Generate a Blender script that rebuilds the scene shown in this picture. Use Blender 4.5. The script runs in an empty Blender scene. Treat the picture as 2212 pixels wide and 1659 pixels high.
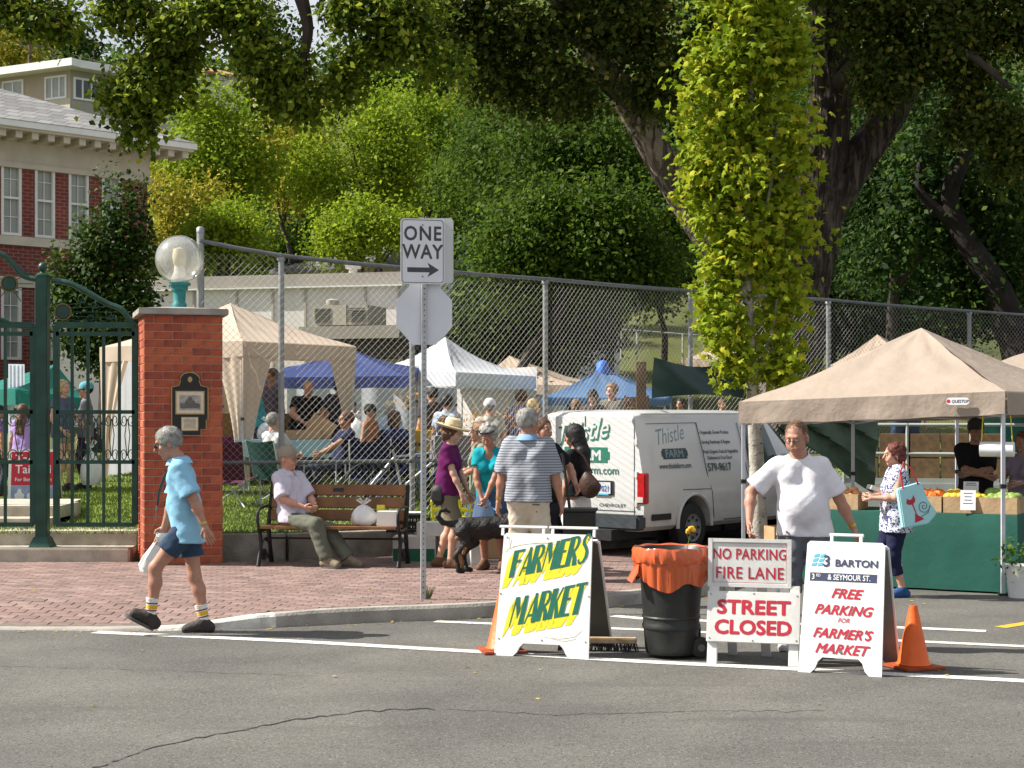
import bpy, bmesh, math, random
import numpy as np
from mathutils import Vector, Matrix
random.seed(7); RNG = np.random.default_rng(11)
S = bpy.context.scene; COL = S.collection
R = math.radians
F, HC, CX, HY = 3500., 1.85, 1106., 897.      # focal length in photo pixels, eye height, vanishing point
# ---------------------------------------------------------------- camera, sky, sun
cam = bpy.data.cameras.new('camera'); co = bpy.data.objects.new('camera', cam); COL.objects.link(co)
co.location = (0, 0, HC); co.rotation_euler = (R(90), 0, 0)
cam.sensor_width = 36; cam.lens = F/2212*36; cam.shift_y = (HY-829.5)/2212; cam.clip_end = 3000
S.camera = co
SUN_EL, SUN_AZ = 44, 273          # azimuth clockwise from +Y (the view direction): almost exactly from the left
sd = Vector((math.sin(R(SUN_AZ))*math.cos(R(SUN_EL)), math.cos(R(SUN_AZ))*math.cos(R(SUN_EL)), math.sin(R(SUN_EL))))
w = bpy.data.worlds.new('World'); S.world = w; w.use_nodes = True
nt = w.node_tree; bgn = nt.nodes['Background']; sk = nt.nodes.new('ShaderNodeTexSky'); sk.sky_type = 'NISHITA'
sk.sun_disc = False; sk.sun_elevation = R(SUN_EL); sk.sun_rotation = math.atan2(sd.x, sd.y); sk.dust_density = 2.5; sk.air_density = 1.0
tcs = nt.nodes.new('ShaderNodeTexCoord'); cn = nt.nodes.new('ShaderNodeTexNoise'); cn.inputs['Scale'].default_value = 3.2; cn.inputs['Detail'].default_value = 7; cn.inputs['Roughness'].default_value = .62
cm = nt.nodes.new('ShaderNodeMapping'); cm.inputs['Scale'].default_value = (1, 1, 2.6); nt.links.new(tcs.outputs['Generated'], cm.inputs[0]); nt.links.new(cm.outputs[0], cn.inputs['Vector'])
cr = nt.nodes.new('ShaderNodeMapRange'); cr.inputs[1].default_value = .34; cr.inputs[2].default_value = .56; cr.inputs[3].default_value = .25; cr.inputs[4].default_value = .85; nt.links.new(cn.outputs['Fac'], cr.inputs[0])
cx = nt.nodes.new('ShaderNodeMix'); cx.data_type = 'RGBA'; cx.inputs[7].default_value = (7.2, 7.5, 7.9, 1); nt.links.new(cr.outputs[0], cx.inputs[0]); nt.links.new(sk.outputs[0], cx.inputs[6])   # thin bright cloud over the blue
nt.links.new(cx.outputs[2], bgn.inputs[0]); bgn.inputs[1].default_value = 0.062
sl = bpy.data.lights.new('sun', 'SUN'); so = bpy.data.objects.new('sun', sl); COL.objects.link(so)
sl.energy = 5.0; sl.angle = R(0.5); sl.color = (1, .955, .87)
so.rotation_euler = sd.to_track_quat('Z', 'Y').to_euler(); so.location = (-20, -5, 30)
S.view_settings.view_transform = 'Standard'; S.view_settings.look = 'None'; S.view_settings.exposure = 0.9; S.view_settings.gamma = 1
S.view_settings.use_curve_mapping = False
try: S.cycles.max_bounces = 6; S.cycles.transparent_max_bounces = 16
except Exception: pass

# ---------------------------------------------------------------- helpers
def at(px, py, D): return Vector(((px-CX)/F*D, D, HC+(HY-py)/F*D))
def tag(o, label=None, cat=None, group=None, kind=None):
    if label: o['label'] = label
    if cat: o['category'] = cat
    if group: o['group'] = group
    if kind: o['kind'] = kind
    return o
def thing(name, label, cat, loc=(0, 0, 0), rz=0, group=None):
    o = bpy.data.objects.new(name, None); COL.objects.link(o); o.location = loc; o.rotation_euler = (0, 0, rz)
    o.empty_display_size = .2
    return tag(o, label, cat, group)
def link(name, me, parent=None, loc=None):
    o = bpy.data.objects.new(name, me); COL.objects.link(o)
    if parent: o.parent = parent
    if loc is not None: o.location = loc
    return o
def copy_tree(o, parent=None):
    c = o.copy(); COL.objects.link(c); c.parent = parent
    for ch in list(o.children): copy_tree(ch, c)
    return c
MATS = {}
def mat(name, col, rough=.7, var=.15, scale=12., bump=0., bscale=60., metal=0., col2=None, spec=.4, emis=0, coat=0):
    if name in MATS: return MATS[name]
    m = bpy.data.materials.new(name); m.use_nodes = True; n = m.node_tree; b = n.nodes['Principled BSDF']; L = n.links.new
    b.inputs['Roughness'].default_value = rough; b.inputs['Metallic'].default_value = metal; b.inputs['Specular IOR Level'].default_value = spec
    b.inputs['Coat Weight'].default_value = coat
    tc = n.nodes.new('ShaderNodeTexCoord'); nz = n.nodes.new('ShaderNodeTexNoise'); nz.inputs['Scale'].default_value = scale; nz.inputs['Detail'].default_value = 6
    L(tc.outputs['Object'], nz.inputs['Vector'])
    rp = n.nodes.new('ShaderNodeValToRGB'); c = Vector(col[:3])
    lo = tuple(c*(1-var)); hi = tuple(c*(1+var)) if col2 is None else tuple(col2)
    rp.color_ramp.elements[0].position = .3; rp.color_ramp.elements[1].position = .7
    rp.color_ramp.elements[0].color = (*lo, 1); rp.color_ramp.elements[1].color = (*hi, 1)
    L(nz.outputs['Fac'], rp.inputs[0]); L(rp.outputs[0], b.inputs['Base Color'])
    if bump:
        n2 = n.nodes.new('ShaderNodeTexNoise'); n2.inputs['Scale'].default_value = bscale; n2.inputs['Detail'].default_value = 4
        L(tc.outputs['Object'], n2.inputs['Vector']); bp = n.nodes.new('ShaderNodeBump'); bp.inputs['Strength'].default_value = bump; bp.inputs['Distance'].default_value = .02
        L(n2.outputs['Fac'], bp.inputs['Height']); L(bp.outputs[0], b.inputs['Normal'])
    MATS[name] = m; return m
def nodes_of(m): return m.node_tree.nodes, m.node_tree.links.new, m.node_tree.nodes['Principled BSDF']
class MB:
    def __init__(s): s.v = []; s.f = []
    def add(s, vs, fs):
        o = len(s.v); s.v += [tuple(v) for v in vs]; s.f += [tuple(i+o for i in f) for f in fs]; return s
    def box(s, c, sz, rot=None, taper=1.):
        x, y, z = sz[0]/2, sz[1]/2, sz[2]/2
        vs = [Vector((a*x*(taper if k > 0 else 1), b*y*(taper if k > 0 else 1), k*z)) for k in (-1, 1) for a, b in ((-1, -1), (1, -1), (1, 1), (-1, 1))]
        if rot is not None:
            m = rot if isinstance(rot, Matrix) else Matrix.Rotation(rot, 3, 'Z'); vs = [m @ v for v in vs]
        c = Vector(c)
        return s.add([v+c for v in vs], [(3, 2, 1, 0), (4, 5, 6, 7), (0, 1, 5, 4), (1, 2, 6, 5), (2, 3, 7, 6), (3, 0, 4, 7)])
    def beam(s, a, b, w, h=None, up=(0, 0, 1)):
        a, b = Vector(a), Vector(b); h = h or w; d = (b-a).normalized(); u = Vector(up)
        if abs(d.dot(u)) > .95: u = Vector((0, 1, 0))
        x = d.cross(u).normalized(); y = x.cross(d)
        vs = [p+x*i*w/2+y*j*h/2 for p in (a, b) for i, j in ((-1, -1), (1, -1), (1, 1), (-1, 1))]
        return s.add(vs, [(3, 2, 1, 0), (4, 5, 6, 7), (0, 1, 5, 4), (1, 2, 6, 5), (2, 3, 7, 6), (3, 0, 4, 7)])
    def tube(s, pts, r, n=8, cap=True):
        pts = [Vector(p) for p in pts]; rs = r if isinstance(r, (list, tuple)) else [r]*len(pts)
        o = []; k = len(pts); nprev = None
        for i, p in enumerate(pts):
            d = (pts[min(i+1, k-1)]-pts[max(i-1, 0)]); d = d.normalized() if d.length > 1e-9 else Vector((0, 0, 1))
            if nprev is None: a = d.orthogonal().normalized()
            else:
                a = nprev-d*nprev.dot(d); a = a.normalized() if a.length > 1e-6 else d.orthogonal().normalized()
            nprev = a; b = d.cross(a)
            o += [p+(a*math.cos(2*math.pi*j/n)+b*math.sin(2*math.pi*j/n))*rs[i] for j in range(n)]
        fs = [(i*n+j, i*n+(j+1) % n, (i+1)*n+(j+1) % n, (i+1)*n+j) for i in range(k-1) for j in range(n)]
        if cap: fs += [tuple(range(n-1, -1, -1)), tuple((k-1)*n+j for j in range(n))]
        return s.add(o, fs)
    def lathe(s, prof, c=(0, 0, 0), n=20, rot=None, sx=1, sy=1):
        c = Vector(c); o = []
        for r, z in prof:
            for j in range(n):
                v = Vector((r*math.cos(2*math.pi*j/n)*sx, r*math.sin(2*math.pi*j/n)*sy, z))
                if rot is not None: v = rot @ v
                o.append(v+c)
        k = len(prof)
        fs = [(i*n+j, i*n+(j+1) % n, (i+1)*n+(j+1) % n, (i+1)*n+j) for i in range(k-1) for j in range(n)]
        if prof[0][0] > 1e-5: fs.append(tuple(range(n-1, -1, -1)))
        if prof[-1][0] > 1e-5: fs.append(tuple((k-1)*n+j for j in range(n)))
        return s.add(o, fs)
    def ball(s, c, r, n=12, m=8):
        rr = r if isinstance(r, (tuple, list)) else (r, r, r)
        o = []; c = Vector(c)
        for i in range(m+1):
            t = math.pi*i/m
            for j in range(n):
                o.append(c+Vector((rr[0]*math.sin(t)*math.cos(2*math.pi*j/n), rr[1]*math.sin(t)*math.sin(2*math.pi*j/n), -rr[2]*math.cos(t))))
        return s.add(o, [(i*n+j, i*n+(j+1) % n, (i+1)*n+(j+1) % n, (i+1)*n+j) for i in range(m) for j in range(n)])
    def prism(s, poly, d, M=None, d0=0.):
        """2-D outline (u,v) extruded along w from d0 to d; M maps (u,v,w)"""
        M = M or Matrix.Identity(4); n = len(poly)
        vs = [M @ Vector((u, v, d0)) for u, v in poly]+[M @ Vector((u, v, d)) for u, v in poly]
        return s.add(vs, [tuple(range(n-1, -1, -1)), tuple(range(n, 2*n))]+[(i, (i+1) % n, n+(i+1) % n, n+i) for i in range(n)])
    def build(s, name, m, parent=None, smooth=False, bevel=0, loc=None):
        me = bpy.data.meshes.new(name); me.from_pydata(s.v, [], s.f); me.materials.append(m)
        if smooth or bevel:
            bm = bmesh.new(); bm.from_mesh(me); bmesh.ops.remove_doubles(bm, verts=bm.verts, dist=1e-5)
            if bevel:
                bmesh.ops.recalc_face_normals(bm, faces=bm.faces)
                es = [e for e in bm.edges if len(e.link_faces) == 2 and e.calc_face_angle(0) > .6]
                bmesh.ops.bevel(bm, geom=es, offset=bevel, segments=2, affect='EDGES', clamp_overlap=True)
            bm.to_mesh(me); bm.free()
        if smooth: me.shade_smooth(); me.set_sharp_from_angle(angle=R(45))
        return link(name, me, parent, loc)
def plane_m(o, u, v):
    u = Vector(u).normalized(); v = Vector(v); v = (v-u*v.dot(u)).normalized(); n = u.cross(v)
    return Matrix(((u.x, v.x, n.x, o[0]), (u.y, v.y, n.y, o[1]), (u.z, v.z, n.z, o[2]), (0, 0, 0, 1)))
TXT = {}
def text(name, body, size, m, parent, M, u=0, v=0, w=.003, off=0., shear=0., sx=1., al='CENTER', sp=1., rot=0, ext=.0008):
    bold, off = off, 0.
    key = (body, off, shear, al, sp)
    if key not in TXT:
        cu = bpy.data.curves.new('t', 'FONT'); cu.body = body; cu.size = 1; cu.align_x = al; cu.offset = off; cu.shear = shear; cu.space_character = sp; cu.resolution_u = 3
        o = bpy.data.objects.new('t', cu); COL.objects.link(o); bpy.context.view_layer.update()
        dg = bpy.context.evaluated_depsgraph_get(); me = bpy.data.meshes.new_from_object(o.evaluated_get(dg))
        bpy.data.objects.remove(o); TXT[key] = me
    me = TXT[key].copy()
    if bold:      # heavier strokes: the outline repeated on the rim of a small circle, each copy on its own level
        vs = [v.co.copy() for v in me.vertices]; fs = [tuple(p.vertices) for p in me.polygons]; a = MB(); k = 8
        for i in range(k): d = Vector((bold*math.cos(6.2832*i/k), bold*math.sin(6.2832*i/k), .00012*i/max(size, .01)*1.)); d.z = .00012*i; a.add([v+d for v in vs], fs)
        me = bpy.data.meshes.new(name); me.from_pydata(a.v, [], a.f)
    me.name = name; me.materials.clear(); me.materials.append(m)
    T = M @ Matrix.Translation((u, v, w)) @ Matrix.Rotation(rot, 4, 'Z') @ Matrix.Diagonal((size*sx, size, 1, 1))
    me.transform(T); o = link(name, me, parent); return o
def bisect_terr(Y): return float(np.interp(Y, [19.3, 19.6, 32, 45, 58, 80, 110, 200, 300, 460], [.43, .43, 1.02, 1.3, 3.0, 7.2, 14, 42, 70, 84]))
TX = bisect_terr
# ---------------------------------------------------------------- bodies: smooth unions of tapered capsules, meshed by surface nets
def V3(*a): return np.array(a, float)
def cap(a, b, ra, rb=None, k=.03, clip=None): return ('c', np.array(a, float), np.array(b, float), ra, ra if rb is None else rb, k, clip)
def ell(c, r, k=.03, M=None, clip=None): return ('e', np.array(c, float), np.array(r, float), np.eye(3) if M is None else M, 0, k, clip)
def field(prims, lo, hi, res, sub=(), wr=0., ws=1.):
    ax = [np.arange(lo[i], hi[i]+res, res) for i in range(3)]
    d = np.full([len(a) for a in ax], 1., np.float32)
    def sl(c0, c1, m):
        o = []
        for i in range(3):
            i0 = max(0, int((c0[i]-m-lo[i])/res)); i1 = min(len(ax[i]), int((c1[i]+m-lo[i])/res)+2); o.append(slice(i0, max(i1, i0)))
        return tuple(o)
    def ev(p, sx):
        G = np.stack(np.meshgrid(*[ax[i][sx[i]] for i in range(3)], indexing='ij'), -1)
        if p[0] == 'c':
            a, b, ra, rb = p[1:5]; ba = b-a; l = max(ba@ba, 1e-9); pa = G-a; t = np.clip(pa@ba/l, 0, 1)
            e = np.linalg.norm(pa-t[..., None]*ba, axis=-1)-(ra+(rb-ra)*t)
        else:
            q = (G-p[1])@p[3]; k0 = np.linalg.norm(q/p[2], axis=-1); k1 = np.linalg.norm(q/p[2]**2, axis=-1)+1e-6; e = k0*(k0-1)/k1
        if p[6]:
            for pt, nm in p[6]: e = np.maximum(e, (G-np.array(pt))@np.array(nm))
        return e
    for p in prims:
        if p[0] == 'c': c0, c1, m = np.minimum(p[1], p[2]), np.maximum(p[1], p[2]), max(p[3], p[4])
        else: c0 = c1 = p[1]; m = p[2].max()
        sx = sl(c0, c1, m+p[5]+.03)
        if any(q.stop <= q.start for q in sx): continue
        e = ev(p, sx); o = d[sx]; k = p[5]; h = np.clip(.5+.5*(o-e)/k, 0, 1); d[sx] = o*(1-h)+e*h-k*h*(1-h)
    for p in sub:
        if p[0] == 'p':
            G = np.stack(np.meshgrid(*ax, indexing='ij'), -1); d = np.maximum(d, (G-np.array(p[1]))@np.array(p[2]))
        else:
            sx = sl(p[1]-p[2].max(), p[1]+p[2].max(), .06); e = ev(p, sx); d[sx] = np.maximum(d[sx], -e)
    if wr:
        X, Y, Z = np.meshgrid(*ax, indexing='ij'); q = RNG.uniform(0, 6, 8)
        d = d+wr*(1.1-1.5*np.abs(np.sin(21*ws*X-17*ws*Z+9*ws*Y+q[2]+1.5*np.sin(8*Z+q[3])))-.9*np.abs(np.sin(15*ws*X+26*ws*Z+q[5]+1.2*np.sin(9*X+q[1])))+.7*np.sin(34*ws*X+19*ws*Z+q[0]+2.2*np.sin(9*ws*Z+q[6]))+.8*np.sin(27*ws*Y-31*ws*Z+q[1]+2*np.sin(11*X*ws+q[7]))+.6*np.sin(61*ws*Z+23*ws*X+q[2])*np.sin(37*ws*Y+q[3])+.5*np.sin(83*ws*X+q[4])*np.sin(71*ws*Z+q[5]))
    return d, lo
def nets(d, lo, res):
    s = d < 0; nx, ny, nz = d.shape
    acc = np.zeros((nx-1, ny-1, nz-1, 3)); cnt = np.zeros((nx-1, ny-1, nz-1))
    for axi in range(3):
        o = [0, 1, 2]; o.remove(axi)
        for u in (0, 1):
            for v in (0, 1):
                st = [0, 0, 0]; st[o[0]] = u; st[o[1]] = v; en = list(st); en[axi] = 1
                A = d[st[0]:nx-1+st[0], st[1]:ny-1+st[1], st[2]:nz-1+st[2]]; B = d[en[0]:nx-1+en[0], en[1]:ny-1+en[1], en[2]:nz-1+en[2]]
                c = (A < 0) != (B < 0); t = np.where(c, A/np.where(c, A-B, 1), 0)
                for q in range(3): acc[..., q] += np.where(c, t if q == axi else st[q], 0)
                cnt += c
    act = cnt > 0; idx = -np.ones(act.shape, int); idx[act] = np.arange(act.sum())
    ii = np.argwhere(act); V = (ii+acc[act]/cnt[act][:, None])*res+np.array(lo)
    Fs = []
    for axi in range(3):
        o = [0, 1, 2]; o.remove(axi); a, b = o
        sa = [slice(None)]*3; sb = [slice(None)]*3; sa[axi] = slice(0, -1); sb[axi] = slice(1, None)
        c = s[tuple(sa)] != s[tuple(sb)]; E = np.argwhere(c)
        E = E[(E[:, a] > 0) & (E[:, b] > 0) & (E[:, a] < d.shape[a]-1) & (E[:, b] < d.shape[b]-1)]
        ins = s[tuple(E.T)]
        def cell(da, db): q = E.copy(); q[:, a] -= da; q[:, b] -= db; return idx[tuple(q.T)]
        Q = np.stack([cell(1, 1), cell(0, 1), cell(0, 0), cell(1, 0)], 1)
        fl = ins if axi != 1 else ~ins
        Q[~fl] = Q[~fl][:, ::-1]; Fs.append(Q)
    return V, np.concatenate(Fs)
def bounds(prims, m=.05):
    lo = np.min([np.minimum(p[1], p[2])-max(p[3], p[4]) if p[0] == 'c' else p[1]-p[2].max() for p in prims], 0)-m
    hi = np.max([np.maximum(p[1], p[2])+max(p[3], p[4]) if p[0] == 'c' else p[1]+p[2].max() for p in prims], 0)+m
    return lo, hi
def nmesh(name, V, Fq, m, parent):
    me = bpy.data.meshes.new(name); me.vertices.add(len(V)); me.vertices.foreach_set('co', V.ravel())
    me.loops.add(Fq.size); me.loops.foreach_set('vertex_index', Fq.ravel())
    me.polygons.add(len(Fq)); me.polygons.foreach_set('loop_start', np.arange(0, Fq.size, Fq.shape[1])); me.polygons.foreach_set('loop_total', np.full(len(Fq), Fq.shape[1]))
    me.update(calc_edges=True); me.validate(); me.materials.append(m)
    if parent is not False and name not in LEAFY: me.shade_smooth()
    return me
LEAFY = {'crown', 'foliage'}
def blob(name, groups, m, parent, wr=0., ws=1.):
    """groups: list of (prims, res, sub) joined into one mesh object"""
    Vs = []; Fq = []; o = 0
    for prims, res, sub in groups:
        lo, hi = bounds(prims); d, lo = field(prims, lo, hi, res, sub, wr, ws); V, Q = nets(d, lo, res)
        Vs.append(V); Fq.append(Q+o); o += len(V)
    me = nmesh(name, np.concatenate(Vs), np.concatenate(Fq), m, parent)
    return link(name, me, parent)
def ik(a, c, l1, l2, hint):
    v = c-a; L = np.linalg.norm(v); mx = (l1+l2)*.999
    if L > mx: c = a+v/L*mx; v = c-a; L = mx
    x = (l1*l1-l2*l2+L*L)/(2*L); h = math.sqrt(max(l1*l1-x*x, 0)); u = v/L; t = np.array(hint, float); t = t-u*(t@u); t /= np.linalg.norm(t)+1e-9
    return a+u*x+t*h, c
SK = lambda n, c: mat('skin_'+n, c, .55, .10, 22, .05, 90)
M_EYE = mat('eye_white', (.55, .52, .48), .3, .02); M_PUP = mat('pupil', (.03, .02, .015), .2, .02); M_LIP = mat('lips', (.33, .12, .09), .5, .05)
def rotm(y, p, r=0):
    return np.array((Matrix.Rotation(y, 3, 'Z') @ Matrix.Rotation(p, 3, 'X') @ Matrix.Rotation(r, 3, 'Y')))
def person(label, loc, rz, h=1.72, skin=None, shirt=None, pants=None, shoes=None, hair=None, group=None, det=1,
           neck=(0, 0), pel=(0, 0), pelz=.93, wl=None, wr_=None, el=(.6, .6, -.3), er=(-.6, .6, -.3), al=(.11, 0, .085), ar=(-.11, 0, .085),
           kl=(.1, -1, 0), kr=(-.1, -1, 0), fl=(.15, -1, 0), fr=(-.15, -1, 0), hy=0., hp=0., sy=0., bulk=1., belly=0., fat=1., curl=.7, neckz=None, fem=False, headoff=(0, 0)):
    """faces local -Y; +X is the person's own left"""
    t = thing('person', label, 'person', loc, rz, group); t.scale = (h/1.75,)*3
    A = lambda v: np.array(v, float)
    P = A((pel[0], pel[1], pelz)); nz = (pelz+.525) if neckz is None else neckz; N = A((neck[0]+pel[0], neck[1]+pel[1], nz))
    sw = .165*bulk if not fem else .148*bulk; c, s = math.cos(sy), math.sin(sy); ax = A((c, s, 0)); fw = A((s, -c, 0))
    up = (N-P)/np.linalg.norm(N-P); sh = N-up*.055
    SL, SR = sh+ax*sw, sh-ax*sw; hp_ = .085*fat; HL, HR = P+A((hp_, 0, -.03)), P-A((hp_, 0, .03))
    WL = A(wl if wl is not None else (.28, 0, .87)); WR = A(wr_ if wr_ is not None else (-.28, 0, .87))
    EL, WL = ik(SL, WL, .285, .255, el); ER, WR = ik(SR, WR, .285, .255, er)
    AL, AR = A(al), A(ar); KL, AL = ik(HL, AL, .43, .41, kl); KR, AR = ik(HR, AR, .43, .41, kr)
    RH = rotm(hy, hp); HC_ = N+A((headoff[0], headoff[1]-.01, .165)); HS = 1.07; hd = lambda v: HC_+RH@(A(v)*HS); hell = lambda p, r, **k: ell(p, np.array(r)*HS, **k)
    lsp = lambda a, b, q: a+(b-a)*q
    b_ = bulk; td = .9*b_
    tor = [cap(lsp(SL, SR, .08), lsp(SL, SR, .92), .056*b_, k=.04), cap(N-up*.02, N+up*.03, .062, k=.05)]
    for q in (-1, 1):
        tor += [cap(sh+ax*q*.085*b_-up*.09, P+ax*q*.065*fat+up*.13, .105*td, .10*td*fat, k=.06), cap(P+ax*q*.065*fat+up*.13, P+ax*q*.075*fat-up*.03, .10*td*fat, .105*fat, k=.06)]
    if belly: tor.append(ell(P+up*.17+fw*.05*belly, (.16*fat, .12+.035*belly, .17), k=.06, M=rotm(sy, 0)))
    if fem:
        for q in (-1, 1): tor.append(ell(sh-up*.17+ax*q*.07+fw*.075, (.062, .06, .065), k=.04))
    def leg(Hh, K, An, f, r=1.):
        f = A(f); f /= np.linalg.norm(f); back = -f
        mid = lsp(K, An, .3)+back*.012
        heel = An+back*.04-A((0, 0, .045)); toe = An+f*.15-A((0, 0, .06)) + A((0, 0, f[2]*.02))
        return [cap(Hh, K, .088*fat*r, .056*r), cap(K, mid, .054*r, .056*r), cap(mid, An, .055*r, .034*r)], [cap(An, heel, .036, .034), cap(heel, toe, .034, .03), cap(An+f*.02, toe, .034, .026)]
    legL, footL = leg(HL, KL, AL, fl); legR, footR = leg(HR, KR, AR, fr)
    def arm(Sh, E, Wr, r=1.): return [cap(Sh, E, .050*b_*r, .039*b_*r, k=.035), cap(E, lsp(E, Wr, .35), .039*r*b_, .041*r*b_, k=.03), cap(lsp(E, Wr, .35), Wr, .041*r*b_, .026*r, k=.03)]
    ara = .88 if fem else 1.
    armL, armR = arm(SL, EL, WL, ara), arm(SR, ER, WR, ara)
    def hand(E, Wr, side):
        d = Wr-E; d /= np.linalg.norm(d); inn = -ax*side; n = inn-d*(inn@d); n /= np.linalg.norm(n)+1e-9; sd_ = np.cross(d, n)
        if sd_@fw < 0: sd_ = -sd_
        pr = [cap(Wr-d*.02, Wr+d*.02, .025, .024, k=.015)]
        for q in (-1, 1): pr.append(cap(Wr+d*.02+sd_*q*.012, Wr+d*.085+sd_*q*.022, .017, .015, k=.012))
        ln = (.068, .078, .074, .058)
        for i, q in enumerate((.031, .0105, -.0105, -.031)):
            b0 = Wr+d*.088+sd_*q; d1 = d*math.cos(curl*.5)+n*math.sin(curl*.5)+sd_*q*1.5; d2 = d*math.cos(curl*1.5)+n*math.sin(curl*1.5)
            m_ = b0+d1*ln[i]*.52; pr += [cap(b0-d*.01, m_, .0098, .0088, k=.004), cap(m_, m_+d2*ln[i]*.48, .0088, .0072, k=.004)]
        b0 = Wr+d*.025+sd_*.028; m_ = b0+(d*.6+sd_*.6+n*.3)*.042; pr += [cap(b0, m_, .0125, .0105, k=.008), cap(m_, m_+(d*.85+n*.35)*.034, .0105, .008, k=.004)]
        return pr, Wr+d*.1
    hL, pL = hand(EL, WL, 1); hR, pR = hand(ER, WR, -1)
    hM = RH
    head = [hell(hd((0, .012, .022)), (.075, .095, .088), M=hM, k=.02), hell(hd((0, -.02, -.045)), (.058, .07, .072), M=hM, k=.03), cap(hd((0, -.062, -.098)), hd((0, -.05, -.095)), .024, k=.02),
            cap(hd((0, -.092, .008)), hd((0, -.114, -.026)), .009, .0135, k=.010), cap(hd((-.03, -.080, .027)), hd((.03, -.080, .027)), .013, k=.015),
            cap(hd((-.018, -.082, -.062)), hd((.018, -.082, -.062)), .011, k=.014), cap(hd((-.045, -.058, -.03)), hd((-.035, -.068, -.05)), .02, k=.02), cap(hd((.045, -.058, -.03)), hd((.035, -.068, -.05)), .02, k=.02)]
    for q in (-1, 1): head.append(hell(hd((q*.078, .012, -.012)), (.010, .020, .032), k=.008, M=hM))
    sock = [hell(hd((q*.031, -.104, .004)), (.02, .016, .012), M=hM) for q in (-1, 1)]
    nk = [cap(N-up*.03, hd((0, .02, -.07)), .06*(.86 if fem else 1), .052*(.86 if fem else 1))]
    res = {2: .011, 1: .014, 0: .021}[det]
    allb = tor+armL+armR+legL+legR+footL+footR+nk
    skin = skin or SK('fair', (.50, .29, .20))
    if det: blob('body', [(allb, res, ()), (head+[nk[0]], .0065 if det == 2 else .009, sock), (hL, .0045 if det == 2 else .007, ()), (hR, .0045 if det == 2 else .007, ())], skin, t)
    else: blob('body', [(allb+hL[:3]+hR[:3], res, ()), (head, .014, ())], skin, t)
    if det:
        for q in (-1, 1):
            MB().ball(hd((q*.031, -.082, .003)), (.012, .009, .0085), 10, 6).build('eye', M_EYE, t, True)
            MB().ball(hd((q*.031, -.0895, .003)), .0055, 8, 5).build('pupil', M_PUP, t, True)
        MB().tube([hd((-.024, -.087, -.062)), hd((-.01, -.0945, -.060)), hd((.01, -.0945, -.060)), hd((.024, -.087, -.062))], .004, 6).build('mouth', M_LIP, t, True)
    g = 1.25 if det else 1.6
    if shirt:
        inf = shirt.get('inf', .012); q = []
        for p in tor: q.append((p[0], p[1], p[2]+(inf if p[0] == 'e' else 0), p[3]+(inf if p[0] == 'c' else 0), p[4]+inf, p[5]*.75, p[6]))
        hem = shirt.get('hem', pelz-.06)
        for sgn in (-1, 1): q.append(cap(P+ax*sgn*.07*fat+up*.15, P+ax*sgn*.078*fat-up*(pelz-hem+.02), .096*fat*td+inf*1.2, .108*fat+inf*1.5+.006, k=.045))
        sl_ = shirt.get('sleeve', .6)
        for Sh, E, Wr in ((SL, EL, WL), (SR, ER, WR)):
            if sl_ <= 0: continue
            u = (E-Sh)/np.linalg.norm(E-Sh); f = min(sl_, 1.); end = Sh+(E-Sh)*f; o_ = shirt.get('loose', .018)
            r0 = .052*b_+inf; r1 = .044*b_+o_+inf*.5
            q.append(cap(Sh, end, r0, r1, k=.04, clip=[(end, u)] if sl_ <= 1 else None))
            if sl_ > 1:
                e2 = E+(Wr-E)*(sl_-1); u2 = (Wr-E)/np.linalg.norm(Wr-E); q.append(cap(E, e2, r1*.95, .036+inf, k=.03, clip=[(e2, u2)]))
        sub = [('p', N+up*.05, up), ell(N+up*.035+fw*.012, (.074, .078, .05)), ('p', A((0, 0, hem)), A((0, 0, -1)))]
        if shirt.get('vneck'): sub.append(ell(N+fw*.11-up*.06, (.06, .08, .09)))
        blob(shirt.get('name', 'shirt'), [(q, res, sub)], shirt['m'], t, wr=shirt.get('wr', .0022), ws=shirt.get('ws', 1.))
        if shirt.get('collar'):
            cr = MB(); nn = 14; n3 = Vector(up)
            for rr, zz in ((.079, .0), (.080, .045), (.094, .038), (.116, -.010)):
                for j in range(nn):
                    a = 2*math.pi*j/nn; drop = -.025*max(0, -math.sin(a)); v = N+ax*math.cos(a)*rr-fw*math.sin(a)*rr*1.02+up*(zz+drop+.005); cr.v.append(tuple(v))
            for i in range(3):
                for j in range(nn):
                    if j == nn*3//4-0: continue
                    cr.f.append((i*nn+j, i*nn+(j+1) % nn, (i+1)*nn+(j+1) % nn, (i+1)*nn+j))
            cr.build('collar', shirt['collar'] if not isinstance(shirt['collar'], bool) else shirt['m'], t, True)
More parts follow.
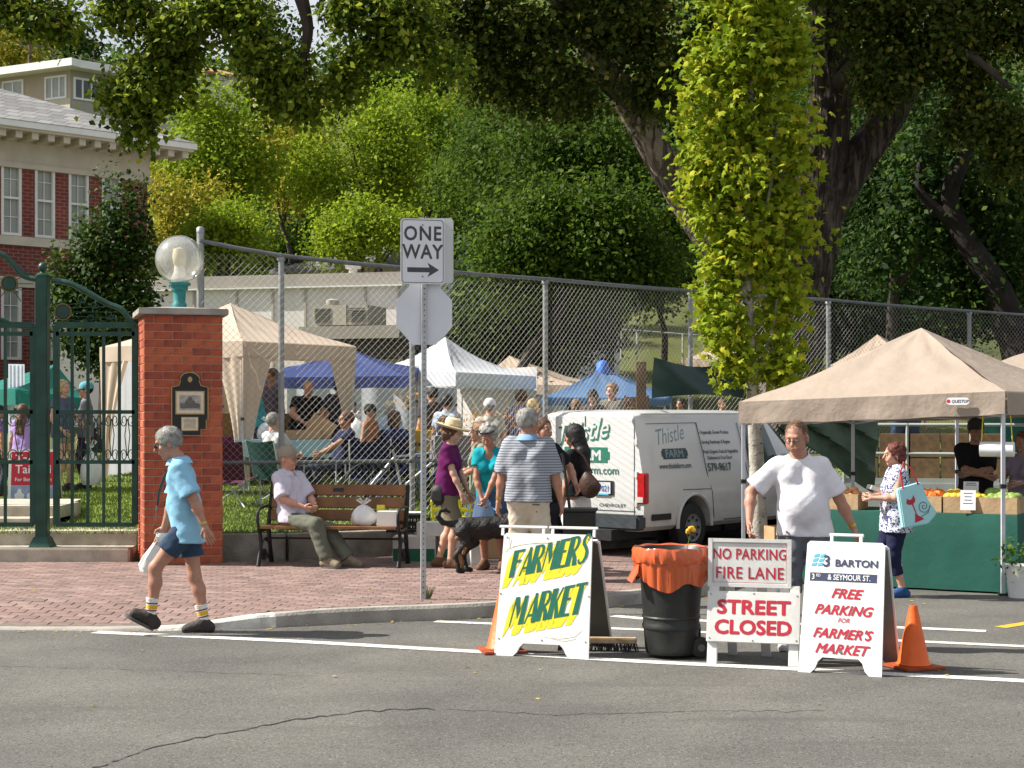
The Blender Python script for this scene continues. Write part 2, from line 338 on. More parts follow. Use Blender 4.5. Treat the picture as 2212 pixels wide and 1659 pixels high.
    if pants:
        inf = pants.get('inf', .012); L = pants.get('len', 2.); q = []
        if pants.get('skirt'):
            z1 = pants['skirt']; c0 = P; pr = [(.115*fat, pelz+.08), (.17*fat, pelz-.05), (.20*fat, (pelz+z1)/2), (.23*fat, z1)]
            sk_ = MB(); nn = 40
            for r_, z_ in pr:
                for j in range(nn):
                    a = 2*math.pi*j/nn; rr = r_*(1+.06*math.sin(a*9)*(pelz+.08-z_)*1.5); sk_.v.append((P[0]+rr*math.cos(a)*1.1, P[1]+rr*math.sin(a)*.9, z_))
            for i in range(3):
                for j in range(nn): sk_.f.append((i*nn+j, i*nn+(j+1) % nn, (i+1)*nn+(j+1) % nn, (i+1)*nn+j))
            sk_.build('skirt', pants['m'], t, True)
        else:
            for sgn in (-1, 1): q.append(cap(P+ax*sgn*.065*fat+up*.09, P+ax*sgn*.075*fat-up*.03, .098*td*fat+inf, .108*fat+inf, k=.05))
            for Hh, K, An in ((HL, KL, AL), (HR, KR, AR)):
                f = min(L, 1.); end = Hh+(K-Hh)*f; u = (K-Hh)/np.linalg.norm(K-Hh); lo_ = pants.get('loose', .02)
                q.append(cap(Hh, end, .09*fat+inf, .088*fat*(1-f)+.058*f+lo_, k=.04, clip=[(end, u)] if L <= 1 else None))
                if L > 1:
                    e2 = K+(An-K)*min(1.02, L-1); u2 = (An-K)/np.linalg.norm(An-K); q.append(cap(K, e2, .058+lo_, pants.get('cuff', .062), k=.03, clip=[(e2, u2)]))
            blob(pants.get('name', 'trousers'), [(q, res, [('p', P+up*.12, up)])], pants['m'], t, wr=pants.get('wr', .002), ws=1.1)
    if shoes:
        for ft, An, f, K_ in ((footL, AL, fl, KL), (footR, AR, fr, KR)):
            f = A(f); f /= np.linalg.norm(f); q = [(p[0], p[1], p[2], p[3]+.011, p[4]+.011, p[5], p[6]) for p in ft[:]]
            so_ = blob('shoe', [(q, .010 if det else .016, ())], shoes['m'], t)
            if det and shoes.get('sole'):
                s0 = An-f*.065; s1 = An+f*.185; up_ = A((0, 0, 1)); sd3 = np.cross(f, up_); dn = -np.cross(sd3, f); dn = dn/np.linalg.norm(dn)
                if dn[2] > 0: dn = -dn
                mm = MB(); pts = []
                for i in range(16):
                    a = 2*math.pi*i/16; pts.append((s0+s1)/2+f*.138*math.cos(a)+sd3*.05*math.sin(a)*(1.0+.1*math.cos(a)))
                mm.v = [tuple(p+dn*.078) for p in pts]+[tuple(p+dn*.104) for p in pts]; mm.f = [tuple(range(16)), tuple(range(31, 15, -1))]+[(i, 16+i, 16+(i+1) % 16, (i+1) % 16) for i in range(16)]
                mm.build('sole', shoes['sole'], so_, True)
    if hair:
        st = hair.get('style', 'short'); th = hair.get('th', .010); q = [hell(hd((0, .02, .03)), (.077+th, .096+th, .087+th), M=hM, k=.02)]
        hw = {'short': .0008, 'curly': .004, 'bob': .003, 'long': .0012, 'bald': .002, 'pony': .003}[st]
        sub = [hell(hd((0, -.105, -.02)), (.088, .07, .098), M=hM), hell(hd((0, -.05, -.11)), (.085, .09, .09), M=hM)]
        if st in ('short', 'bald', 'pony'): sub += [('p', hd((0, 0, -.065)), -RH@A((0, -.25, .97))), hell(hd((.085, .005, -.03)), (.03, .028, .04), M=hM), hell(hd((-.085, .005, -.03)), (.03, .028, .04), M=hM)]
        if st == 'bald': sub += [('p', hd((0, .0, .045)), RH@A((0, -.55, .83)))]
        if st == 'curly': q = [hell(hd((0, .03, .035)), (.1+th, .115+th, .1+th), M=hM, k=.02), hell(hd((0, .05, -.03)), (.09, .08, .08), M=hM)]
        if st == 'bob': q += [hell(hd((0, .045, -.04)), (.09, .075, .085), M=hM)]
        if st == 'long':
            ln = hair.get('len', .33); e0 = hd((0, .045, -.0)); q += [hell(hd((0, .02, -.05)), (.088, .085, .12), M=hM, k=.02)]; q += [cap(e0, A((e0[0]*.5+N[0]*.5, 0, 0))*A((1, 0, 0))+A((0, N[1]+.085*1, N[2]-.02))+A((0, 0, 0)), .08, .075, k=.04)]
            b0 = A((N[0], N[1]+.075, N[2]-.03))-A((fw[0], fw[1]+1, 0))*.0; q += [cap(b0+ax*.045, b0+ax*.04-up*ln+(-fw)*.015, .07, .05, k=.04), cap(b0-ax*.045, b0-ax*.04-up*ln+(-fw)*.015, .07, .05, k=.04)]
        if st == 'pony': q += [cap(hd((0, .10, .02)), hd((0, .15, -.12)), .03, .015)]
        ho = blob('hair', [(q, .008 if det else .013, sub)], hair['m'], t, wr=hw, ws=2.4)
        if det and st != 'bald':      # loose strands break the smooth outline
            me = ho.data; nv = len(me.vertices); C_ = np.empty(nv*3); me.vertices.foreach_get('co', C_); C_ = C_.reshape(-1, 3); Nn_ = np.empty(nv*3); me.vertex_normals.foreach_get('vector', Nn_); Nn_ = Nn_.reshape(-1, 3)
            k = 1500 if det == 2 else 500; ix = RNG.integers(0, nv, k); p = C_[ix]; n_ = Nn_[ix]; back = -(RH@A((0, -1, 0))); d_ = (back*.7 if st in ('short', 'pony') else back*.1)+A((0, 0, -1 if st != 'curly' else -.2))+RNG.normal(0, .25 if st != 'curly' else .9, (k, 3))
            d_ -= n_*(d_*n_).sum(1)[:, None]; d_ /= np.linalg.norm(d_, axis=1)[:, None]; d_ += n_*RNG.uniform(.05, .38 if st != 'long' else .12, k)[:, None]; s_ = np.cross(d_, n_)*.0022; ln_ = RNG.uniform(.015, .038, k)[:, None]*(1.5 if st == 'long' else 1)
            V = np.stack([p-s_, p+s_, p+d_*ln_], 1).reshape(-1, 3); LEAFY.add('strands'); link('strands', nmesh('strands', V, np.arange(3*k).reshape(k, 3), hair['m'], ho), ho)['kind'] = 'stuff'
    J = dict(t=t, hd=hd, RH=RH, N=N, P=P, up=up, ax=ax, fw=fw, SL=SL, SR=SR, EL=EL, ER=ER, WL=WL, WR=WR, AL=AL, AR=AR, KL=KL, KR=KR, pL=pL, pR=pR, HC=HC_)
    return J
def on_head(J, mb):
    mb.v = [tuple(J['hd'](v)) for v in mb.v]; return mb
def cap_hat(J, m, m2=None, brim=True):
    mb = MB(); n = 20
    prof = [(.099, -.004), (.101, .025), (.094, .06), (.07, .095), (.03, .112), (0, .116)]
    mb.lathe(prof, (0, .014, .028), n, sx=.92, sy=1.12); on_head(J, mb).build('cap_crown', m, J['t'], True)
    if brim:
        b = MB(); pts = [(.075*math.cos(a)*1.0, -.085-.085*math.sin(a)) for a in np.linspace(0, math.pi, 11)]
        top = [(x, y, .036-.012*(abs(x)/.075)**2-.02*max(0, -(y+.085))/.085) for x, y in pts]; bot = [(x, y, z-.005) for x, y, z in top]
        b.v = top+bot; k = len(top); b.f = [tuple(range(k)), tuple(range(2*k-1, k-1, -1))]+[(i, k+i, k+(i+1) % k, (i+1) % k) for i in range(k)]
        on_head(J, b).build('cap_peak', m2 or m, J['t'], True)
def glasses(J, m, lens=None):
    g = MB()
    for q in (-1, 1):
        g.tube([(q*.031+.021*math.cos(a), -.103, .003+.016*math.sin(a)) for a in np.linspace(0, 2*math.pi, 13)], .0022, 5, False)
        g.tube([(q*.052, -.101, .008), (q*.076, -.06, .008), (q*.083, .01, .0)], .0022, 5)
    g.tube([(-.010, -.105, .006), (.010, -.105, .006)], .002, 5)
    on_head(J, g).build('glasses', m, J['t'], True)
    if lens:
        l = MB()
        for q in (-1, 1): l.ball((q*.034, -.100, .002), (.030, .013, .021), 12, 6)
        on_head(J, l).build('lens', lens, J['t'], True)
def band(J, joint, a, m, name, r=.034, w=.012):
    """ring round a wrist: between elbow and wrist joints"""
    A_, B_ = J['E'+joint], J['W'+joint]; d = (B_-A_)/np.linalg.norm(B_-A_); c = B_-d*a
    MB().tube([c-d*w, c+d*w], [r, r*.95], 14).build(name, m, J['t'], True)
# ---------------------------------------------------------------- ground, roads, kerb, pavement
def gpt(px, py, z=0.): D = F*(HC-z)/(py-HY); return Vector(((px-CX)/F*D, D, z))
def asphalt():
    m = mat('asphalt', (.120, .114, .103), .9, .18, 1.2, .5, 140); N, L, b = nodes_of(m)
    tc = N.new('ShaderNodeTexCoord'); base = b.inputs['Base Color'].links[0].from_socket
    def mix(fac, c, src):
        x = N.new('ShaderNodeMix'); x.data_type = 'RGBA'; L(fac, x.inputs[0]); L(src, x.inputs[6]); x.inputs[7].default_value = (*c, 1); return x.outputs[2]
    def ramp(src, a, c_):
        r = N.new('ShaderNodeMapRange'); r.inputs[1].default_value = a; r.inputs[2].default_value = c_; L(src, r.inputs[0]); return r.outputs[0]
    v = N.new('ShaderNodeTexVoronoi'); v.inputs['Scale'].default_value = 95; L(tc.outputs['Object'], v.inputs['Vector'])
    sp = N.new('ShaderNodeSeparateColor'); L(v.outputs['Color'], sp.inputs[0])
    o = mix(ramp(sp.outputs[0], .82, .99), (.20, .19, .165), base); o = mix(ramp(sp.outputs[1], .78, .99), (.05, .048, .045), o)
    n2 = N.new('ShaderNodeTexNoise'); n2.inputs['Scale'].default_value = .55; n2.inputs['Detail'].default_value = 8; n2.inputs['Distortion'].default_value = .6; L(tc.outputs['Object'], n2.inputs['Vector'])
    x = N.new('ShaderNodeMix'); x.data_type = 'RGBA'; x.blend_type = 'MULTIPLY'; x.inputs[0].default_value = .8
    r2 = N.new('ShaderNodeValToRGB'); r2.color_ramp.elements[0].position = .32; r2.color_ramp.elements[1].position = .62; r2.color_ramp.elements[0].color = (.74, .74, .75, 1); r2.color_ramp.elements[1].color = (1.08, 1.07, 1.04, 1)
    L(n2.outputs['Fac'], r2.inputs[0]); L(o, x.inputs[6]); L(r2.outputs[0], x.inputs[7]); o = x.outputs[2]
    n3 = N.new('ShaderNodeTexNoise'); n3.inputs['Scale'].default_value = 2.2; n3.inputs['Detail'].default_value = 3; mp = N.new('ShaderNodeMapping'); mp.inputs['Scale'].default_value = (.12, 1, 1); L(tc.outputs['Object'], mp.inputs[0]); L(mp.outputs[0], n3.inputs['Vector'])
    o = mix(ramp(n3.outputs['Fac'], .62, .8), (.075, .07, .065), o)
    L(o, b.inputs['Base Color']); return m
ASPH = asphalt()
def sheet(name, pts, z, m, kind='structure'):
    me = bpy.data.meshes.new(name); me.from_pydata([(p[0], p[1], z if len(p) < 3 else p[2]) for p in pts], [], [tuple(range(len(pts)))]); me.materials.append(m)
    return tag(link(name, me), kind=kind)
sheet('road', [(-90, -30), (120, -30), (120, 32), (-90, 32)], 0, ASPH)
# kerb: base line (z=0)
kp = [gpt(-400, 1360), gpt(0, 1361), gpt(340, 1363), gpt(560, 1357), gpt(780, 1346), gpt(1000, 1337), gpt(1200, 1323), gpt(1400, 1303), gpt(1500, 1291), gpt(1570, 1276), gpt(1610, 1256), gpt(1650, 1228), gpt(1690, 1196), Vector((4.6, 27, 0))]
kx = [p.x for p in kp]; ky = [p.y for p in kp]
def kz(x): return float(np.interp(x, [-4.2, -2.9, -2.2, -1.7], [.012, .03, .11, .13]))
def kdir(i): a = kp[max(i-1, 0)]; b = kp[min(i+1, len(kp)-1)]; d = (b-a).normalized(); return Vector((-d.y, d.x, 0))
# densify
dense = []
for i in range(len(kp)-1):
    nseg = 6
    for j in range(nseg):
        t_ = j/nseg; p0 = kp[max(i-1, 0)]; p1 = kp[i]; p2 = kp[i+1]; p3 = kp[min(i+2, len(kp)-1)]
        dense.append(.5*((2*p1)+(p2-p0)*t_+(2*p0-5*p1+4*p2-p3)*t_*t_+(3*p1-p0-3*p2+p3)*t_**3))
dense.append(kp[-1])
CONC = mat('kerb_concrete', (.30, .275, .24), .85, .22, 5, .4, 40); CPAINT = mat('kerb_white_paint', (.62, .60, .54), .8, .25, 9, .4, 40)
def kerb_part(a, b, m, name='kerb'):
    mb = MB()
    for i in range(a, b+1):
        p = dense[i]; d = (dense[min(i+1, len(dense)-1)]-dense[max(i-1, 0)]).normalized(); n = Vector((-d.y, d.x, 0)); h = kz(p.x)
        for o, z in ((0, 0), (.015, h*.8), (.035, h), (.15, h), (.15, -.02)): mb.v.append(tuple(p+n*o+Vector((0, 0, z))))
    k = b-a+1
    mb.f = [(i*5+j, i*5+5+j, i*5+6+j, i*5+1+j) for i in range(k-1) for j in range(4)]
    return tag(mb.build(name, m), kind='structure')
ip = next(i for i, p in enumerate(dense) if p.x > -3.15); iq = next(i for i, p in enumerate(dense) if p.x > -2.13)
kerb_part(0, ip, CONC); kerb_part(ip, iq, CPAINT)
i0 = iq
while i0 < len(dense)-1:      # cast lengths with joints
    i1 = min(i0+9, len(dense)-1); kerb_part(i0, i1, CONC); i0 = i1
# back edge of the pavement: foot of the low wall, then the plaza behind
FENCE = [(432, 520, 19.35), (607, 552, 19.6), (890, 580, 20.4), (1178, 603, 21.8), (1492, 628, 24.3), (1790, 648, 26.0), (2095, 672, 28.), (2420, 694, 30.)]
fpt = [at(a, b, c) for a, b, c in FENCE]
fx = [p.x for p in fpt]; fy = [p.y for p in fpt]
def fenceY(x): return float(np.interp(x, fx, fy)) if x > fx[0] else fy[0]
def kerbY(x): return float(np.interp(x, kx[:-1], ky[:-1]))
def backY(x): return 19.05 if x < -2.5 else fenceY(x)-.30
def pz(x, y):
    k = kz(x); z = k+(.13-k)*min(1, max(0, (y-kerbY(x)-.15)/1.0))
    if x > .35: z = z+(.02-z)*min(1, max(0, (y-18.6)/.8))
    return z
PAV = mat('paver_clay', (.215, .140, .120), .88, .25, 3.5, .5, 60); PAV2 = mat('paver_rose', (.25, .172, .15), .88, .25, 5, .5, 60); PAV3 = mat('paver_brown', (.18, .122, .107), .88, .25, 5, .5, 60)
BED = mat('paver_bed', (.155, .125, .105), .95, .25, 14)
mb = MB(); n_ = 60   # bed under the pavers
xs = np.linspace(-13, 4.0, n_)
for x in xs:
    y0 = kerbY(x)+.12 if x < 3.2 else 17.5; y1 = backY(x)
    for j in range(13): y = y0+(y1-y0)*j/12; mb.v.append((x, y, pz(x, y)-.0045))
mb.f = [(i*13+j, i*13+13+j, i*13+14+j, i*13+1+j) for i in range(n_-1) for j in range(12)]
tag(mb.build('pavement', BED), kind='structure')
cells = []
PW, PH, g = .205, .105, .004; ang = R(-8); ca, sa = math.cos(ang), math.sin(ang)
for r in range(-30, 90):
    for c in range(-70, 60):
        u = c*PW+(r % 2)*PW/2; v = r*PH+14.0; x = u*ca-(v-16)*sa-1; y = u*sa+(v-16)*ca+16
        if x < -6.3 or x > 2.9: continue
        if y-.06-abs(PW*.5*sa) < kerbY(x)+.15 or y+.07 > min(backY(x), 22): continue
        if x > 2.2 and y > 16 and x > np.interp(y, [p.y for p in kp[9:]], [p.x for p in kp[9:]])-.3: continue
        cells.append((x, y))
cells.sort(key=lambda q: q[0]**2+q[1]**2)
vis = [q for q in cells if -5.4 < q[0] < 3]; near = vis[:298]; ns = set(near)
def paver_mesh(m):
    a = MB(); X, Y = (PW-g)/2, (PH-g)/2; a.add([(-X, -Y, -.03), (X, -Y, -.03), (X, Y, -.03), (-X, Y, -.03), (-X, -Y, -.003), (X, -Y, -.003), (X, Y, -.003), (-X, Y, -.003), (-X+.004, -Y+.004, 0), (X-.004, -Y+.004, 0), (X-.004, Y-.004, 0), (-X+.004, Y-.004, 0)],
        [(0, 1, 5, 4), (1, 2, 6, 5), (2, 3, 7, 6), (3, 0, 4, 7), (4, 5, 9, 8), (5, 6, 10, 9), (6, 7, 11, 10), (7, 4, 8, 11), (8, 9, 10, 11)])
    me = bpy.data.meshes.new('paver'); me.from_pydata(a.v, [], a.f); me.materials.append(m); return me, a
pms = [paver_mesh(m) for m in (PAV, PAV2, PAV3)]
pave_obj = bpy.data.objects['pavement']
for x, y in near:
    e = .02; gx = (pz(x+e, y)-pz(x-e, y))/(2*e); gy = (pz(x, y+e)-pz(x, y-e))/(2*e)
    o = link('paver', pms[random.choice((0, 0, 1, 2))][0], pave_obj); o.location = (x, y, pz(x, y)+random.uniform(-.0015, .0015)); o.rotation_euler = (math.atan(gy), -math.atan(gx), ang+random.uniform(-.01, .01))
for k, m in enumerate((PAV, PAV2, PAV3)):
    a = MB()
    base = pms[k][1]
    for q in cells:
        if q in ns or hash((round(q[0], 3), round(q[1], 3))) % 4 != (k if k else 0) and not (k == 0 and hash((round(q[0], 3), round(q[1], 3))) % 4 == 3): continue
        x, y = q; dz = pz(x, y)+random.uniform(-.0015, .0015); a.add([(x+v[0]*ca-v[1]*sa, y+v[0]*sa+v[1]*ca, v[2]+dz) for v in base.v], base.f)
    o = a.build('pavers', m, pave_obj); o['kind'] = 'stuff'
# plaza / driveway asphalt behind the pavers on the right
sheet('driveway', [(1.2, 19.4), (4.0, 19.4), (9, 30), (1.2, 30)], .004, ASPH)
# painted lines
LINE = mat('road_paint', (.62, .62, .58), .8, .18, 30, .5, 90)
N, L, b = nodes_of(LINE)      # worn paint: lets tar show through in specks
tcw = N.new('ShaderNodeTexCoord'); nw = N.new('ShaderNodeTexNoise'); nw.inputs['Scale'].default_value = 55; nw.inputs['Detail'].default_value = 5; L(tcw.outputs['Object'], nw.inputs['Vector'])
mr = N.new('ShaderNodeMapRange'); mr.inputs[1].default_value = .34; mr.inputs[2].default_value = .42; L(nw.outputs['Fac'], mr.inputs[0])
mx = N.new('ShaderNodeMix'); mx.data_type = 'RGBA'; L(mr.outputs[0], mx.inputs[0]); mx.inputs[6].default_value = (.14, .135, .12, 1); L(b.inputs['Base Color'].links[0].from_socket, mx.inputs[7]); L(mx.outputs[2], b.inputs['Base Color'])
YEL = mat('yellow_paint', (.55, .33, .03), .8, .2, 30)
def stripe(pts, w, m=LINE, z=.004, name='painted_line'):
    P = [gpt(*p) for p in pts]; v = []; 
    for i, p in enumerate(P):
        d = (P[min(i+1, len(P)-1)]-P[max(i-1, 0)]).normalized(); n = Vector((-d.y, d.x, 0)); v += [p+n*w/2, p-n*w/2]
    a = MB(); a.v = [(q.x, q.y, z) for q in v]; a.f = [(2*i, 2*i+1, 2*i+3, 2*i+2) for i in range(len(P)-1)]
    return tag(a.build(name, m), kind='structure')
stripe([(205, 1366), (640, 1386), (1060, 1410), (1390, 1430), (1720, 1446), (2260, 1474)], .15)
stripe([(940, 1343), (1394, 1361), (1999, 1387), (2260, 1399)], .12)
stripe([(1324, 1331), (1392, 1337), (1996, 1358), (2130, 1364)], .14)
stripe([(2160, 1356), (2260, 1340)], .12, YEL)
TAR = mat('crack_tar', (.028, .026, .024), .7, .3, 30)
def crack(pts, w):
    a = MB(); P = []
    for i in range(len(pts)-1):
        p, q = gpt(*pts[i]), gpt(*pts[i+1]); n = max(2, int((q-p).length/.05))
        P += [p.lerp(q, j/n)+Vector((random.gauss(0, .008), random.gauss(0, .02), 0)) for j in range(n)]
    for p in P: ww = w*random.uniform(.4, 1.2); a.v += [(p.x, p.y+ww, .003), (p.x, p.y-ww, .003)]
    a.f = [(2*i, 2*i+1, 2*i+3, 2*i+2) for i in range(len(P)-1)]
    tag(a.build('asphalt_crack', TAR), kind='structure')
crack([(120, 1690), (330, 1615), (480, 1585), (640, 1555), (800, 1535), (960, 1532)], .017); crack([(960, 1532), (1200, 1545), (1500, 1537), (1800, 1535)], .005)
crack([(0, 1440), (300, 1447), (700, 1462)], .004)
# lawn behind the fence, park slope and hillside
GR = mat('lawn_soil', (.075, .12, .018), .95, .35, 3, .6, 80, col2=(.15, .20, .03))
def terrain(name, rows, m):
    a = MB(); nc = 61
    for y, x0, x1, zf in rows:
        for j in range(nc): x = x0+(x1-x0)*j/(nc-1); a.v.append((x, y, zf(x, y)))
    a.f = [(i*nc+j, i*nc+j+1, i*nc+nc+j+1, i*nc+nc+j) for i in range(len(rows)-1) for j in range(nc-1)]
    return tag(a.build(name, m, smooth=True), kind='structure')
def fenceX(y): return float(np.interp(y, fy, fx))
terrain('lawn', [(y, -40, fenceX(y)+.15 if y < 30 else 9, lambda x, y: TX(y) if x < 9.5 else TX(y)) for y in [19.5]+list(np.arange(20, 32.1, 1.))], GR)
HILL = mat('hill_grass', (.045, .065, .008), .95, .4, .09, .5, 2, col2=(.11, .115, .014))
def hz(x, y):
    z = TX(y)
    if y > 110: z *= 1+.015*math.sin(x*.05+y*.02); z *= float(np.interp(x/y, [-.32, -.262, -.2, -.13, -.09, 0, .4], [1.02, .95, .95, .90, .95, 1.15, 1.3]))
    return z
terrain('hillside', [(y, -(60+y*.5), 60+y*.6, (lambda x, y: -.06) if y < 31.5 else hz) for y in (31, 32, 36, 40, 45, 50, 55, 60, 66, 72, 80, 90, 100, 110, 125, 140, 160, 180, 200, 230, 260, 300, 340, 380, 460)], HILL)
GRASS = mat('grass_blade', (.13, .22, .025), .8, .3, 2, col2=(.26, .34, .04))
def grass(name, x0, x1, y0, y1, n, h, zf, fx_=None):
    P = np.stack([RNG.uniform(x0, x1, n), RNG.uniform(y0, y1, n)], 1)
    if fx_: P = P[[fx_(*p) for p in P]]
    n = len(P); z = np.array([zf(*p) for p in P]); a = RNG.uniform(0, 6.28, n); hh = RNG.uniform(.5, 1.2, n)*h; wd = .006+.006*RNG.random(n)
    b = np.stack([P[:, 0], P[:, 1], z-.004], 1); s = np.stack([np.cos(a)*wd, np.sin(a)*wd, a*0], 1); tp = b+np.stack([RNG.normal(0, .35, n)*hh, RNG.normal(0, .35, n)*hh, hh], 1)
    V = np.stack([b-s, b+s, tp], 1).reshape(-1, 3); Q = np.arange(3*n).reshape(n, 3)
    me = nmesh('grass', V, Q, GRASS, False); return tag(link(name, me), kind='stuff')
LEAFY.add('grass')
grass('grass', -7.5, 2.5, 19.45, 24.5, 60000, .05, lambda x, y: TX(y), lambda x, y: y > fenceY(x)-.1 and (x-CX*0)/y > -.33)
grass('grass', -9, 1, 24.5, 31, 30000, .05, lambda x, y: TX(y), lambda x, y: y > fenceY(x))
# low retaining wall under the fence
WALLC = mat('wall_concrete', (.25, .22, .18), .9, .3, 4, .5, 30, col2=(.34, .31, .26))
wt = thing('retaining_wall', 'low concrete retaining wall under the chain link fence behind the bench', 'wall', (0, 0, 0))
pts = [(-3.52, 19.2), (-2.7, 19.3), (-1.26, 20.05), (.45, 21.5), (2.0, 22.9)]
for i in range(len(pts)-1):
    a, c = Vector((*pts[i], 0)), Vector((*pts[i+1], 0)); d = (c-a).normalized(); MB().beam(a+d*.006+Vector((0, .08, .21)), c-d*.006+Vector((0, .08, .21)), .22, .45).build('wall_section', WALLC, wt, bevel=.012)
# steps behind the gate
for i, (y0, y1, z, x0) in enumerate(((19.02, 19.5, .28, -9), (19.5, 20.0, .43, -9))):
    pass
STEP = mat('step_concrete', (.42, .38, .31), .9, .25, 4, .5, 30)
st = thing('steps', 'pale concrete steps rising behind the green gate', 'steps', (0, 0, 0))
for x0, x1, y0, z in ((-8.5, -4.5, 19.05, .285), (-8.5, -4.5, 19.5, .455), (-8.5, -5.72, 20.05, .57), (-8.5, -5.72, 20.5, .70)):
    MB().box(((x0+x1)/2, y0+.5, z-.35), (x1-x0, 1.0, .7)).build('step', STEP, st, bevel=.018)
sheet('path', [(-9, 20.9), (-5.72, 20.9), (-5.9, 22.2), (-9, 22.2)], .705, STEP)
# ---------------------------------------------------------------- brick pillar with lamp and plaque
PIL = Vector((-3.92, 19.12, 0)); PR = R(17)
pl = thing('gate_pillar', 'square red brick gate pillar with concrete cap and black plaque', 'pillar', PIL, PR)
bw, bd = .90, .90      # front width, depth
BRK = [mat('brick_red', (.34, .076, .036), .85, .25, 9, .4, 60), mat('brick_orange', (.39, .10, .042), .85, .25, 9, .4, 60), mat('brick_dark', (.27, .06, .032), .85, .25, 9, .4, 60)]
MORT = mat('mortar', (.42, .34, .27), .95, .15, 20, .3, 80)
bz0, bz1 = .13, 3.0; rows = 31; rh = (bz1-bz0)/rows; ps = (bz1+bz0)/2
MB().box((0, 0, ps), (bw-.016, bd-.016, bz1-bz0)).build('mortar_core', MORT, pl)
bm_c = {}
def brick(L_, face, u, z, flip=0):
    key = (round(L_, 3), random.randrange(3))
    if key not in bm_c:
        a = MB(); x, y, zz = L_/2, .045, rh/2-.005; b_ = .003
        a.add([(-x, -y+.003, -zz), (x, -y+.003, -zz), (x, y, -zz), (-x, y, -zz), (-x, -y+.003, zz), (x, -y+.003, zz), (x, y, zz), (-x, y, zz), (-x+b_, -y, -zz+b_), (x-b_, -y, -zz+b_), (x-b_, -y, zz-b_), (-x+b_, -y, zz-b_)],
              [(8, 9, 10, 11), (0, 1, 9, 8), (1, 5, 10, 9), (5, 4, 11, 10), (4, 0, 8, 11), (1, 2, 6, 5), (3, 0, 4, 7), (4, 5, 6, 7), (3, 2, 1, 0)])
        me = bpy.data.meshes.new('brick'); me.from_pydata(a.v, [], a.f); me.materials.append(BRK[key[1]]); bm_c[key] = me
    o = link('brick', bm_c[key], pl)
    if face == 0: o.location = (u, -bd/2+.045+random.uniform(-.002, .001), z)
    else: o.location = (-bw/2+.045+random.uniform(-.002, .001), u, z); o.rotation_euler = (0, 0, -R(90))
for r in range(rows):
    z = bz0+(r+.5)*rh; Lb = .219; x = -bw/2; first = Lb if r % 2 else Lb/2
    seg = []; L_ = first
    while x < bw/2-.02:
        e = min(x+L_, bw/2); seg.append((x, e)); x = e; L_ = Lb
    if r % 2 == 0: seg[0] = (seg[0][0], seg[0][1])
    for a, e in seg: brick(e-a-.008, 0, (a+e)/2, z)
    y = -bd/2+.094; L_ = .12 if r % 2 else .22
    while y < bd/2-.02:
        e = min(y+L_, bd/2); brick(e-y-.008, 1, (y+e)/2, z); y = e; L_ = .23
MB().box((0, 0, 3.045), (1.02, 1.02, .075)).box((0, 0, 3.10), (.95, .95, .035), taper=.3).build('pillar_cap', CONC, pl, bevel=.008)
# plaque
BLK = mat('black_paint', (.012, .012, .013), .35, .1, 20); GOLD = mat('gold_trim', (.45, .31, .12), .4, .1, 20, metal=.5); CRM = mat('cream_panel', (.62, .56, .42), .6, .08, 20); INK = mat('grey_ink', (.13, .12, .11), .7, .2, 40)
fm = plane_m(Vector((.07, -bd/2-.004, 0)), (1, 0, 0), (0, 0, 1))
pq = [(-.20, 1.62), (.12, 1.62), (.12, 1.69), (.18, 1.69), (.18, 1.80), (.20, 1.80), (.20, 2.17), (.12, 2.19), (.10, 2.25)]+[(.11*math.cos(a), 2.25+.09*math.sin(a)) for a in np.linspace(.2, math.pi-.2, 9)]+[(-.10, 2.25), (-.12, 2.19), (-.20, 2.17)]
cx_, cy_ = 0, 1.95
plq = MB().prism([(cx_+(u-cx_)*1.06, cy_+(v-cy_)*1.03) for u, v in pq], .018, fm).build('plaque', GOLD, pl)
MB().prism(pq, .026, fm, .004).build('plaque_field', BLK, plq)
MB().prism([(-.165, 1.86), (.165, 1.86), (.165, 2.13), (-.165, 2.13)], .030, fm, .02).build('picture_mount', GOLD, plq)
MB().prism([(-.152, 1.873), (.152, 1.873), (.152, 2.117), (-.152, 2.117)], .033, fm, .02).build('picture_panel', CRM, plq)
im = MB(); im.prism([(-.12, 1.91), (.12, 1.91), (.12, 2.08), (-.12, 2.08)], .0350, fm, .03); im.build('picture_ground', mat('sepia', (.34, .33, .30), .7, .3, 30), plq)
im = MB(); im.prism([(-.11, 1.93), (.11, 1.93), (.11, 1.985), (.06, 1.99), (.05, 2.02), (.03, 2.02), (.025, 2.05), (0, 2.07), (-.025, 2.05), (-.03, 2.02), (-.05, 2.02), (-.06, 1.99), (-.11, 1.985)], .037, fm, .03); im.build('picture_building', INK, plq)
MB().prism([(-.10, 1.67), (.095, 1.67), (.095, 1.83), (-.10, 1.83)], .031, fm, .02).build('caption_mount', GOLD, plq)
MB().prism([(-.092, 1.678), (.087, 1.678), (.087, 1.822), (-.092, 1.822)], .034, fm, .02).build('caption_panel', CRM, plq)
a = MB()
for i in range(8):
    v = 1.803-i*.0145; wd = random.uniform(.05, .075); a.prism([(-.002-wd, v), (-.002+wd, v), (-.002+wd, v+.004), (-.002-wd, v+.004)], .0355, fm, .033)
a.build('caption_lines', INK, plq)
a = MB(); a.prism([(.03*math.cos(t)*(1 if i % 2 else .7), 2.262+.038*math.sin(t)*(1 if i % 2 else .75)) for i, t in enumerate(np.linspace(0, 2*math.pi, 17)[:-1])], .032, fm, .02); a.build('crest', GOLD, plq)
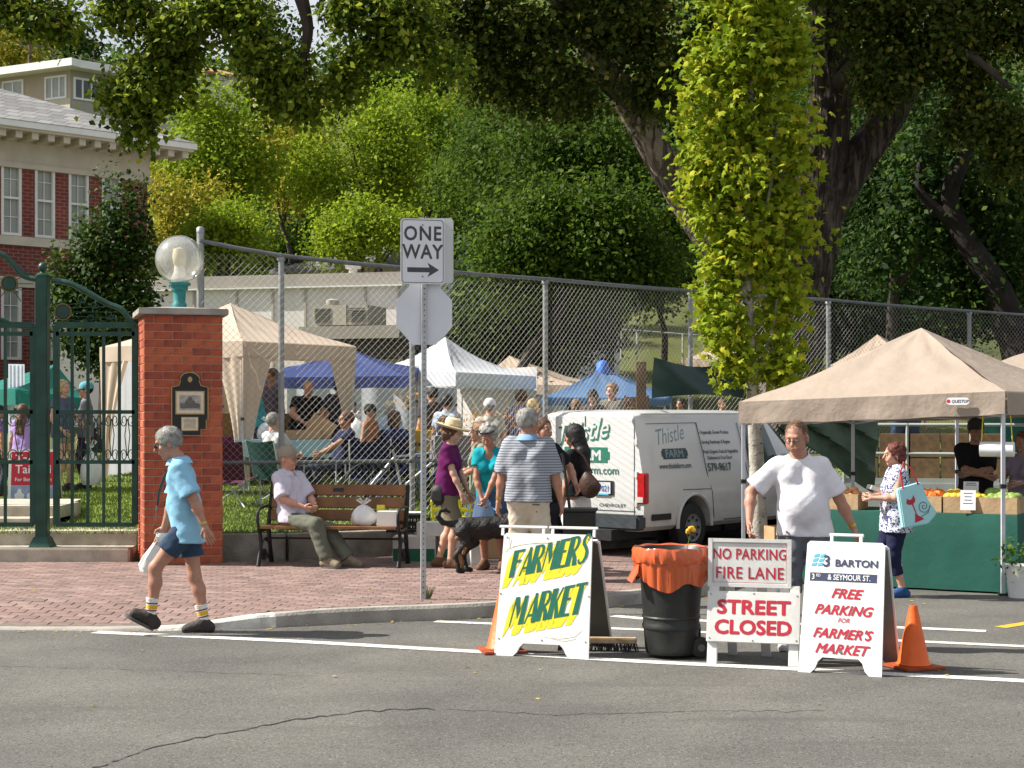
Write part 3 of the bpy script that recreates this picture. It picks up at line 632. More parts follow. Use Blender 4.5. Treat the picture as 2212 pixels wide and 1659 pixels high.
# globe lamp
lp = thing('globe_lamp', 'clear glass globe lamp on a teal base on top of the brick pillar', 'lamp', PIL+Vector((.0, -.02, 3.11)), 0)
TEAL = mat('teal_metal', (.02, .20, .20), .45, .2, 12)
MB().lathe([(.085, 0), (.085, .05), (.07, .07), (.075, .2), (.10, .215), (.10, .26), (.13, .27), (.13, .30), (.05, .31)], (0, 0, .0), 20).build('lamp_base', TEAL, lp, True)
gl = bpy.data.materials.new('lamp_globe_glass'); gl.use_nodes = True; N = gl.node_tree.nodes; L = gl.node_tree.links.new; N.remove(N['Principled BSDF'])
tr = N.new('ShaderNodeBsdfTransparent'); tr.inputs[0].default_value = (.93, .93, .91, 1); gs = N.new('ShaderNodeBsdfGlossy'); gs.inputs['Roughness'].default_value = .12; df = N.new('ShaderNodeBsdfTranslucent'); df.inputs[0].default_value = (.85, .85, .8, 1)
d2 = N.new('ShaderNodeBsdfDiffuse'); d2.inputs[0].default_value = (.8, .8, .77, 1)
fr_ = N.new('ShaderNodeLayerWeight'); fr_.inputs[0].default_value = .35; m1 = N.new('ShaderNodeMixShader'); m2 = N.new('ShaderNodeMixShader'); m3 = N.new('ShaderNodeMixShader')
m3.inputs[0].default_value = .5; L(df.outputs[0], m3.inputs[1]); L(d2.outputs[0], m3.inputs[2]); m1.inputs[0].default_value = .30; L(tr.outputs[0], m1.inputs[1]); L(m3.outputs[0], m1.inputs[2])
L(fr_.outputs['Facing'], m2.inputs[0]); L(m1.outputs[0], m2.inputs[1]); L(gs.outputs[0], m2.inputs[2]); L(m2.outputs[0], N['Material Output'].inputs[0])
MB().ball((0, 0, .575), .285, 40, 24).build('globe', gl, lp, True)
WHT = mat('white_enamel', (.72, .70, .64), .4, .04); FROST = mat('frost', (.8, .72, .5), .5, .1, 30)
MB().lathe([(.10, .30), (.10, .36), (.07, .42), (.06, .5)], (0, 0, 0), 16).build('lamp_holder', WHT, lp, True)
MB().lathe([(.035, .48), (.075, .52), (.085, .62), (.07, .70), (0, .72)], (0, 0, 0), 16).build('bulb', FROST, lp, True)
# ---------------------------------------------------------------- green gate
GG = mat('gate_green', (.012, .055, .038), .45, .35, 5, .2, 40)
gz = R(0)
def gp(px, py, D=19.25): return at(px, py, D)
gt = thing('gate_post', 'square dark green steel gate post with ball finial on the steps', 'post', gp(92, 1178), 0)
g0 = gp(92, 1178)
def rel(px, py, D=19.25, o=g0): return gp(px, py, D)-o
post = MB(); post.beam(rel(92, 1178), rel(92, 598), .14); post.build('post', GG, gt, bevel=.008)
MB().box(rel(92, 1180)+Vector((0, 0, .05)), (.28, .28, .14), taper=.6).build('base', GG, gt, bevel=.01)
MB().lathe([(.075, 0), (.085, .01), (.085, .035), (.05, .05), (.03, .06), (.022, .075), (.045, .095), (.055, .125), (.045, .155), (.02, .18), (0, .185)], rel(92, 600), 14).build('finial', GG, gt, True)
def curve(mb, pts, r, D=19.25, o=g0, n=8, sub=10, r2=None):
    P = [rel(*p, D, o) for p in pts]; out = []
    for i in range(len(P)-1):
        p0 = P[max(i-1, 0)]; p1 = P[i]; p2 = P[i+1]; p3 = P[min(i+2, len(P)-1)]
        for j in range(sub): t_ = j/sub; out.append(.5*((2*p1)+(p2-p0)*t_+(2*p0-5*p1+4*p2-p3)*t_*t_+(3*p1-p0-3*p2+p3)*t_**3))
    out.append(P[-1]); mb.tube(out, r, n); return mb
def gate(label, x0, x1, ytop, ybot, arch, low, disc, side):
    o = gp((x0+x1)/2, ybot); t = thing('gate', label, 'gate', o, 0); rl = lambda px, py: rel(px, py, 19.25, o)
    fr = MB()
    for a, c in (((x0, ytop), (x0, ybot)), ((x1, ytop), (x1, ybot)), ((x0, ybot), (x1, ybot))): fr.beam(rl(*a), rl(*c), .07, .05)
    fr.beam(rl(x0, ytop-3), rl(x1, ytop-3), .06, .07); fr.beam(rl(x0, ytop+16), rl(x1, ytop+16), .05, .05); fr.build('frame', GG, t)
    r_ = MB(); r_.beam(rl(x0, 890), rl(x1, 890), .05, .045); r_.build('rail', GG, t)
    r_ = MB(); r_.beam(rl(x0, 998), rl(x1, 998), .05, .045); r_.build('rail', GG, t)
    k = 4
    for i in range(1, k+1):
        x = x0+(x1-x0)*i/(k+1)
        MB().beam(rl(x, ytop), rl(x, ybot), .032).build('bar', GG, t)
    for i in range(k+1):
        xa = x0+(x1-x0)*i/(k+1); w_ = (x1-x0)/(k+1); m_ = MB()
        for sgn in (-1, 1):
            m_.tube([rl(xa+w_/2+sgn*(w_*.22+w_*.2*math.cos(a)*(1-a/14)), 908+14*math.sin(a)*(1-a/14)) for a in np.linspace(0, 7.5, 22)], .006, 5)
            m_.tube([rl(xa+w_/2+sgn*(w_*.22+w_*.2*math.cos(a)*(1-a/14)), 984-14*math.sin(a)*(1-a/14)) for a in np.linspace(0, 7.5, 22)], .006, 5)
            m_.tube([rl(xa+w_/2+sgn*w_*.02, 905), rl(xa+w_/2+sgn*w_*.16, 940), rl(xa+w_/2+sgn*w_*.02, 985)], .006, 5)
        m_.build('scrollwork', GG, t)
    c_ = MB(); curve(c_, arch, .035, 19.25, o); c_.build('arch_rail', GG, t, True)
    if low: c_ = MB(); curve(c_, low, .03, 19.25, o); c_.build('lower_rail', GG, t, True)
    dx, dy = disc; d_ = MB(); M_ = Matrix.Rotation(R(90), 3, 'X'); d_.lathe([(.075, -.012), (.085, 0), (.075, .012)], rl(dx, dy), 20, M_); d_.build('sun_disc', GG, t, True)
    d_ = MB(); d_.tube([rl(dx, dy)+Vector((.095*math.cos(a), 0, .095*math.sin(a))) for a in np.linspace(0, 2*math.pi, 21)], .012, 6, False); d_.build('sun_ring', mat('brass', (.14, .10, .03), .5, .2, 20), t, True)
    m_ = MB()
    for a in np.linspace(0, 2*math.pi, 13)[:-1]:
        e = side(a)
        if e: m_.tube([rl(dx, dy)+Vector((.1*math.cos(a), 0, .1*math.sin(a))), rl(*e)], .005, 5)
    m_.build('sun_rays', GG, t)
    m_ = MB()
    for (sx_, sy_, r0) in ((disc[0]+40, disc[1]-30, 9), (disc[0]+68, disc[1]-16, 9), (disc[0]+60, disc[1]+14, 12), (disc[0]+100, disc[1]+6, 10), (disc[0]+112, disc[1]+20, 11), (disc[0]-38, disc[1]+20, 10), (disc[0]+85, disc[1]+24, 9)):
        if x0 < sx_ < x1: m_.tube([rl(sx_+r0*math.cos(a)*(1-a/12), sy_+r0*math.sin(a)*(1-a/12)) for a in np.linspace(0, 9, 26)], .006, 5)
    o_ = m_.build('scroll_ornament', GG, t); o_['kind'] = 'stuff'; return t
gate('dark green iron gate with sloping scroll top between its post and the brick pillar', 122, 292, 705, 1133, [(112, 606), (150, 612), (190, 632), (230, 655), (262, 668), (280, 690), (296, 701)], None, (136, 674),
     lambda a: (136+min(120, 200*abs(math.cos(a)))*math.cos(a), 674-24*math.sin(a)) if math.cos(a) > .2 else None)
gate('dark green iron gate with sun disc at the left edge of the picture', -230, 72, 705, 1133, [(-150, 545), (-60, 530), (0, 548), (25, 567), (50, 595), (78, 603)], [(-150, 640), (-60, 668), (0, 690), (35, 703), (78, 706)], (20, 613),
     lambda a: (20+52*math.cos(a), 613-44*math.sin(a)))
# ---------------------------------------------------------------- chain link fence
GALV = mat('galvanised_steel', (.30, .31, .31), .5, .15, 8, .2, 60, metal=.6); GALVD = mat('weathered_pipe', (.16, .17, .18), .55, .2, 8, metal=.5)
WIRE = mat('fence_wire', (.36, .35, .33), .5, .1, 30, metal=.3)
ft = thing('chain_link_fence', 'tall galvanised chain link fence with round posts behind the bench and van', 'fence', (0, 0, 0))
def fbase(p): return .36 if p.y < 20.3 else TX(p.y)*.8
tops = []
for i, (a, b_, c) in enumerate(FENCE):
    p = fpt[i]; z0 = fbase(p); zt = p.z+(.13 if i == 0 else -.03); tops.append(p)
    m_ = MB(); m_.tube([(p.x, p.y+.03, z0), (p.x+.0, p.y+.03, zt)], .045 if i == 0 else .036, 12); m_.build('post', GALV, ft, True)
    MB().lathe([(.05, -.03), (.05, .02), (.03, .04), (0, .045)], (p.x, p.y+.03, zt), 12).build('post_cap', GALV, ft, True)
for i in range(len(tops)-1):
    p, q = tops[i], tops[i+1]; MB().tube([p, p.lerp(q, .5)-Vector((0, 0, .008)), q], .027, 10).build('top_rail', GALVD, ft, True)
    zm = lambda P_: 1.28-.004*(P_.y-19.5)
    MB().tube([(p.x, p.y, zm(p)), (q.x, q.y, zm(q))], .024, 10).build('mid_rail', GALVD, ft, True)
    d = Vector((q.x-p.x, q.y-p.y, 0)); Lh = d.length; d /= Lh; n = Vector((-d.y, d.x, 0))
    Hh = min(p.z, q.z); zb = fbase(p)+.03; hgt = Hh-zb; pit = .058; a = MB(); wv = []; wf = []
    nrm = -n*.034
    def clipseg(u0, z0, u1, z1):
        # clip to 0..Lh
        if u0 > u1: u0, z0, u1, z1 = u1, z1, u0, z0
        if u1 <= 0 or u0 >= Lh: return None
        s_ = (z1-z0)/(u1-u0)
        if u0 < 0: z0 -= s_*u0; u0 = 0
        if u1 > Lh: z1 -= s_*(u1-Lh); u1 = Lh
        return u0, z0, u1, z1
    rk = 1.0
    u = -hgt/rk; k_ = 0
    while u < Lh+hgt:
        for sgn, off in ((1, .002), (-1, -.002)):
            seg = clipseg(u, zb if sgn > 0 else Hh, u+hgt/rk, Hh if sgn > 0 else zb)
            if seg:
                A_ = p+d*seg[0]; B_ = p+d*seg[2]; A_ = Vector((A_.x, A_.y, seg[1]))+nrm+n*off; B_ = Vector((B_.x, B_.y, seg[3]))+nrm+n*off
                a.tube([A_, B_], .0020, 3, False)
        u += pit*1.5
    o = a.build('chain_link_mesh', WIRE, ft); o['kind'] = 'stuff'
# ---------------------------------------------------------------- buildings
class Wall:
    def __init__(s, p0, Z0, p1, Z1):
        s.a = at(p0, HY, Z0); s.b = at(p1, HY, Z1); s.d = (s.b-s.a); s.d.z = 0; s.L = s.d.length; s.d.normalize(); s.n = Vector((s.d.y, -s.d.x, 0))
        if s.n.y > 0: s.n = -s.n
    def pt(s, px, py, off=0.):
        k = (px-CX)/F; a, d = s.a, s.d       # (a+t d).x = k*(a+t d).y
        t = (k*a.y-a.x)/(d.x-k*d.y); p = a+d*t; return Vector((p.x, p.y, HC+(HY-py)/F*p.y))+s.n*off
    def uz(s, px, py): p = s.pt(px, py); return (p-s.a).dot(s.d), p.z
    def P(s, u, z, off=0.): p = s.a+s.d*u+s.n*off; return Vector((p.x, p.y, z))
    def slab(s, mb, u0, u1, z0, z1, o0, o1, org):
        vs = [s.P(u, z, o)-org for o in (o0, o1) for u, z in ((u0, z0), (u1, z0), (u1, z1), (u0, z1))]
        return mb.add(vs, [(0, 1, 2, 3), (7, 6, 5, 4), (0, 4, 5, 1), (1, 5, 6, 2), (2, 6, 7, 3), (3, 7, 4, 0)])
def brickmat(name, c1, c2, mo, sc, bw_=.5, rh_=.25):
    m = mat(name, c1, .9, .2, 3); N, L, b = nodes_of(m); tc = N.new('ShaderNodeTexCoord'); br = N.new('ShaderNodeTexBrick'); mp = N.new('ShaderNodeMapping')
    sx = N.new('ShaderNodeSeparateXYZ'); cb = N.new('ShaderNodeCombineXYZ'); L(tc.outputs['Object'], sx.inputs[0]); L(sx.outputs[0], cb.inputs[0]); L(sx.outputs[2], cb.inputs[1]); L(cb.outputs[0], br.inputs['Vector'])
    br.inputs['Color1'].default_value = (*c1, 1); br.inputs['Color2'].default_value = (*c2, 1); br.inputs['Mortar'].default_value = (*mo, 1); br.inputs['Scale'].default_value = sc
    br.inputs['Brick Width'].default_value = bw_; br.inputs['Row Height'].default_value = rh_; br.inputs['Mortar Size'].default_value = .018
    nz = N.new('ShaderNodeTexNoise'); nz.inputs['Scale'].default_value = 1.1; L(tc.outputs['Object'], nz.inputs['Vector']); mx = N.new('ShaderNodeMix'); mx.data_type = 'RGBA'; mx.blend_type = 'MULTIPLY'; mx.inputs[0].default_value = .5
    L(br.outputs[0], mx.inputs[6]); L(nz.outputs['Fac'], mx.inputs[7]); L(mx.outputs[2], b.inputs['Base Color']); return m
SCHB = brickmat('school_brick', (.30, .06, .045), (.22, .05, .04), (.33, .25, .22), 2.2)
CREAM = mat('cream_trim', (.55, .49, .40), .7, .1, 2); WHITE = mat('white_trim', (.74, .73, .70), .6, .06, 3); GLASSB = mat('blind_glass', (.30, .31, .28), .18, .15, 1.2, spec=.6); GLASSD = mat('dark_glass', (.04, .05, .055), .12, .2, 1.5, spec=.7)
SH = brickmat('roof_shingle', (.21, .205, .20), (.36, .35, .34), (.12, .12, .12), 1.35, .5, .28)
W1 = Wall(0, 50., 318, 53.5); u1, _ = W1.uz(318, 500); ul = u1-11.5; zs = [W1.uz(0, y)[1] for y in (272, 337, 350, 508, 530, 596, 621, 777, 800)]
so_ = W1.P(u1-5, 0); zb = TX(51)-.2
school = thing('school_building', 'red brick school building with white framed sash windows and bracketed eaves', 'building', W1.P(u1-5, zb), 0); so_ = W1.P(u1-5, zb); ang1 = math.atan2(W1.d.y, W1.d.x)
EZ = 10.78
wins = [(-119, -74), (-50, -8), (2, 46), (75, 118), (148, 191), (220, 262)]
def wrange(px0, px1): return W1.uz(px0, 500)[0], W1.uz(px1, 500)[0]
ub = [wrange(*w_) for w_ in wins if wrange(*w_)[0] > ul]
rowsz = [(6.15+.0, 8.95), (2.0, 5.15)]
rowsz = [(W1.uz(95, 514)[1], W1.uz(95, 354)[1]), (W1.uz(24, 777)[1], W1.uz(24, 621)[1])]
mb = MB(); W1.slab(mb, ul, u1, zb, EZ-.2, -9, -.22, so_); mb.build('building_core', mat('dark_room', (.05, .045, .04), .9, .1), school)
mb = MB(); us = [ul]+[q for w_ in ub for q in w_]+[u1]
for i in range(0, len(us), 2): W1.slab(mb, us[i], us[i+1], zb, EZ-1.2, -.21, 0, so_)
for a_, b_ in ub:
    zz = [zb, rowsz[1][0], rowsz[1][1], rowsz[0][0], rowsz[0][1], EZ-1.2]
    for j in (0, 2, 4): W1.slab(mb, a_, b_, zz[j], zz[j+1], -.21, 0, so_)
mb.build('wall', SCHB, school)
zt_ = rowsz[0][0]
mb = MB(); W1.slab(mb, ul, u1+.03, zt_-.30, zt_-.02, -.1, .09, so_); mb.build('belt_course', CREAM, school)
mb = MB(); W1.slab(mb, ul, u1+.03, rowsz[1][1]+.02, rowsz[1][1]+.34, -.1, .05, so_); mb.build('lintel_band', CREAM, school)
mb = MB(); W1.slab(mb, ul, u1+.05, 1.9, 2.15, -.1, .1, so_); mb.build('base_course', CREAM, school)
mb = MB(); W1.slab(mb, ul, u1+.06, EZ-1.2, EZ-.25, -.2, .06, so_); W1.slab(mb, ul, u1+.12, EZ-1.25, EZ-1.08, -.2, .12, so_); mb.build('frieze', CREAM, school)
mb = MB(); W1.slab(mb, ul, u1+1.1, EZ-.25, EZ-.17, -9, 1.1, so_); mb.build('soffit', CREAM, school)
mb = MB(); W1.slab(mb, ul, u1+1.18, EZ-.17, EZ+.02, -9, 1.18, so_); mb.build('gutter', WHITE, school)
u = u1+.85
while u > ul: mb = MB(); W1.slab(mb, u-.11, u+.11, EZ-.46, EZ-.25, .06, .98, so_); mb.build('bracket', CREAM, school); u -= .53
for a_, b_ in ub:
    for z0, z1 in rowsz:
        fr_ = MB(); t_ = .085; zc = (z0+z1)/2
        for q in ((a_, a_+t_, z0, z1), (b_-t_, b_, z0, z1), (a_+t_, b_-t_, z0, z0+t_), (a_+t_, b_-t_, z1-t_, z1), (a_+t_, b_-t_, zc-.035, zc+.035)): W1.slab(fr_, *q, -.12, .03, so_)
        for uu in ((a_+b_)/2,): W1.slab(fr_, uu-.013, uu+.013, z0+t_, z1-t_, -.07, -.045, so_)
        for zz in (z0+(zc-z0)*.5, zc+(z1-zc)*.5): W1.slab(fr_, a_+t_, b_-t_, zz-.013, zz+.013, -.071, -.046, so_)
        f_ = fr_.build('window', WHITE, school); pn = MB(); W1.slab(pn, a_+t_, b_-t_, z0+t_, z1-t_, -.10, -.085, so_); pn.build('pane', GLASSB, f_)
mb = MB(); e1 = W1.P(u1+1.2, EZ+.03, 1.2)-so_; e0 = W1.P(ul, EZ+.03, 1.2)-so_; h1 = W1.P(u1-6, EZ+2.9, -6)-so_; h0 = W1.P(ul, EZ+2.9, -6)-so_; e2 = W1.P(u1+1.2, EZ+.03, -13)-so_; e3 = W1.P(ul, EZ+.03, -13)-so_
mb.v = [tuple(q) for q in (e0, e1, h1, h0, e2, e3)]; mb.f = [(0, 1, 2, 3), (1, 4, 2), (4, 5, 3, 2)]; mb.build('roof', SH, school)
# tan apartment building up the hill
TAN = mat('stucco_tan', (.42, .34, .25), .9, .08, .6); TAN2 = mat('stucco_cream', (.52, .46, .36), .9, .08, .6); SAGE = mat('stucco_grey', (.33, .32, .27), .9, .1, .6)
WA = Wall(0, 93.5, 153, 91); WB = Wall(153, 91, 404, 96); o_ = WB.P(0, 14); ap = thing('apartment_building', 'flat roofed tan stucco apartment building above the school roof', 'building', o_, 0)
zr = WB.uz(153, 139)[1]
mb = MB(); WA.slab(mb, -14, WA.L-.02, 12, zr-.3, -8, 0, o_); mb.build('wall', TAN, ap)
ur, _ = WB.uz(386, 300)
mb = MB(); WB.slab(mb, .02, ur, 10, zr-.3, -8, 0, o_); mb.build('wall', SAGE, ap)
zc0 = WA.uz(100, 214)[1]; mb = MB(); WA.slab(mb, -14, WA.L-.01, 12.1, zc0-.1, .0, .06, o_); mb.build('cream_band', TAN2, ap)
mb = MB(); WA.slab(mb, -15, WA.L+.9, zr-.3, zr+.12, -8, .9, o_); WB.slab(mb, -.5, ur+.8, zr-.301, zr+.121, -8, .9, o_); mb.build('roof', WHITE, ap)
def simple_window(Wl, px0, px1, py0, py1, par, org, m=GLASSB, nm=2, fm=None, t_=.12):
    a_, z1 = Wl.uz(px0, py0); b_, z0 = Wl.uz(px1, py1); z0 = min(z0, Wl.uz(px0, py1)[1]); f = MB()
    for q in ((a_, a_+t_, z0, z1), (b_-t_, b_, z0, z1), (a_+t_, b_-t_, z0, z0+t_), (a_+t_, b_-t_, z1-t_, z1)): Wl.slab(f, *q, 0.005, .08, org)
    for i in range(1, nm): uu = a_+(b_-a_)*i/nm; Wl.slab(f, uu-t_*.4, uu+t_*.4, z0+t_, z1-t_, .005, .07, org)
    f_ = f.build('window', fm or WHITE, par); p = MB(); Wl.slab(p, a_+t_, b_-t_, z0+t_, z1-t_, .004, .03, org); p.build('pane', m, f_)
simple_window(WA, 6, 52, 177, 207, ap, o_); simple_window(WA, 98, 145, 167, 212, ap, o_, nm=3); simple_window(WB, 158, 216, 166, 214, ap, o_, GLASSD, 3); simple_window(WB, 262, 300, 176, 222, ap, o_, GLASSD, 2)
mb = MB(); a_, z1 = WB.uz(330, 284); b_, z0 = WB.uz(386, 312); WB.slab(mb, a_, b_, z0, z1, .01, 1.0, o_); mb.build('balcony', WHITE, ap)
# long low white building behind the tents
PW_ = mat('painted_white_wall', (.74, .70, .66), .85, .1, .5); PW2 = mat('corrugated_white', (.66, .69, .74), .7, .06, .5); FL = mat('flashing', (.42, .38, .33), .6, .1, 1.)
WC = Wall(325, 46, 865, 44); WD = Wall(865, 44, 1338, 52.5); o_ = WC.P(0, 1); wb = thing('low_building', 'long low white building with flat roof behind the market tents', 'building', o_, 0); zt = 5.72
mb = MB(); WC.slab(mb, -3, WC.L-.01, .8, zt-.3, -.4, 0, o_); mb.build('wall', PW_, wb)
mb = MB(); WD.slab(mb, .01, WD.L, .8, zt-.02, -.4, 0, o_); mb.build('wall', PW2, wb)
mb = MB(); WC.slab(mb, -3.1, WC.L+.1, zt-.3, zt+.02, -.4, .12, o_); mb.build('fascia', FL, wb); mb = MB(); WC.slab(mb, -3.1, WC.L+.1, zt-.36, zt-.31, -.3, .14, o_); mb.build('gutter', WHITE, wb)
q = [WC.P(-3, zt-.05, -.2)-o_, WC.P(WC.L, zt-.05, -.2)-o_, WD.P(WD.L, zt-.05, -.2)-o_, WD.P(WD.L, zt-.05, -.2)-o_+Vector((-14, 12, 0)), WC.P(-3, zt-.05, -.2)-o_+Vector((0, 14, 0))]
mb = MB(); mb.v = [tuple(v) for v in q]; mb.f = [(0, 1, 2, 3, 4)]; mb.build('roof', FL, wb)
for px in (420, 512, 590, 660, 790, 862):
    u_, _ = WC.uz(px, 640); mb = MB(); WC.slab(mb, u_-.03, u_+.03, .9, zt-.3, .0, .05, o_); mb.build('wall_joint', FL, wb)
p_ = WC.pt(755, 575)-o_; MB().tube([p_+Vector((0, 1, -.5)), p_+Vector((0, 1, .05))], .12, 12).box(p_+Vector((0, 1, .07)), (.4, .4, .08)).build('roof_vent', WHITE, wb)
# porch roof with air conditioner
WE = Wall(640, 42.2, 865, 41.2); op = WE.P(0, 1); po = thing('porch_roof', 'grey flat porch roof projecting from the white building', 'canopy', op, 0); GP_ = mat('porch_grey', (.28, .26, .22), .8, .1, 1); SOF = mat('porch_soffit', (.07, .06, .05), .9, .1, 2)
a_, z1 = WE.uz(645, 706); b_, z0 = WE.uz(862, 738); mb = MB(); WE.slab(mb, a_, b_, z0+.1, z1, -2.5, 0, op); mb.build('fascia', GP_, po)
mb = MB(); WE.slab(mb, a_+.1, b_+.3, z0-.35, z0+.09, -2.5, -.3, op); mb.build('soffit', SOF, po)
for uu in (a_+1.2, b_-.2): mb = MB(); WE.slab(mb, uu, uu+.15, 1, z0-.3, -.5, -.35, op); mb.build('post', GP_, po)
ac = thing('air_conditioner', 'grey rooftop air conditioner unit on the porch roof', 'air conditioner', WE.P((a_+b_)/2-.6, z1, -1.2), 0)
u0_, zz1 = WE.uz(652, 657); u1_, _ = WE.uz(772, 657); oc = ac.location.copy(); ACM = mat('ac_metal', (.33, .31, .25), .6, .1, 3)
mb = MB(); WE.slab(mb, u0_, u0_+(u1_-u0_)*.62, z1+.06, zz1, -1.8, -.6, oc); mb.build('cabinet', ACM, ac); mb = MB(); WE.slab(mb, u0_+(u1_-u0_)*.63, u1_, z1+.06, zz1-.02, -1.8, -.62, oc); mb.build('coil_section', ACM, ac)
for k in range(2):
    mb = MB(); ua = u0_+(u1_-u0_)*(.05+.62*k); 
    for i in range(7): WE.slab(mb, ua, ua+(u1_-u0_)*.28, z1+.14+i*.055, z1+.17+i*.055, -.6, -.575, oc)
    mb.build('louvre', mat('ac_dark', (.08, .08, .07), .7), ac)
mb = MB(); mb.lathe([(.16, 0), (.18, .05), (.18, .16), (.1, .2), (0, .2)], WE.P(u0_+.35, zz1, -1.1)-oc, 14); mb.build('fan_housing', ACM, ac, True)
# houses on the hill
def house(px0, px1, py0, py1, Z, label, wc, rc, rh_=.35, wn=3, rows=1, yaw=1.02):
    Wl = Wall(px0, Z, px1, Z*yaw); o = Wl.P(Wl.L/2, Wl.uz((px0+px1)/2, py1)[1]-3); t = thing('house', label, 'house', o, 0)
    _, z1 = Wl.uz(px0, py0); _, z0 = Wl.uz(px0, py1); m_ = MB(); Wl.slab(m_, 0, Wl.L, z0-3, z1, -8, 0, o); m_.build('wall', wc, t); hh = (z1-z0)
    ov = .6; rr = hh*rh_+1; m_ = MB(); P_ = [Wl.P(-ov, z1, ov), Wl.P(Wl.L+ov, z1, ov), Wl.P(Wl.L+ov, z1, -8-ov), Wl.P(-ov, z1, -8-ov), Wl.P(1.5, z1+rr, -4), Wl.P(Wl.L-1.5, z1+rr, -4)]
    m_.v = [tuple(p-o) for p in P_]+[tuple(p-o-Vector((0, 0, .2))) for p in P_[:4]]; m_.f = [(0, 1, 5, 4), (1, 2, 5), (2, 3, 4, 5), (3, 0, 4), (6, 7, 1, 0), (7, 8, 2, 1), (9, 6, 0, 3)]; m_.build('roof', rc, t)
    for r in range(rows):
        for i in range(wn):
            a_ = px0+(px1-px0)*(i+.25)/wn; b_ = px0+(px1-px0)*(i+.75)/wn; ya = py0+(py1-py0)*(r+.2)/rows; yb = py0+(py1-py0)*(r+.75)/rows; simple_window(Wl, a_, b_, ya, yb, t, o, GLASSD, 1, WHITE, .1)
    return t
TERRA = mat('terracotta_roof', (.42, .20, .13), .9, .2, 1); GRF = mat('grey_roof', (.12, .12, .12), .9, .2, 1); BEI = mat('beige_wall', (.50, .42, .34), .9, .1, 1); WW = mat('white_wall', (.62, .60, .56), .9, .1, 1)
house(428, 525, 152, 178, 190, 'low white house with long terracotta roof on the hill between two trees', WW, TERRA, .3, 4)
house(660, 722, 172, 222, 170, 'beige two storey house with tall windows high behind the light green trees', BEI, TERRA, .2, 3, 2)
house(24, 74, 66, 92, 240, 'small pale house near the top of the hill at the far left', WW, GRF, .3, 2)
house(60, 98, 100, 122, 215, 'little white house under the utility wires on the left hillside', WW, GRF, .3, 2)
house(148, 192, 150, 172, 165, 'small house with pink terracotta roof just above the apartment building roof', BEI, TERRA, .5, 2)
house(172, 215, 80, 96, 290, 'dark roofed house on the skyline under the patch of sky', BEI, GRF, .3, 2)
house(905, 965, 560, 590, 68, 'pale cabin with grey roof half hidden behind the traffic sign', BEI, GRF, .4, 2)
# utility poles and wires
WOOD = mat('pole_wood', (.14, .10, .07), .9, .3, 2); ZU = 120
upx = thing('utility_pole', 'wooden utility pole with crossarm on the left hillside', 'pole', at(66, 190, ZU)); b_ = upx.location.copy()
MB().tube([(0, 0, -2), at(64, 75, ZU)-b_], [.2, .13], 8).build('pole', WOOD, upx, True); MB().beam(at(36, 92, ZU)-b_, at(94, 100, ZU)-b_, .16).build('crossarm', WOOD, upx)
for k, (y0, y1, px) in enumerate(((104, 118, 285), (108, 123, 285), (98, 130, 560))):
    m_ = MB(); P_ = [at(36+28*k, 93+3*k, ZU).lerp(at(px+300, y1+25, ZU*1.2), t_)-Vector((0, 0, 2.2*math.sin(math.pi*t_))) for t_ in np.linspace(0, 1, 16)]
    m_.tube(P_, .035, 4, False); tag(m_.build('utility_wire', mat('wire', (.22, .22, .23), .6)), 'overhead utility wire strung from the crossarm over the hillside, %s' % ('lowest on the pole', 'middle of the three', 'highest of the three')[k], 'wire', 'overhead wires on the hill')
m_ = MB(); m_.tube([at(395, 197, 110), at(540, 190, 110), at(760, 150, 110)], .04, 5); tag(m_.build('utility_wire', MATS['wire']), 'single overhead wire crossing in front of the tree tops in the middle', 'wire', 'overhead wires on the hill')
# small white fence on the park slope
pf = thing('park_fence', 'low white pipe fence on the grass slope right of the white building', 'fence', at(1430, 760, 56)); b_ = pf.location.copy(); WPI = mat('pipe_white', (.5, .5, .48), .6)
MB().tube([at(1338, 712, 56)-b_, at(1420, 718, 57)-b_, at(1540, 727, 58)-b_], .035, 6).build('rail', WPI, pf, True)
for px, y0 in ((1342, 712), (1376, 715), (1475, 722), (1538, 727)): MB().tube([at(px, y0, 57)-b_, at(px, y0+62, 57)-b_], .035, 6).build('post', WPI, pf, True)

# ---------------------------------------------------------------- trees
def leafmat(name, dark, mid, hi, tr=.35, rough=.45):
    m = bpy.data.materials.new(name); m.use_nodes = True; N = m.node_tree.nodes; L = m.node_tree.links.new; b = N['Principled BSDF']
    at_ = N.new('ShaderNodeAttribute'); at_.attribute_name = 'tint'; rp = N.new('ShaderNodeValToRGB'); e = rp.color_ramp.elements; e[0].color = (*dark, 1); e[1].color = (*hi, 1); e.new(.5).color = (*mid, 1)
    L(at_.outputs['Fac'], rp.inputs[0]); L(rp.outputs[0], b.inputs['Base Color']); b.inputs['Roughness'].default_value = rough+.15; b.inputs['Specular IOR Level'].default_value = .12
    t = N.new('ShaderNodeBsdfTranslucent'); L(rp.outputs[0], t.inputs[0]); mx = N.new('ShaderNodeMixShader'); mx.inputs[0].default_value = tr; L(b.outputs[0], mx.inputs[1]); L(t.outputs[0], mx.inputs[2]); L(mx.outputs[0], N['Material Output'].inputs[0]); MATS[name] = m; return m
L_DARK = leafmat('leaf_dark', (.010, .028, .006), (.03, .068, .010), (.12, .17, .022)); L_MID = leafmat('leaf_mid', (.035, .07, .010), (.085, .145, .011), (.26, .31, .026), .45); L_LITE = leafmat('leaf_light', (.10, .15, .015), (.23, .33, .018), (.46, .50, .04), .5)
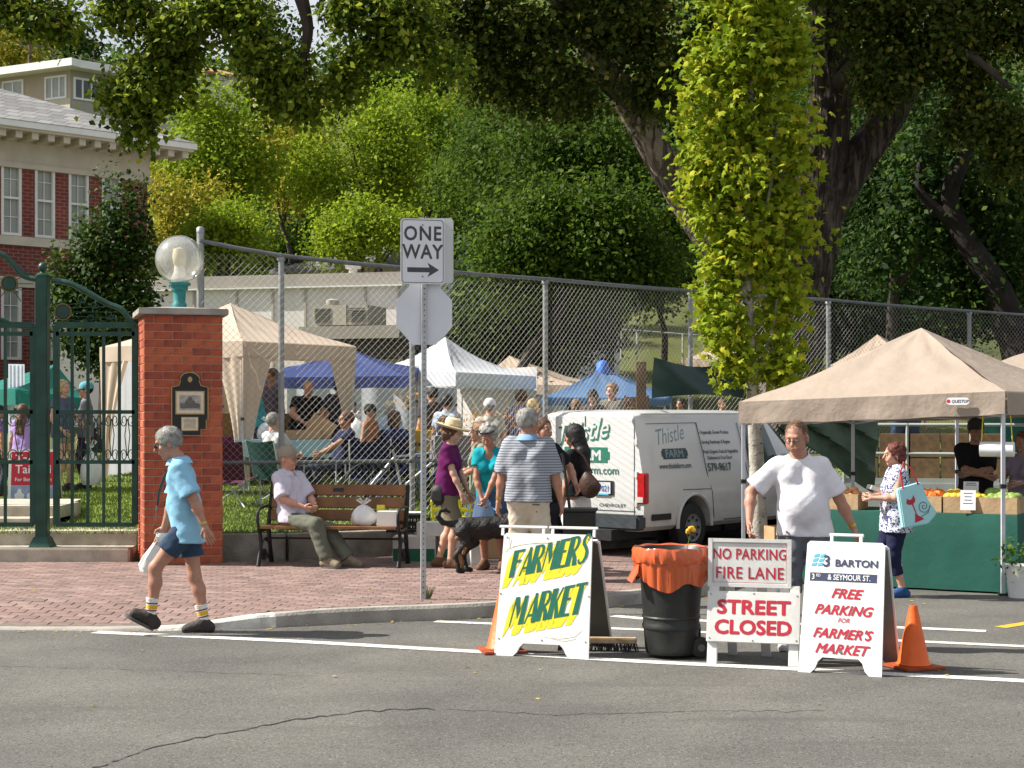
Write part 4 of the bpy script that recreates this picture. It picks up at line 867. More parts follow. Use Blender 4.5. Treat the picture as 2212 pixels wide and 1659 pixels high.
L_YEL = leafmat('leaf_yellow', (.20, .20, .02), (.38, .34, .035), (.52, .42, .06)); L_MAP = leafmat('leaf_maple', (.12, .19, .010), (.26, .34, .016), (.50, .47, .035), .42); L_OVR = leafmat('leaf_overhang', (.03, .055, .010), (.12, .18, .014), (.38, .42, .045), .5)
L_OLV = leafmat('leaf_olive', (.018, .035, .007), (.06, .09, .012), (.24, .22, .035), .4)
def bark(name, c, c2):
    m = mat(name, c, .95, .3, 3, col2=c2); N, L, b = nodes_of(m); tc = N.new('ShaderNodeTexCoord'); mp = N.new('ShaderNodeMapping'); mp.inputs['Scale'].default_value = (9, 9, 1.3); nz = N.new('ShaderNodeTexNoise'); nz.inputs['Scale'].default_value = 1.; nz.inputs['Detail'].default_value = 7; nz.inputs['Distortion'].default_value = .8
    L(tc.outputs['Object'], mp.inputs[0]); L(mp.outputs[0], nz.inputs['Vector']); mr = N.new('ShaderNodeMapRange'); mr.inputs[1].default_value = .40; mr.inputs[2].default_value = .56; L(nz.outputs['Fac'], mr.inputs[0])
    mx = N.new('ShaderNodeMix'); mx.data_type = 'RGBA'; L(mr.outputs[0], mx.inputs[0]); mx.inputs[6].default_value = (c[0]*.35, c[1]*.33, c[2]*.32, 1); L(b.inputs['Base Color'].links[0].from_socket, mx.inputs[7]); L(mx.outputs[2], b.inputs['Base Color'])
    bp = N.new('ShaderNodeBump'); bp.inputs['Strength'].default_value = 1; bp.inputs['Distance'].default_value = .09; L(mr.outputs[0], bp.inputs['Height']); L(bp.outputs[0], b.inputs['Normal']); return m
BARK = mat('bark_grey', (.20, .15, .11), .95, .45, 2, 1., 9, col2=(.34, .27, .20)); BARKD = mat('bark_dark', (.045, .034, .027), .95, .4, 3, 1., 9)
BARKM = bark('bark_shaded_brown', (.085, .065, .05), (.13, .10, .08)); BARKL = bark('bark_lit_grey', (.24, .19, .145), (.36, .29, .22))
STAR = [(0, 0), (.26, .08), (.50, .12), (.34, .34), (.52, .60), (.20, .58), (0, 1.), (-.20, .58), (-.52, .60), (-.34, .34), (-.50, .12), (-.26, .08)]
def leafcloud(P, size, out, shape='kite', droop=.5):
    n = len(P); nrm = RNG.normal(0, 1, (n, 3))*.75+out*.55+np.array([-.25, -.25, .65]); nrm /= np.linalg.norm(nrm, axis=1)[:, None]
    tip = RNG.normal(0, 1, (n, 3))+out*.5+np.array([0, 0, -droop*1.6]); tip -= nrm*(tip*nrm).sum(1)[:, None]; tip /= np.linalg.norm(tip, axis=1)[:, None]; sd_ = np.cross(nrm, tip); s = (size*RNG.uniform(.45, 1.25, n))[:, None]
    if shape == 'kite':
        V = np.stack([P, P+(tip*.45+sd_*.33+nrm*.08)*s, P+tip*s, P+(tip*.45-sd_*.33+nrm*.08)*s], 1); k = 4
        return V.reshape(-1, 3), np.arange(4*n).reshape(n, 4), k
    k = len(STAR)+1; V = np.zeros((n, k, 3)); V[:, 0] = P+tip*s*.4+nrm*s*.06
    for i, (a, c) in enumerate(STAR): V[:, i+1] = P+(sd_*a+tip*c-nrm*(.16*abs(a)+.1*c))*s
    tri = np.array([(0, i+1, (i+1) % len(STAR)+1) for i in range(len(STAR))]); Q = (np.arange(n)*k)[:, None, None]+tri[None]
    return V.reshape(-1, 3), Q.reshape(-1, 3), k
def crown(name, clumps, n, size, m, parent, shape='kite', droop=.5, tw=8, hollow=.55, tb=(.45, .22), flat=1., spread=1.25):
    """clumps: (centre, radii) ellipsoids in parent space; leaves sit on twigs in them"""
    vol = np.array([c[1][0]*c[1][1]*c[1][2] for c in clumps])**.8; vol /= vol.sum(); Ps = []; Os = []; Ts = []
    for (c, r), f in zip(clumps, vol):
        k = max(3, int(n*f/tw)); d = RNG.normal(0, 1, (k, 3)); d /= np.linalg.norm(d, axis=1)[:, None]; rad = hollow+(1.08-hollow)*RNG.random(k)**.7; rad *= 1+.16*np.sin(d[:, 0]*5+d[:, 2]*7+c[0]*3)
        tp = np.array(c)+d*rad[:, None]*np.array(r); tt = RNG.normal(0, .5, k)
        for j in range(tw):
            Ps.append(tp+RNG.normal(0, 1, (k, 3))*size*spread*np.array([1, 1, flat])); Os.append(d); Ts.append(tt)
    P = np.concatenate(Ps); O = np.concatenate(Os); T = np.concatenate(Ts); V, Q, k = leafcloud(P, size, O, shape, droop)
    tint = np.clip(tb[0]+tb[1]*(T*.8+RNG.normal(0, .6, len(P))), 0, 1)
    me = nmesh(name, V, Q, m, False); a = me.attributes.new('tint', 'FLOAT', 'POINT'); a.data.foreach_set('value', np.repeat(tint, k).astype(np.float32)) if len(me.vertices) == len(V) else None
    return link(name, me, parent)
LEAFY |= {'crown', 'foliage', 'wood', 'leaves'}
def trunkmesh(name, pts, rs, m, parent, n=14, rough_=.0, sub=6):
    P = [Vector(p) for p in pts]; out = []; rr = []
    for i in range(len(P)-1):
        p0 = P[max(i-1, 0)]; p1 = P[i]; p2 = P[i+1]; p3 = P[min(i+2, len(P)-1)]
        for j in range(sub): t_ = j/sub; out.append(.5*((2*p1)+(p2-p0)*t_+(2*p0-5*p1+4*p2-p3)*t_*t_+(3*p1-p0-3*p2+p3)*t_**3)); rr.append(rs[i]*(1-t_)+rs[i+1]*t_)
    out.append(P[-1]); rr.append(rs[-1]); a = MB(); a.tube(out, rr, n)
    if rough_:
        ctr = [q for q in out for _ in range(n)]
        ph = [random.uniform(0, 6.28) for _ in range(n)]
        for i, v in enumerate(a.v):
            c = ctr[i]; j = i % n; k = 1+rough_*(math.sin(j*2.4+i//n*.35)*.6+math.sin(j*5.1-i//n*.7+ph[j])*.5+random.uniform(-.4, .4)); a.v[i] = tuple(c+(Vector(v)-c)*k)
    return a.build(name, m, parent, smooth=True)
def auto_clumps(c, r, k, fr=.38):
    o = []
    for i in range(k):
        d = Vector((random.gauss(0, 1), random.gauss(0, .8), random.gauss(0, 1))).normalized(); q = random.uniform(.3, 1.12); s = random.uniform(.35, 1.25)*fr*(1.15-.25*abs(d.z))
        o.append(((c[0]+d.x*r[0]*q, c[1]+d.y*r[1]*q, c[2]+d.z*r[2]*q), (r[0]*s, r[1]*s, r[2]*s*.8)))
    return o
def bgtree(name, label, px, py, rx, ry, Z, m, n_, size_, base=None, k=14, group=None, bark=BARKD, tb=(.45, .25), fr=.38, shape='kite', hollow=.55):
    n, size = (int(n_*1.7), size_*.72) if Z < 100 else (n_, size_)
    s = F/Z; c = at(px, py, Z); bx = px+(base or 0); g_ = hz(at(bx, 0, Z).x, Z); b = Vector((at(bx, 0, Z).x, Z, g_)); t = thing(name, label, 'tree', b, 0, group)
    C_ = c-b; r = (rx/s, min(rx, ry)/s*.9, ry/s); cl = auto_clumps(C_, r, int(k*2.2), fr*.74); crown('crown', cl, n, size, m, t, tb=tb, shape=shape, hollow=min(hollow, .35), spread=2.3, tw=7)
    h_ = max(C_.z-r[2]*.2, 1); rt = max(.12, r[0]*.05); w0 = random.uniform(-.06, .06)*h_
    trunkmesh('trunk', [(0, 0, -1), (w0, 0, h_*.35), (C_.x*.5-w0, 0, h_*.7), (C_.x, 0, C_.z+r[2]*.3)], [rt*1.3, rt, rt*.75, rt*.3], bark, t, 10, .06)
    for cc, rr in cl[:6]:
        a0 = Vector((C_.x*.4, 0, h_*random.uniform(.5, .8))); e = Vector(cc); trunkmesh('limb', [a0, a0.lerp(e, .5)+Vector((0, 0, .1*r[2])), e], [rt*.5, rt*.35, rt*.15], bark, t, 6, .05, 4)
    return t
BARKX = mat('bark_deep_brown', (.022, .017, .013), .95, .4, 3, 1., 9)
# background trees, one by one
G = 'broadleaf trees on the slope behind the market'
bgtree('tree', 'tall light green tree with thin dark trunk right of the school roof', 475, 345, 105, 195, 66, L_LITE, 9000, .30, 8, 16, G)
bgtree('tree', 'golden yellow green tree between two greener trees', 615, 330, 95, 110, 78, L_YEL, 5500, .30, 0, 12, G, tb=(.5, .3))
bgtree('tree', 'wide spreading bright green tree with bare dark limbs under its crown', 770, 340, 150, 130, 68, L_LITE, 10000, .28, 60, 16, G)
bgtree('tree', 'rounded green tree rising behind the traffic sign', 935, 300, 130, 150, 72, L_LITE, 8500, .28, 0, 15, G, tb=(.35, .2))
bgtree('shrub_tree', 'low yellow green tree just above the globe lamp', 395, 480, 75, 85, 60, L_YEL, 4000, .24, 0, 10, G, tb=(.35, .3))
bgtree('shrub_tree', 'low light green tree above the left part of the fence', 490, 510, 80, 72, 56, L_LITE, 5000, .22, 0, 10, G)
bgtree('shrub_tree', 'small bright green tree between fence top rail and white building', 770, 505, 120, 62, 56, L_LITE, 6000, .22, 0, 12, G)
bgtree('tree', 'deep green tree filling the gap left of the bright spreading tree', 620, 480, 130, 95, 84, L_MID, 6500, .28, 0, 12, G, tb=(.25, .2))
bgtree('tree', 'olive green tree to the right of the traffic sign top', 1060, 400, 100, 120, 60, L_MID, 7000, .24, 0, 12, G)
bgtree('tree', 'pale yellow leaved tree low beside the school wall', 365, 390, 60, 90, 72, L_YEL, 3500, .26, 0, 9, G, tb=(.6, .3))
bgtree('tree', 'dark tree behind the light trees below the beige house', 860, 470, 170, 110, 92, L_DARK, 6500, .34, 0, 12, G)
bgtree('tree', 'big dusky green tree right of the beige house on the hill', 830, 185, 160, 90, 120, L_MID, 6000, .45, 0, 12, G, tb=(.25, .2))
bgtree('tree', 'grey green round tree on the hilltop below the sky gap', 145, 95, 55, 42, 230, L_DARK, 2200, .9, 0, 9, G, tb=(.5, .2))
bgtree('tree', 'yellowish tree on the hill at the left edge above the flat roof', 12, 120, 55, 42, 130, L_YEL, 2600, .5, 0, 9, G, tb=(.3, .3))
bgtree('tree', 'dark fir like tree above the terracotta roofed house', 575, 75, 55, 75, 210, L_DARK, 2500, .8, 0, 9, G)
# dark wood behind on the right: separate big trees
G2 = 'dark park trees on the right'
for px, py, rx, ry, Z, nn, lab in ((1330, 430, 240, 190, 46, 17000, 'broad dark green tree behind the leaning lit trunk'), (1180, 330, 180, 170, 52, 10000, 'dense green tree whose crown meets the overhanging branches'),
                                   (1620, 330, 260, 230, 56, 10000, 'dark tree behind the bright columnar maple'), (1930, 330, 260, 260, 50, 13000, 'dark park tree behind the big forked trunk'),
                                   (2200, 330, 240, 260, 48, 12000, 'shadowy dark tree at the right edge of the park'), (2060, 560, 210, 120, 60, 7000, 'low dark tree over the grass slope at right'), (1720, 600, 130, 110, 66, 4000, 'low dark tree above the beige canopy peaks')):
    bgtree('tree', lab, px, py, rx, ry, Z, L_DARK if px > 1500 else L_MID, nn, .24 if Z < 53 else .30, 0, 20, G2, tb=(.35, .28) if px > 1500 else (.22, .2), fr=.42)
for px, py, rx, ry, Z, nn, lab in ((1800, 670, 150, 80, 52, 7500, 'low dark shrub on the grass slope left of the big canopy peak'), (2010, 670, 140, 80, 54, 7500, 'low dark shrub on the slope above the big beige canopy'), (2200, 640, 110, 100, 52, 7500, 'low dark shrub on the slope at the far right edge'), (1430, 600, 130, 50, 62, 4500, 'dark low branches over the upper grass slope right of the white building')):
    bgtree('shrub_tree', lab, px, py, rx, ry, Z, L_DARK, nn, .2, 0, 10, G2, tb=(.4, .3), fr=.42)
# bushy tree in front of the white building
bgtree('tree', 'dense dark bushy tree standing against the white building wall', 1130, 672, 158, 125, 40, L_DARK, 22000, .19, 20, 34, None, tb=(.5, .35), fr=.36, hollow=.4)
bgtree('shrub_tree', 'lower dark bush at the right end of the white building wall', 1235, 700, 70, 85, 40.5, L_DARK, 7000, .18, 0, 16, None, tb=(.45, .35), fr=.38, hollow=.4)
bgtree('tree', 'glossy green mid distance tree hanging over the fence top', 1240, 530, 200, 125, 36, L_MID, 18000, .19, -110, 28, None, tb=(.3, .28), fr=.34)
# far wood on the hillside
cl = []
for i in range(420):
    Z = random.uniform(112, 330); k = random.uniform(-.345, .36); x = k*Z
    if -.215 < k < -.15 and 165 < Z < 200 or -.14 < k < -.10 and 150 < Z < 175 or k < -.22 and Z < 135: continue
    r = random.uniform(2.2, 4.6)
    if Z > 250: r *= .8
    cl.append(((x, Z, hz(x, Z)+r*.4), (r, r, r*.8)))
tag(crown('wood', cl, 62000, .95, L_MID, None, tw=6, tb=(.25, .25)), kind='stuff')
cl = []
for i in range(90):
    Z = random.uniform(84, 112); x = random.uniform(-.22, .36)*Z; r = random.uniform(1.5, 3.2); cl.append(((x, Z, hz(x, Z)+r*.7), (r, r, r)))
tag(crown('wood', cl, 26000, .5, L_DARK, None, tw=6, tb=(.4, .25)), kind='stuff')
# dark young column trees in front of the school
def pxclumps(lst, Z, org, dz=.8):
    s = F/Z; return [((at(a, b, Z)-org), (rx/s, max(.25, (rx/s)*dz), ry/s)) for a, b, rx, ry in lst]
o = at(215, 1010, 37); o.z = TX(37); t = thing('young_tree', 'dark leafy young tree with upright tips in front of the school', 'tree', o)
crown('crown', pxclumps([(240, 430, 10, 70), (190, 520, 14, 60), (290, 470, 16, 90), (130, 600, 22, 60), (225, 560, 50, 90), (300, 590, 32, 100), (180, 640, 55, 70), (255, 680, 60, 80), (215, 740, 70, 50), (150, 700, 28, 60), (262, 500, 22, 60)], 37, o), 13000, .14, L_DARK, t, tb=(.5, .35), droop=.2)
trunkmesh('trunk', [(0, 0, -.2), at(222, 880, 37)-o, at(228, 700, 37)-o, at(236, 480, 37)-o], [.13, .11, .08, .03], BARKD, t, 8, .05)
# big forked trunk tree
Z = 30; o = at(1700, 925, Z); o.z = TX(Z); big = thing('old_tree', 'huge old tree with deeply furrowed forked trunk behind the columnar maple', 'tree', o)
T_ = lambda l: [at(a, b, Z+dz)-o for a, b, dz in l]
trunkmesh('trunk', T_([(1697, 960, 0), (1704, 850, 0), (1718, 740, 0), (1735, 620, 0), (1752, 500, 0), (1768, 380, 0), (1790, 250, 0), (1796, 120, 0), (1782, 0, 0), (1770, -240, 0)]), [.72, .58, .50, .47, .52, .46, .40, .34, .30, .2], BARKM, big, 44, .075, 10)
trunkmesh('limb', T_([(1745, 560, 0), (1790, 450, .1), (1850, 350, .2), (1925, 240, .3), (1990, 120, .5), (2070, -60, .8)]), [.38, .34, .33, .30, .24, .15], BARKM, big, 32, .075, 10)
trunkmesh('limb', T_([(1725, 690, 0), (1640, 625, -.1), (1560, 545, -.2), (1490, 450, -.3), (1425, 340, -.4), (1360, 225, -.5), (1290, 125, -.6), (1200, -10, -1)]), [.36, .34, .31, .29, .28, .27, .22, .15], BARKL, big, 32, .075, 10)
trunkmesh('limb', T_([(1400, 255, -.5), (1340, 205, -.8), (1270, 165, -1.2), (1170, 140, -1.6), (1060, 150, -2.)]), [.17, .15, .13, .10, .05], BARKD, big, 12, .06, 6)
trunkmesh('limb', T_([(1790, 200, 0), (1860, 130, -1), (1960, 90, -2), (2080, 110, -3), (2180, 190, -3)]), [.16, .12, .10, .07, .04], BARKD, big, 10, .06, 6)
cl = pxclumps([(1120, 60, 150, 70), (1330, 30, 170, 80), (1240, 190, 120, 60), (1060, 170, 90, 60), (1420, 140, 70, 110), (1560, 30, 120, 80), (1900, 20, 160, 70), (2060, 90, 130, 80), (1940, 170, 55, 70), (2190, 50, 120, 120), (2120, 240, 70, 90), (2190, 330, 60, 110), (1880, 130, 50, 90), (980, 50, 110, 50)], 27.5, o); big_ = cl; cl = []
for cc, rr in big_:
    for _ in range(int(rr[0]*rr[2]*26)):
        d = Vector((random.gauss(0, .42), random.gauss(0, .42), random.gauss(0, .42))); d = d.normalized() if d.length > 1 else d; q = random.uniform(.14, .32)
        cl.append(((cc[0]+d.x*rr[0], cc[1]+d.y*rr[1], cc[2]+d.z*rr[2]), (q*random.uniform(.8, 1.6), q, q*random.uniform(.5, 1.1))))
crown('crown', cl, 50000, .125, L_OLV, big, tb=(.45, .36), tw=7, hollow=.1)
cl = pxclumps([(1100, -220, 330, 190), (1600, -300, 380, 230), (2100, -260, 350, 220), (2500, 0, 200, 320)], 28, o)
crown('crown', cl, 15000, .30, L_OLV, big, tb=(.4, .3), tw=9, hollow=.3)
o = at(2215, 960, 33); o.z = TX(33); t = thing('old_tree', 'dark leaning park tree at the right edge behind the canopy tent', 'tree', o)
trunkmesh('trunk', [at(a, b, 33)-o for a, b in ((2235, 960), (2200, 760), (2165, 650), (2120, 570), (2075, 500), (2050, 420), (2085, 330), (2110, 220))], [.42, .36, .30, .26, .22, .2, .15, .1], BARKX, t, 20, .06)
trunkmesh('limb', [at(a, b, 33)-o for a, b in ((2060, 480), (2010, 440), (1985, 400), (1990, 330))], [.16, .12, .08, .05], BARKX, t, 10, .06)
crown('crown', pxclumps([(2090, 540, 70, 60), (2170, 620, 60, 70), (2100, 600, 50, 50), (2050, 450, 60, 60), (2140, 420, 90, 70), (2010, 330, 80, 60), (2180, 560, 60, 60), (1960, 480, 60, 80), (2060, 650, 90, 40), (1900, 560, 50, 60)], 33.5, o), 9000, .17, L_DARK, t, tb=(.45, .3))
# overhanging branches of the tree at upper left
Z = 24.; o = Vector((-13.5, 26, TX(26))); ov = thing('overhanging_tree', 'big tree reaching in from upper left with sunlit hanging leaf clusters', 'tree', o)
big_ = pxclumps([(20, 8, 60, 36), (85, 28, 50, 40), (128, 48, 24, 26), (-60, 10, 90, 80), (262, 20, 45, 30), (320, 40, 80, 50), (345, 95, 70, 65), (290, 165, 62, 50), (255, 215, 42, 32), (325, 220, 50, 45), (296, 262, 26, 26), (395, 140, 45, 60), (420, 50, 60, 60), (470, 10, 50, 30), (520, 30, 38, 50), (545, 95, 34, 50), (575, 150, 34, 40), (635, 165, 40, 30), (600, 212, 34, 34), (655, 232, 28, 24), (735, 40, 40, 55), (765, 125, 48, 60), (810, 50, 70, 60), (880, 90, 70, 60), (905, 20, 90, 50), (960, 130, 60, 50), (745, 190, 30, 30)], Z, o, .9)
cl = []
for cc, rr in big_:
    v_ = max(3, int(rr[0]*rr[2]*24)); 
    for _ in range(v_):
        d = Vector((random.gauss(0, .42), random.gauss(0, .42), random.gauss(0, .42))); d = d.normalized() if d.length > 1 else d; q = random.uniform(.08, .20)
        cl.append(((cc[0]+d.x*rr[0], cc[1]+d.y*rr[1], cc[2]+d.z*rr[2]), (q*random.uniform(.8, 1.5), q, q*random.uniform(.6, 1.2))))
crown('crown', cl, 27000, .125, L_OVR, ov, tb=(.48, .38), tw=7, droop=.7, hollow=.1)
trunkmesh('trunk', [(0, 0, -.5), (.3, -.3, 4), (.8, -1, 8), (1.4, -1.5, 12)], [.5, .42, .36, .25], BARKD, ov, 16, .05)
for pts in ([(-300, -60), (60, -40), (280, 0), (360, 80), (330, 180), (290, 250)], [(100, -60), (430, -20), (560, 70), (610, 170)], [(300, -80), (680, -30), (800, 60), (900, 110)], [(-200, -30), (-20, -10), (80, 20), (140, 60)], [(430, -20), (520, 60), (500, 120)], [(640, -40), (665, 60), (650, 150), (660, 230)]):
    trunkmesh('branch', [at(a, b, Z)-o for a, b in pts], [.12*(1-i/len(pts)*.85) for i in range(len(pts))], BARKD, ov, 6, .05)
# bright columnar maple by the van
Z = 20.3; o = at(1640, 1176, Z); o.z = .02; mp_ = thing('columnar_maple', 'slender maple with bright yellow green leaves and pale trunk beside the van', 'tree', o)
BIRCH = mat('pale_bark', (.36, .33, .27), .9, .35, 7, .6, 30, col2=(.50, .47, .40))
Nn, L, b = nodes_of(BIRCH); tc = Nn.new('ShaderNodeTexCoord'); vz = Nn.new('ShaderNodeTexNoise'); vz.inputs['Scale'].default_value = 9; mpn = Nn.new('ShaderNodeMapping'); mpn.inputs['Scale'].default_value = (1, 1, 2.4); L(tc.outputs['Object'], mpn.inputs[0]); L(mpn.outputs[0], vz.inputs['Vector'])
mr = Nn.new('ShaderNodeMapRange'); mr.inputs[1].default_value = .62; mr.inputs[2].default_value = .68; L(vz.outputs['Fac'], mr.inputs[0]); mx = Nn.new('ShaderNodeMix'); mx.data_type = 'RGBA'; L(mr.outputs[0], mx.inputs[0]); L(b.inputs['Base Color'].links[0].from_socket, mx.inputs[6]); mx.inputs[7].default_value = (.06, .05, .04, 1); L(mx.outputs[2], b.inputs['Base Color'])
trunkmesh('trunk', [at(a, b_, Z)-o for a, b_ in ((1641, 1195), (1637, 1060), (1630, 920), (1622, 760), (1616, 640), (1612, 450), (1620, 250), (1630, 0))], [.115, .10, .085, .062, .055, .05, .04, .02], BIRCH, mp_, 18, .04)
for pts, rr in (([(1625, 830), (1665, 720), (1690, 560), (1690, 380)], .028), ([(1620, 780), (1570, 760), (1545, 690), (1520, 600)], .022), ([(1612, 640), (1570, 520), (1545, 350)], .03), ([(1612, 560), (1660, 430), (1680, 250)], .03), ([(1668, 730), (1672, 800), (1676, 690)], .01)):
    trunkmesh('limb', [at(a, b_, Z-.05)-o for a, b_ in pts], [rr*(1-i/len(pts)*.7) for i in range(len(pts))], BIRCH, mp_, 8, .04)
cl = pxclumps([(1610, 20, 95, 80), (1580, 130, 85, 80), (1640, 120, 80, 80), (1550, 250, 82, 80), (1620, 260, 90, 90), (1520, 370, 58, 80), (1590, 400, 90, 100), (1545, 480, 55, 60), (1620, 520, 75, 80), (1555, 575, 42, 48), (1690, 300, 48, 90), (1700, 430, 45, 80), (1740, 480, 55, 35), (1562, 650, 27, 42), (1560, 725, 24, 42), (1588, 775, 18, 18), (1690, 560, 34, 55), (1684, 640, 27, 55), (1688, 715, 25, 55), (1684, 775, 14, 22), (1690, 100, 50, 90), (1640, -80, 100, 90)], Z, o, .95)
big_ = cl; cl = []
for cc, rr in big_:
    for _ in range(max(4, int(rr[0]*rr[2]*46))):
        d = Vector((random.gauss(0, .46), random.gauss(0, .46), random.gauss(0, .46))); d = d.normalized() if d.length > 1 else d; q = random.uniform(.05, .13)
        cl.append(((cc[0]+d.x*rr[0], cc[1]+d.y*rr[1], cc[2]+d.z*rr[2]), (q, q, q*1.9)))
crown('crown', cl, 14500, .112, L_MAP, mp_, 'star', .9, 5, .1, (.46, .36))
# ---------------------------------------------------------------- signs in the street
PW = mat('sign_white', (.76, .76, .75), .45, .06, 7); RED = mat('sign_red', (.45, .02, .04), .5, .1, 30); NAVY = mat('sign_navy', (.05, .07, .14), .5, .1, 30); GRN = mat('sign_green', (.01, .13, .085), .5, .12, 20); YLW = mat('sign_yellow', (.80, .68, .03), .5, .06, 20)
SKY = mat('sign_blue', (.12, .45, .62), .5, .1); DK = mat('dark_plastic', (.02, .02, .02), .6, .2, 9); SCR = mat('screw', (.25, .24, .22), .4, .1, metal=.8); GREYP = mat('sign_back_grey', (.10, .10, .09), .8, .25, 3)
PWD = mat('dirty_white_wood', (.68, .67, .64), .7, .16, 4, .08, 30, col2=(.74, .73, .71))
def aframe(name, label, px, py, yaw, w, h, lean, depth, topw=None, handles=1, foot=.10, notch=.55, inner=GREYP):
    t = thing(name, label, 'sign', gpt(px, py), yaw); tw = (topw or w)/w
    sl = math.hypot(h, lean); M = plane_m((0, 0, 0), (1, 0, 0), (0, lean, h))
    def out(sc=1.):
        q = w/2; n_ = notch*w/2
        base = [(-q, 0), (-n_-.03, 0), (-n_, .03), (-n_+.02, foot-.03), (-n_+.05, foot), (n_-.05, foot), (n_-.02, foot-.03), (n_, .03), (n_+.03, 0), (q, 0), (q*tw, sl-.02), (q*tw-.02, sl), (-q*tw+.02, sl), (-q*tw, sl-.02)]
        return base
    MB().prism(out(), 0, M, -.022).build('front_panel', PW, t)
    M2 = plane_m((0, 2*lean+depth, 0), (-1, 0, 0), (0, -lean-depth/2+.02, h-.01)) if depth else plane_m((0, 2*lean, 0), (-1, 0, 0), (0, -lean, h))
    bp = MB().prism(out(), 0, M2, -.022).build('back_panel', PW, t)
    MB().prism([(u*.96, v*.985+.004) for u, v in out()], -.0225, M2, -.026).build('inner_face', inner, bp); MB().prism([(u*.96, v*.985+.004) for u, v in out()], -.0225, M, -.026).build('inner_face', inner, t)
    for i in range(handles):
        c = 0 if handles == 1 else (-.27+.54*i)*w; hw = .26*w if handles > 1 else .27*w/1.3
        a = MB(); z = sl+.005
        for s in (-1, 1): a.prism([(c+s*hw*.85-.012, sl-.02), (c+s*hw*.85+.012, sl-.02), (c+s*hw*.85+.012, sl+.05), (c+s*hw*.85-.012, sl+.05)], -.003, M, -.02)
        a.prism([(c-hw, sl+.042), (c+hw, sl+.042), (c+hw, sl+.062), (c-hw, sl+.062)], -.001, M, -.024); a.build('handle', PW, t, bevel=.003)
    for u, v in ((-.46*w*tw, sl-.035), (0, sl-.035), (.46*w*tw, sl-.035), (-.46*w, .13), (0, .13), (.46*w, .13), (.47*w, sl*.5), (-.47*w, sl*.5)):
        if handles > 1: MB().prism([(u+.006*math.cos(a), v+.006*math.sin(a)) for a in np.linspace(0, 6.28, 8)[:-1]], .004, M).build('screw', SCR, t)
    if handles == 1: MB().prism([(.012*math.cos(a), .16+.012*math.sin(a)) for a in np.linspace(0, 6.28, 10)[:-1]], .004, M).build('bolt', SCR, t)
    return t, M, sl
# deco letters, unit box 1 high
def S_(x0, x1): return None
GL = {
 'F': [[(-.04, 0), (.24, 0), (.21, 1), (-.09, 1)], [(.17, 1), (.17, .90), (.52, .90), (.56, 1)], [(.17, .62), (.17, .52), (.42, .52), (.46, .62)]],
 'A': [[(-.02, 0), (.05, 0), (.36, 1), (.30, 1)], [(.26, 1), (.38, 1), (.68, 0), (.36, 0)], [(.10, .30), (.44, .30), (.46, .22), (.08, .22)]],
 'R': [[(-.08, 0), (.22, 0), (.20, 1), (-.08, 1)], [(.17, 1), (.17, .93), (.30, .92), (.36, .84), (.37, .72), (.32, .60), (.24, .54), (.17, .53), (.17, .45), (.32, .47), (.45, .56), (.52, .70), (.51, .86), (.42, .97), (.30, 1)], [(.19, .47), (.30, .50), (.46, .32), (.62, 0), (.34, 0), (.30, .22)]],
 'M': [[(0, 0), (.05, 0), (.10, .9), (.10, 1), (.02, 1)], [(.0, 1), (.22, 1), (.44, .48), (.34, .22)], [(.34, .26), (.42, .48), (.62, 1), (.56, 1)], [(.48, 0), (.78, 0), (.70, 1), (.50, 1)]],
 'E': [[(-.08, 0), (.22, 0), (.20, 1), (-.08, 1)], [(.17, 1), (.17, .91), (.44, .91), (.48, 1)], [(.17, .60), (.17, .52), (.36, .52), (.40, .60)], [(.20, .09), (.20, 0), (.52, 0), (.50, .09)]],
 'S': [[(.46, .84), (.44, .95), (.30, 1.0), (.13, .95), (.04, .82), (.07, .66), (.26, .50), (.34, .40), (.36, .24), (.30, .12), (.22, .07), (.12, .09), (.08, .18), (0, .16), (.05, .04), (.20, -.02), (.40, .05), (.53, .20), (.52, .38), (.40, .54), (.24, .68), (.20, .80), (.25, .91), (.34, .92), (.38, .83)]],
 'K': [[(-.08, 0), (.22, 0), (.20, 1), (-.08, 1)], [(.17, .48), (.24, .44), (.50, 1), (.42, 1)], [(.20, .50), (.30, .58), (.58, 0), (.34, 0)]],
 'T': [[(-.05, 1), (-.05, .91), (.55, .91), (.55, 1)], [(.11, 0), (.42, 0), (.39, .92), (.14, .92)]]}
ADV = {'F': .56, 'A': .66, 'R': .62, 'M': .82, 'E': .58, 'S': .6, 'K': .62, 'T': .6}
def deco(word, u0, v0, u1, v1, hgt, h2, sx, M, parent):
    tot = sum(ADV[c] for c in word); d = (Vector((u1, v1))-Vector((u0, v0))); L_ = d.length; wsc = L_/tot; ang = math.atan2(d.y, d.x); pos = 0; ca, sa = math.cos(ang), math.sin(ang)
    sh = MB(); polys = []
    for i, c in enumerate(word):
        hh = hgt+(h2-hgt)*pos/tot
        for pl_ in GL[c]: polys.append([(u0+(pos*wsc+x*wsc+y*hh*.20)*ca-(0)*sa, v0+(pos*wsc+x*wsc)*sa+y*hh) for x, y in pl_])
        pos += ADV[c]
    k = 0
    for q in range(26):
        f = q/25.
        for p in polys:
            k += 1; zz = .0006+.00006*((k*7) % 23)
            sh.add([M @ Vector((u-.050*f*sx, v-.085*f*sx, zz)) for u, v in p], [tuple(range(len(p)))])
    sh.build('lettering_shadow', YLW, parent)
    for p in polys: pass
    k = 0; pos_i = 0
    for c in word:
        a = MB()
        for _ in GL[c]: a.prism(polys[k], .0036+.0001*(k % 3), M, .0024); k += 1
        a.build('letter', GRN, parent)
fm_, M, sl = aframe('sandwich_board', 'white A-frame board with slanted green and yellow FARMERS MARKET lettering', 1168, 1420, R(-17), .75, .93, .20, .42, .71, 2, .10, .52)
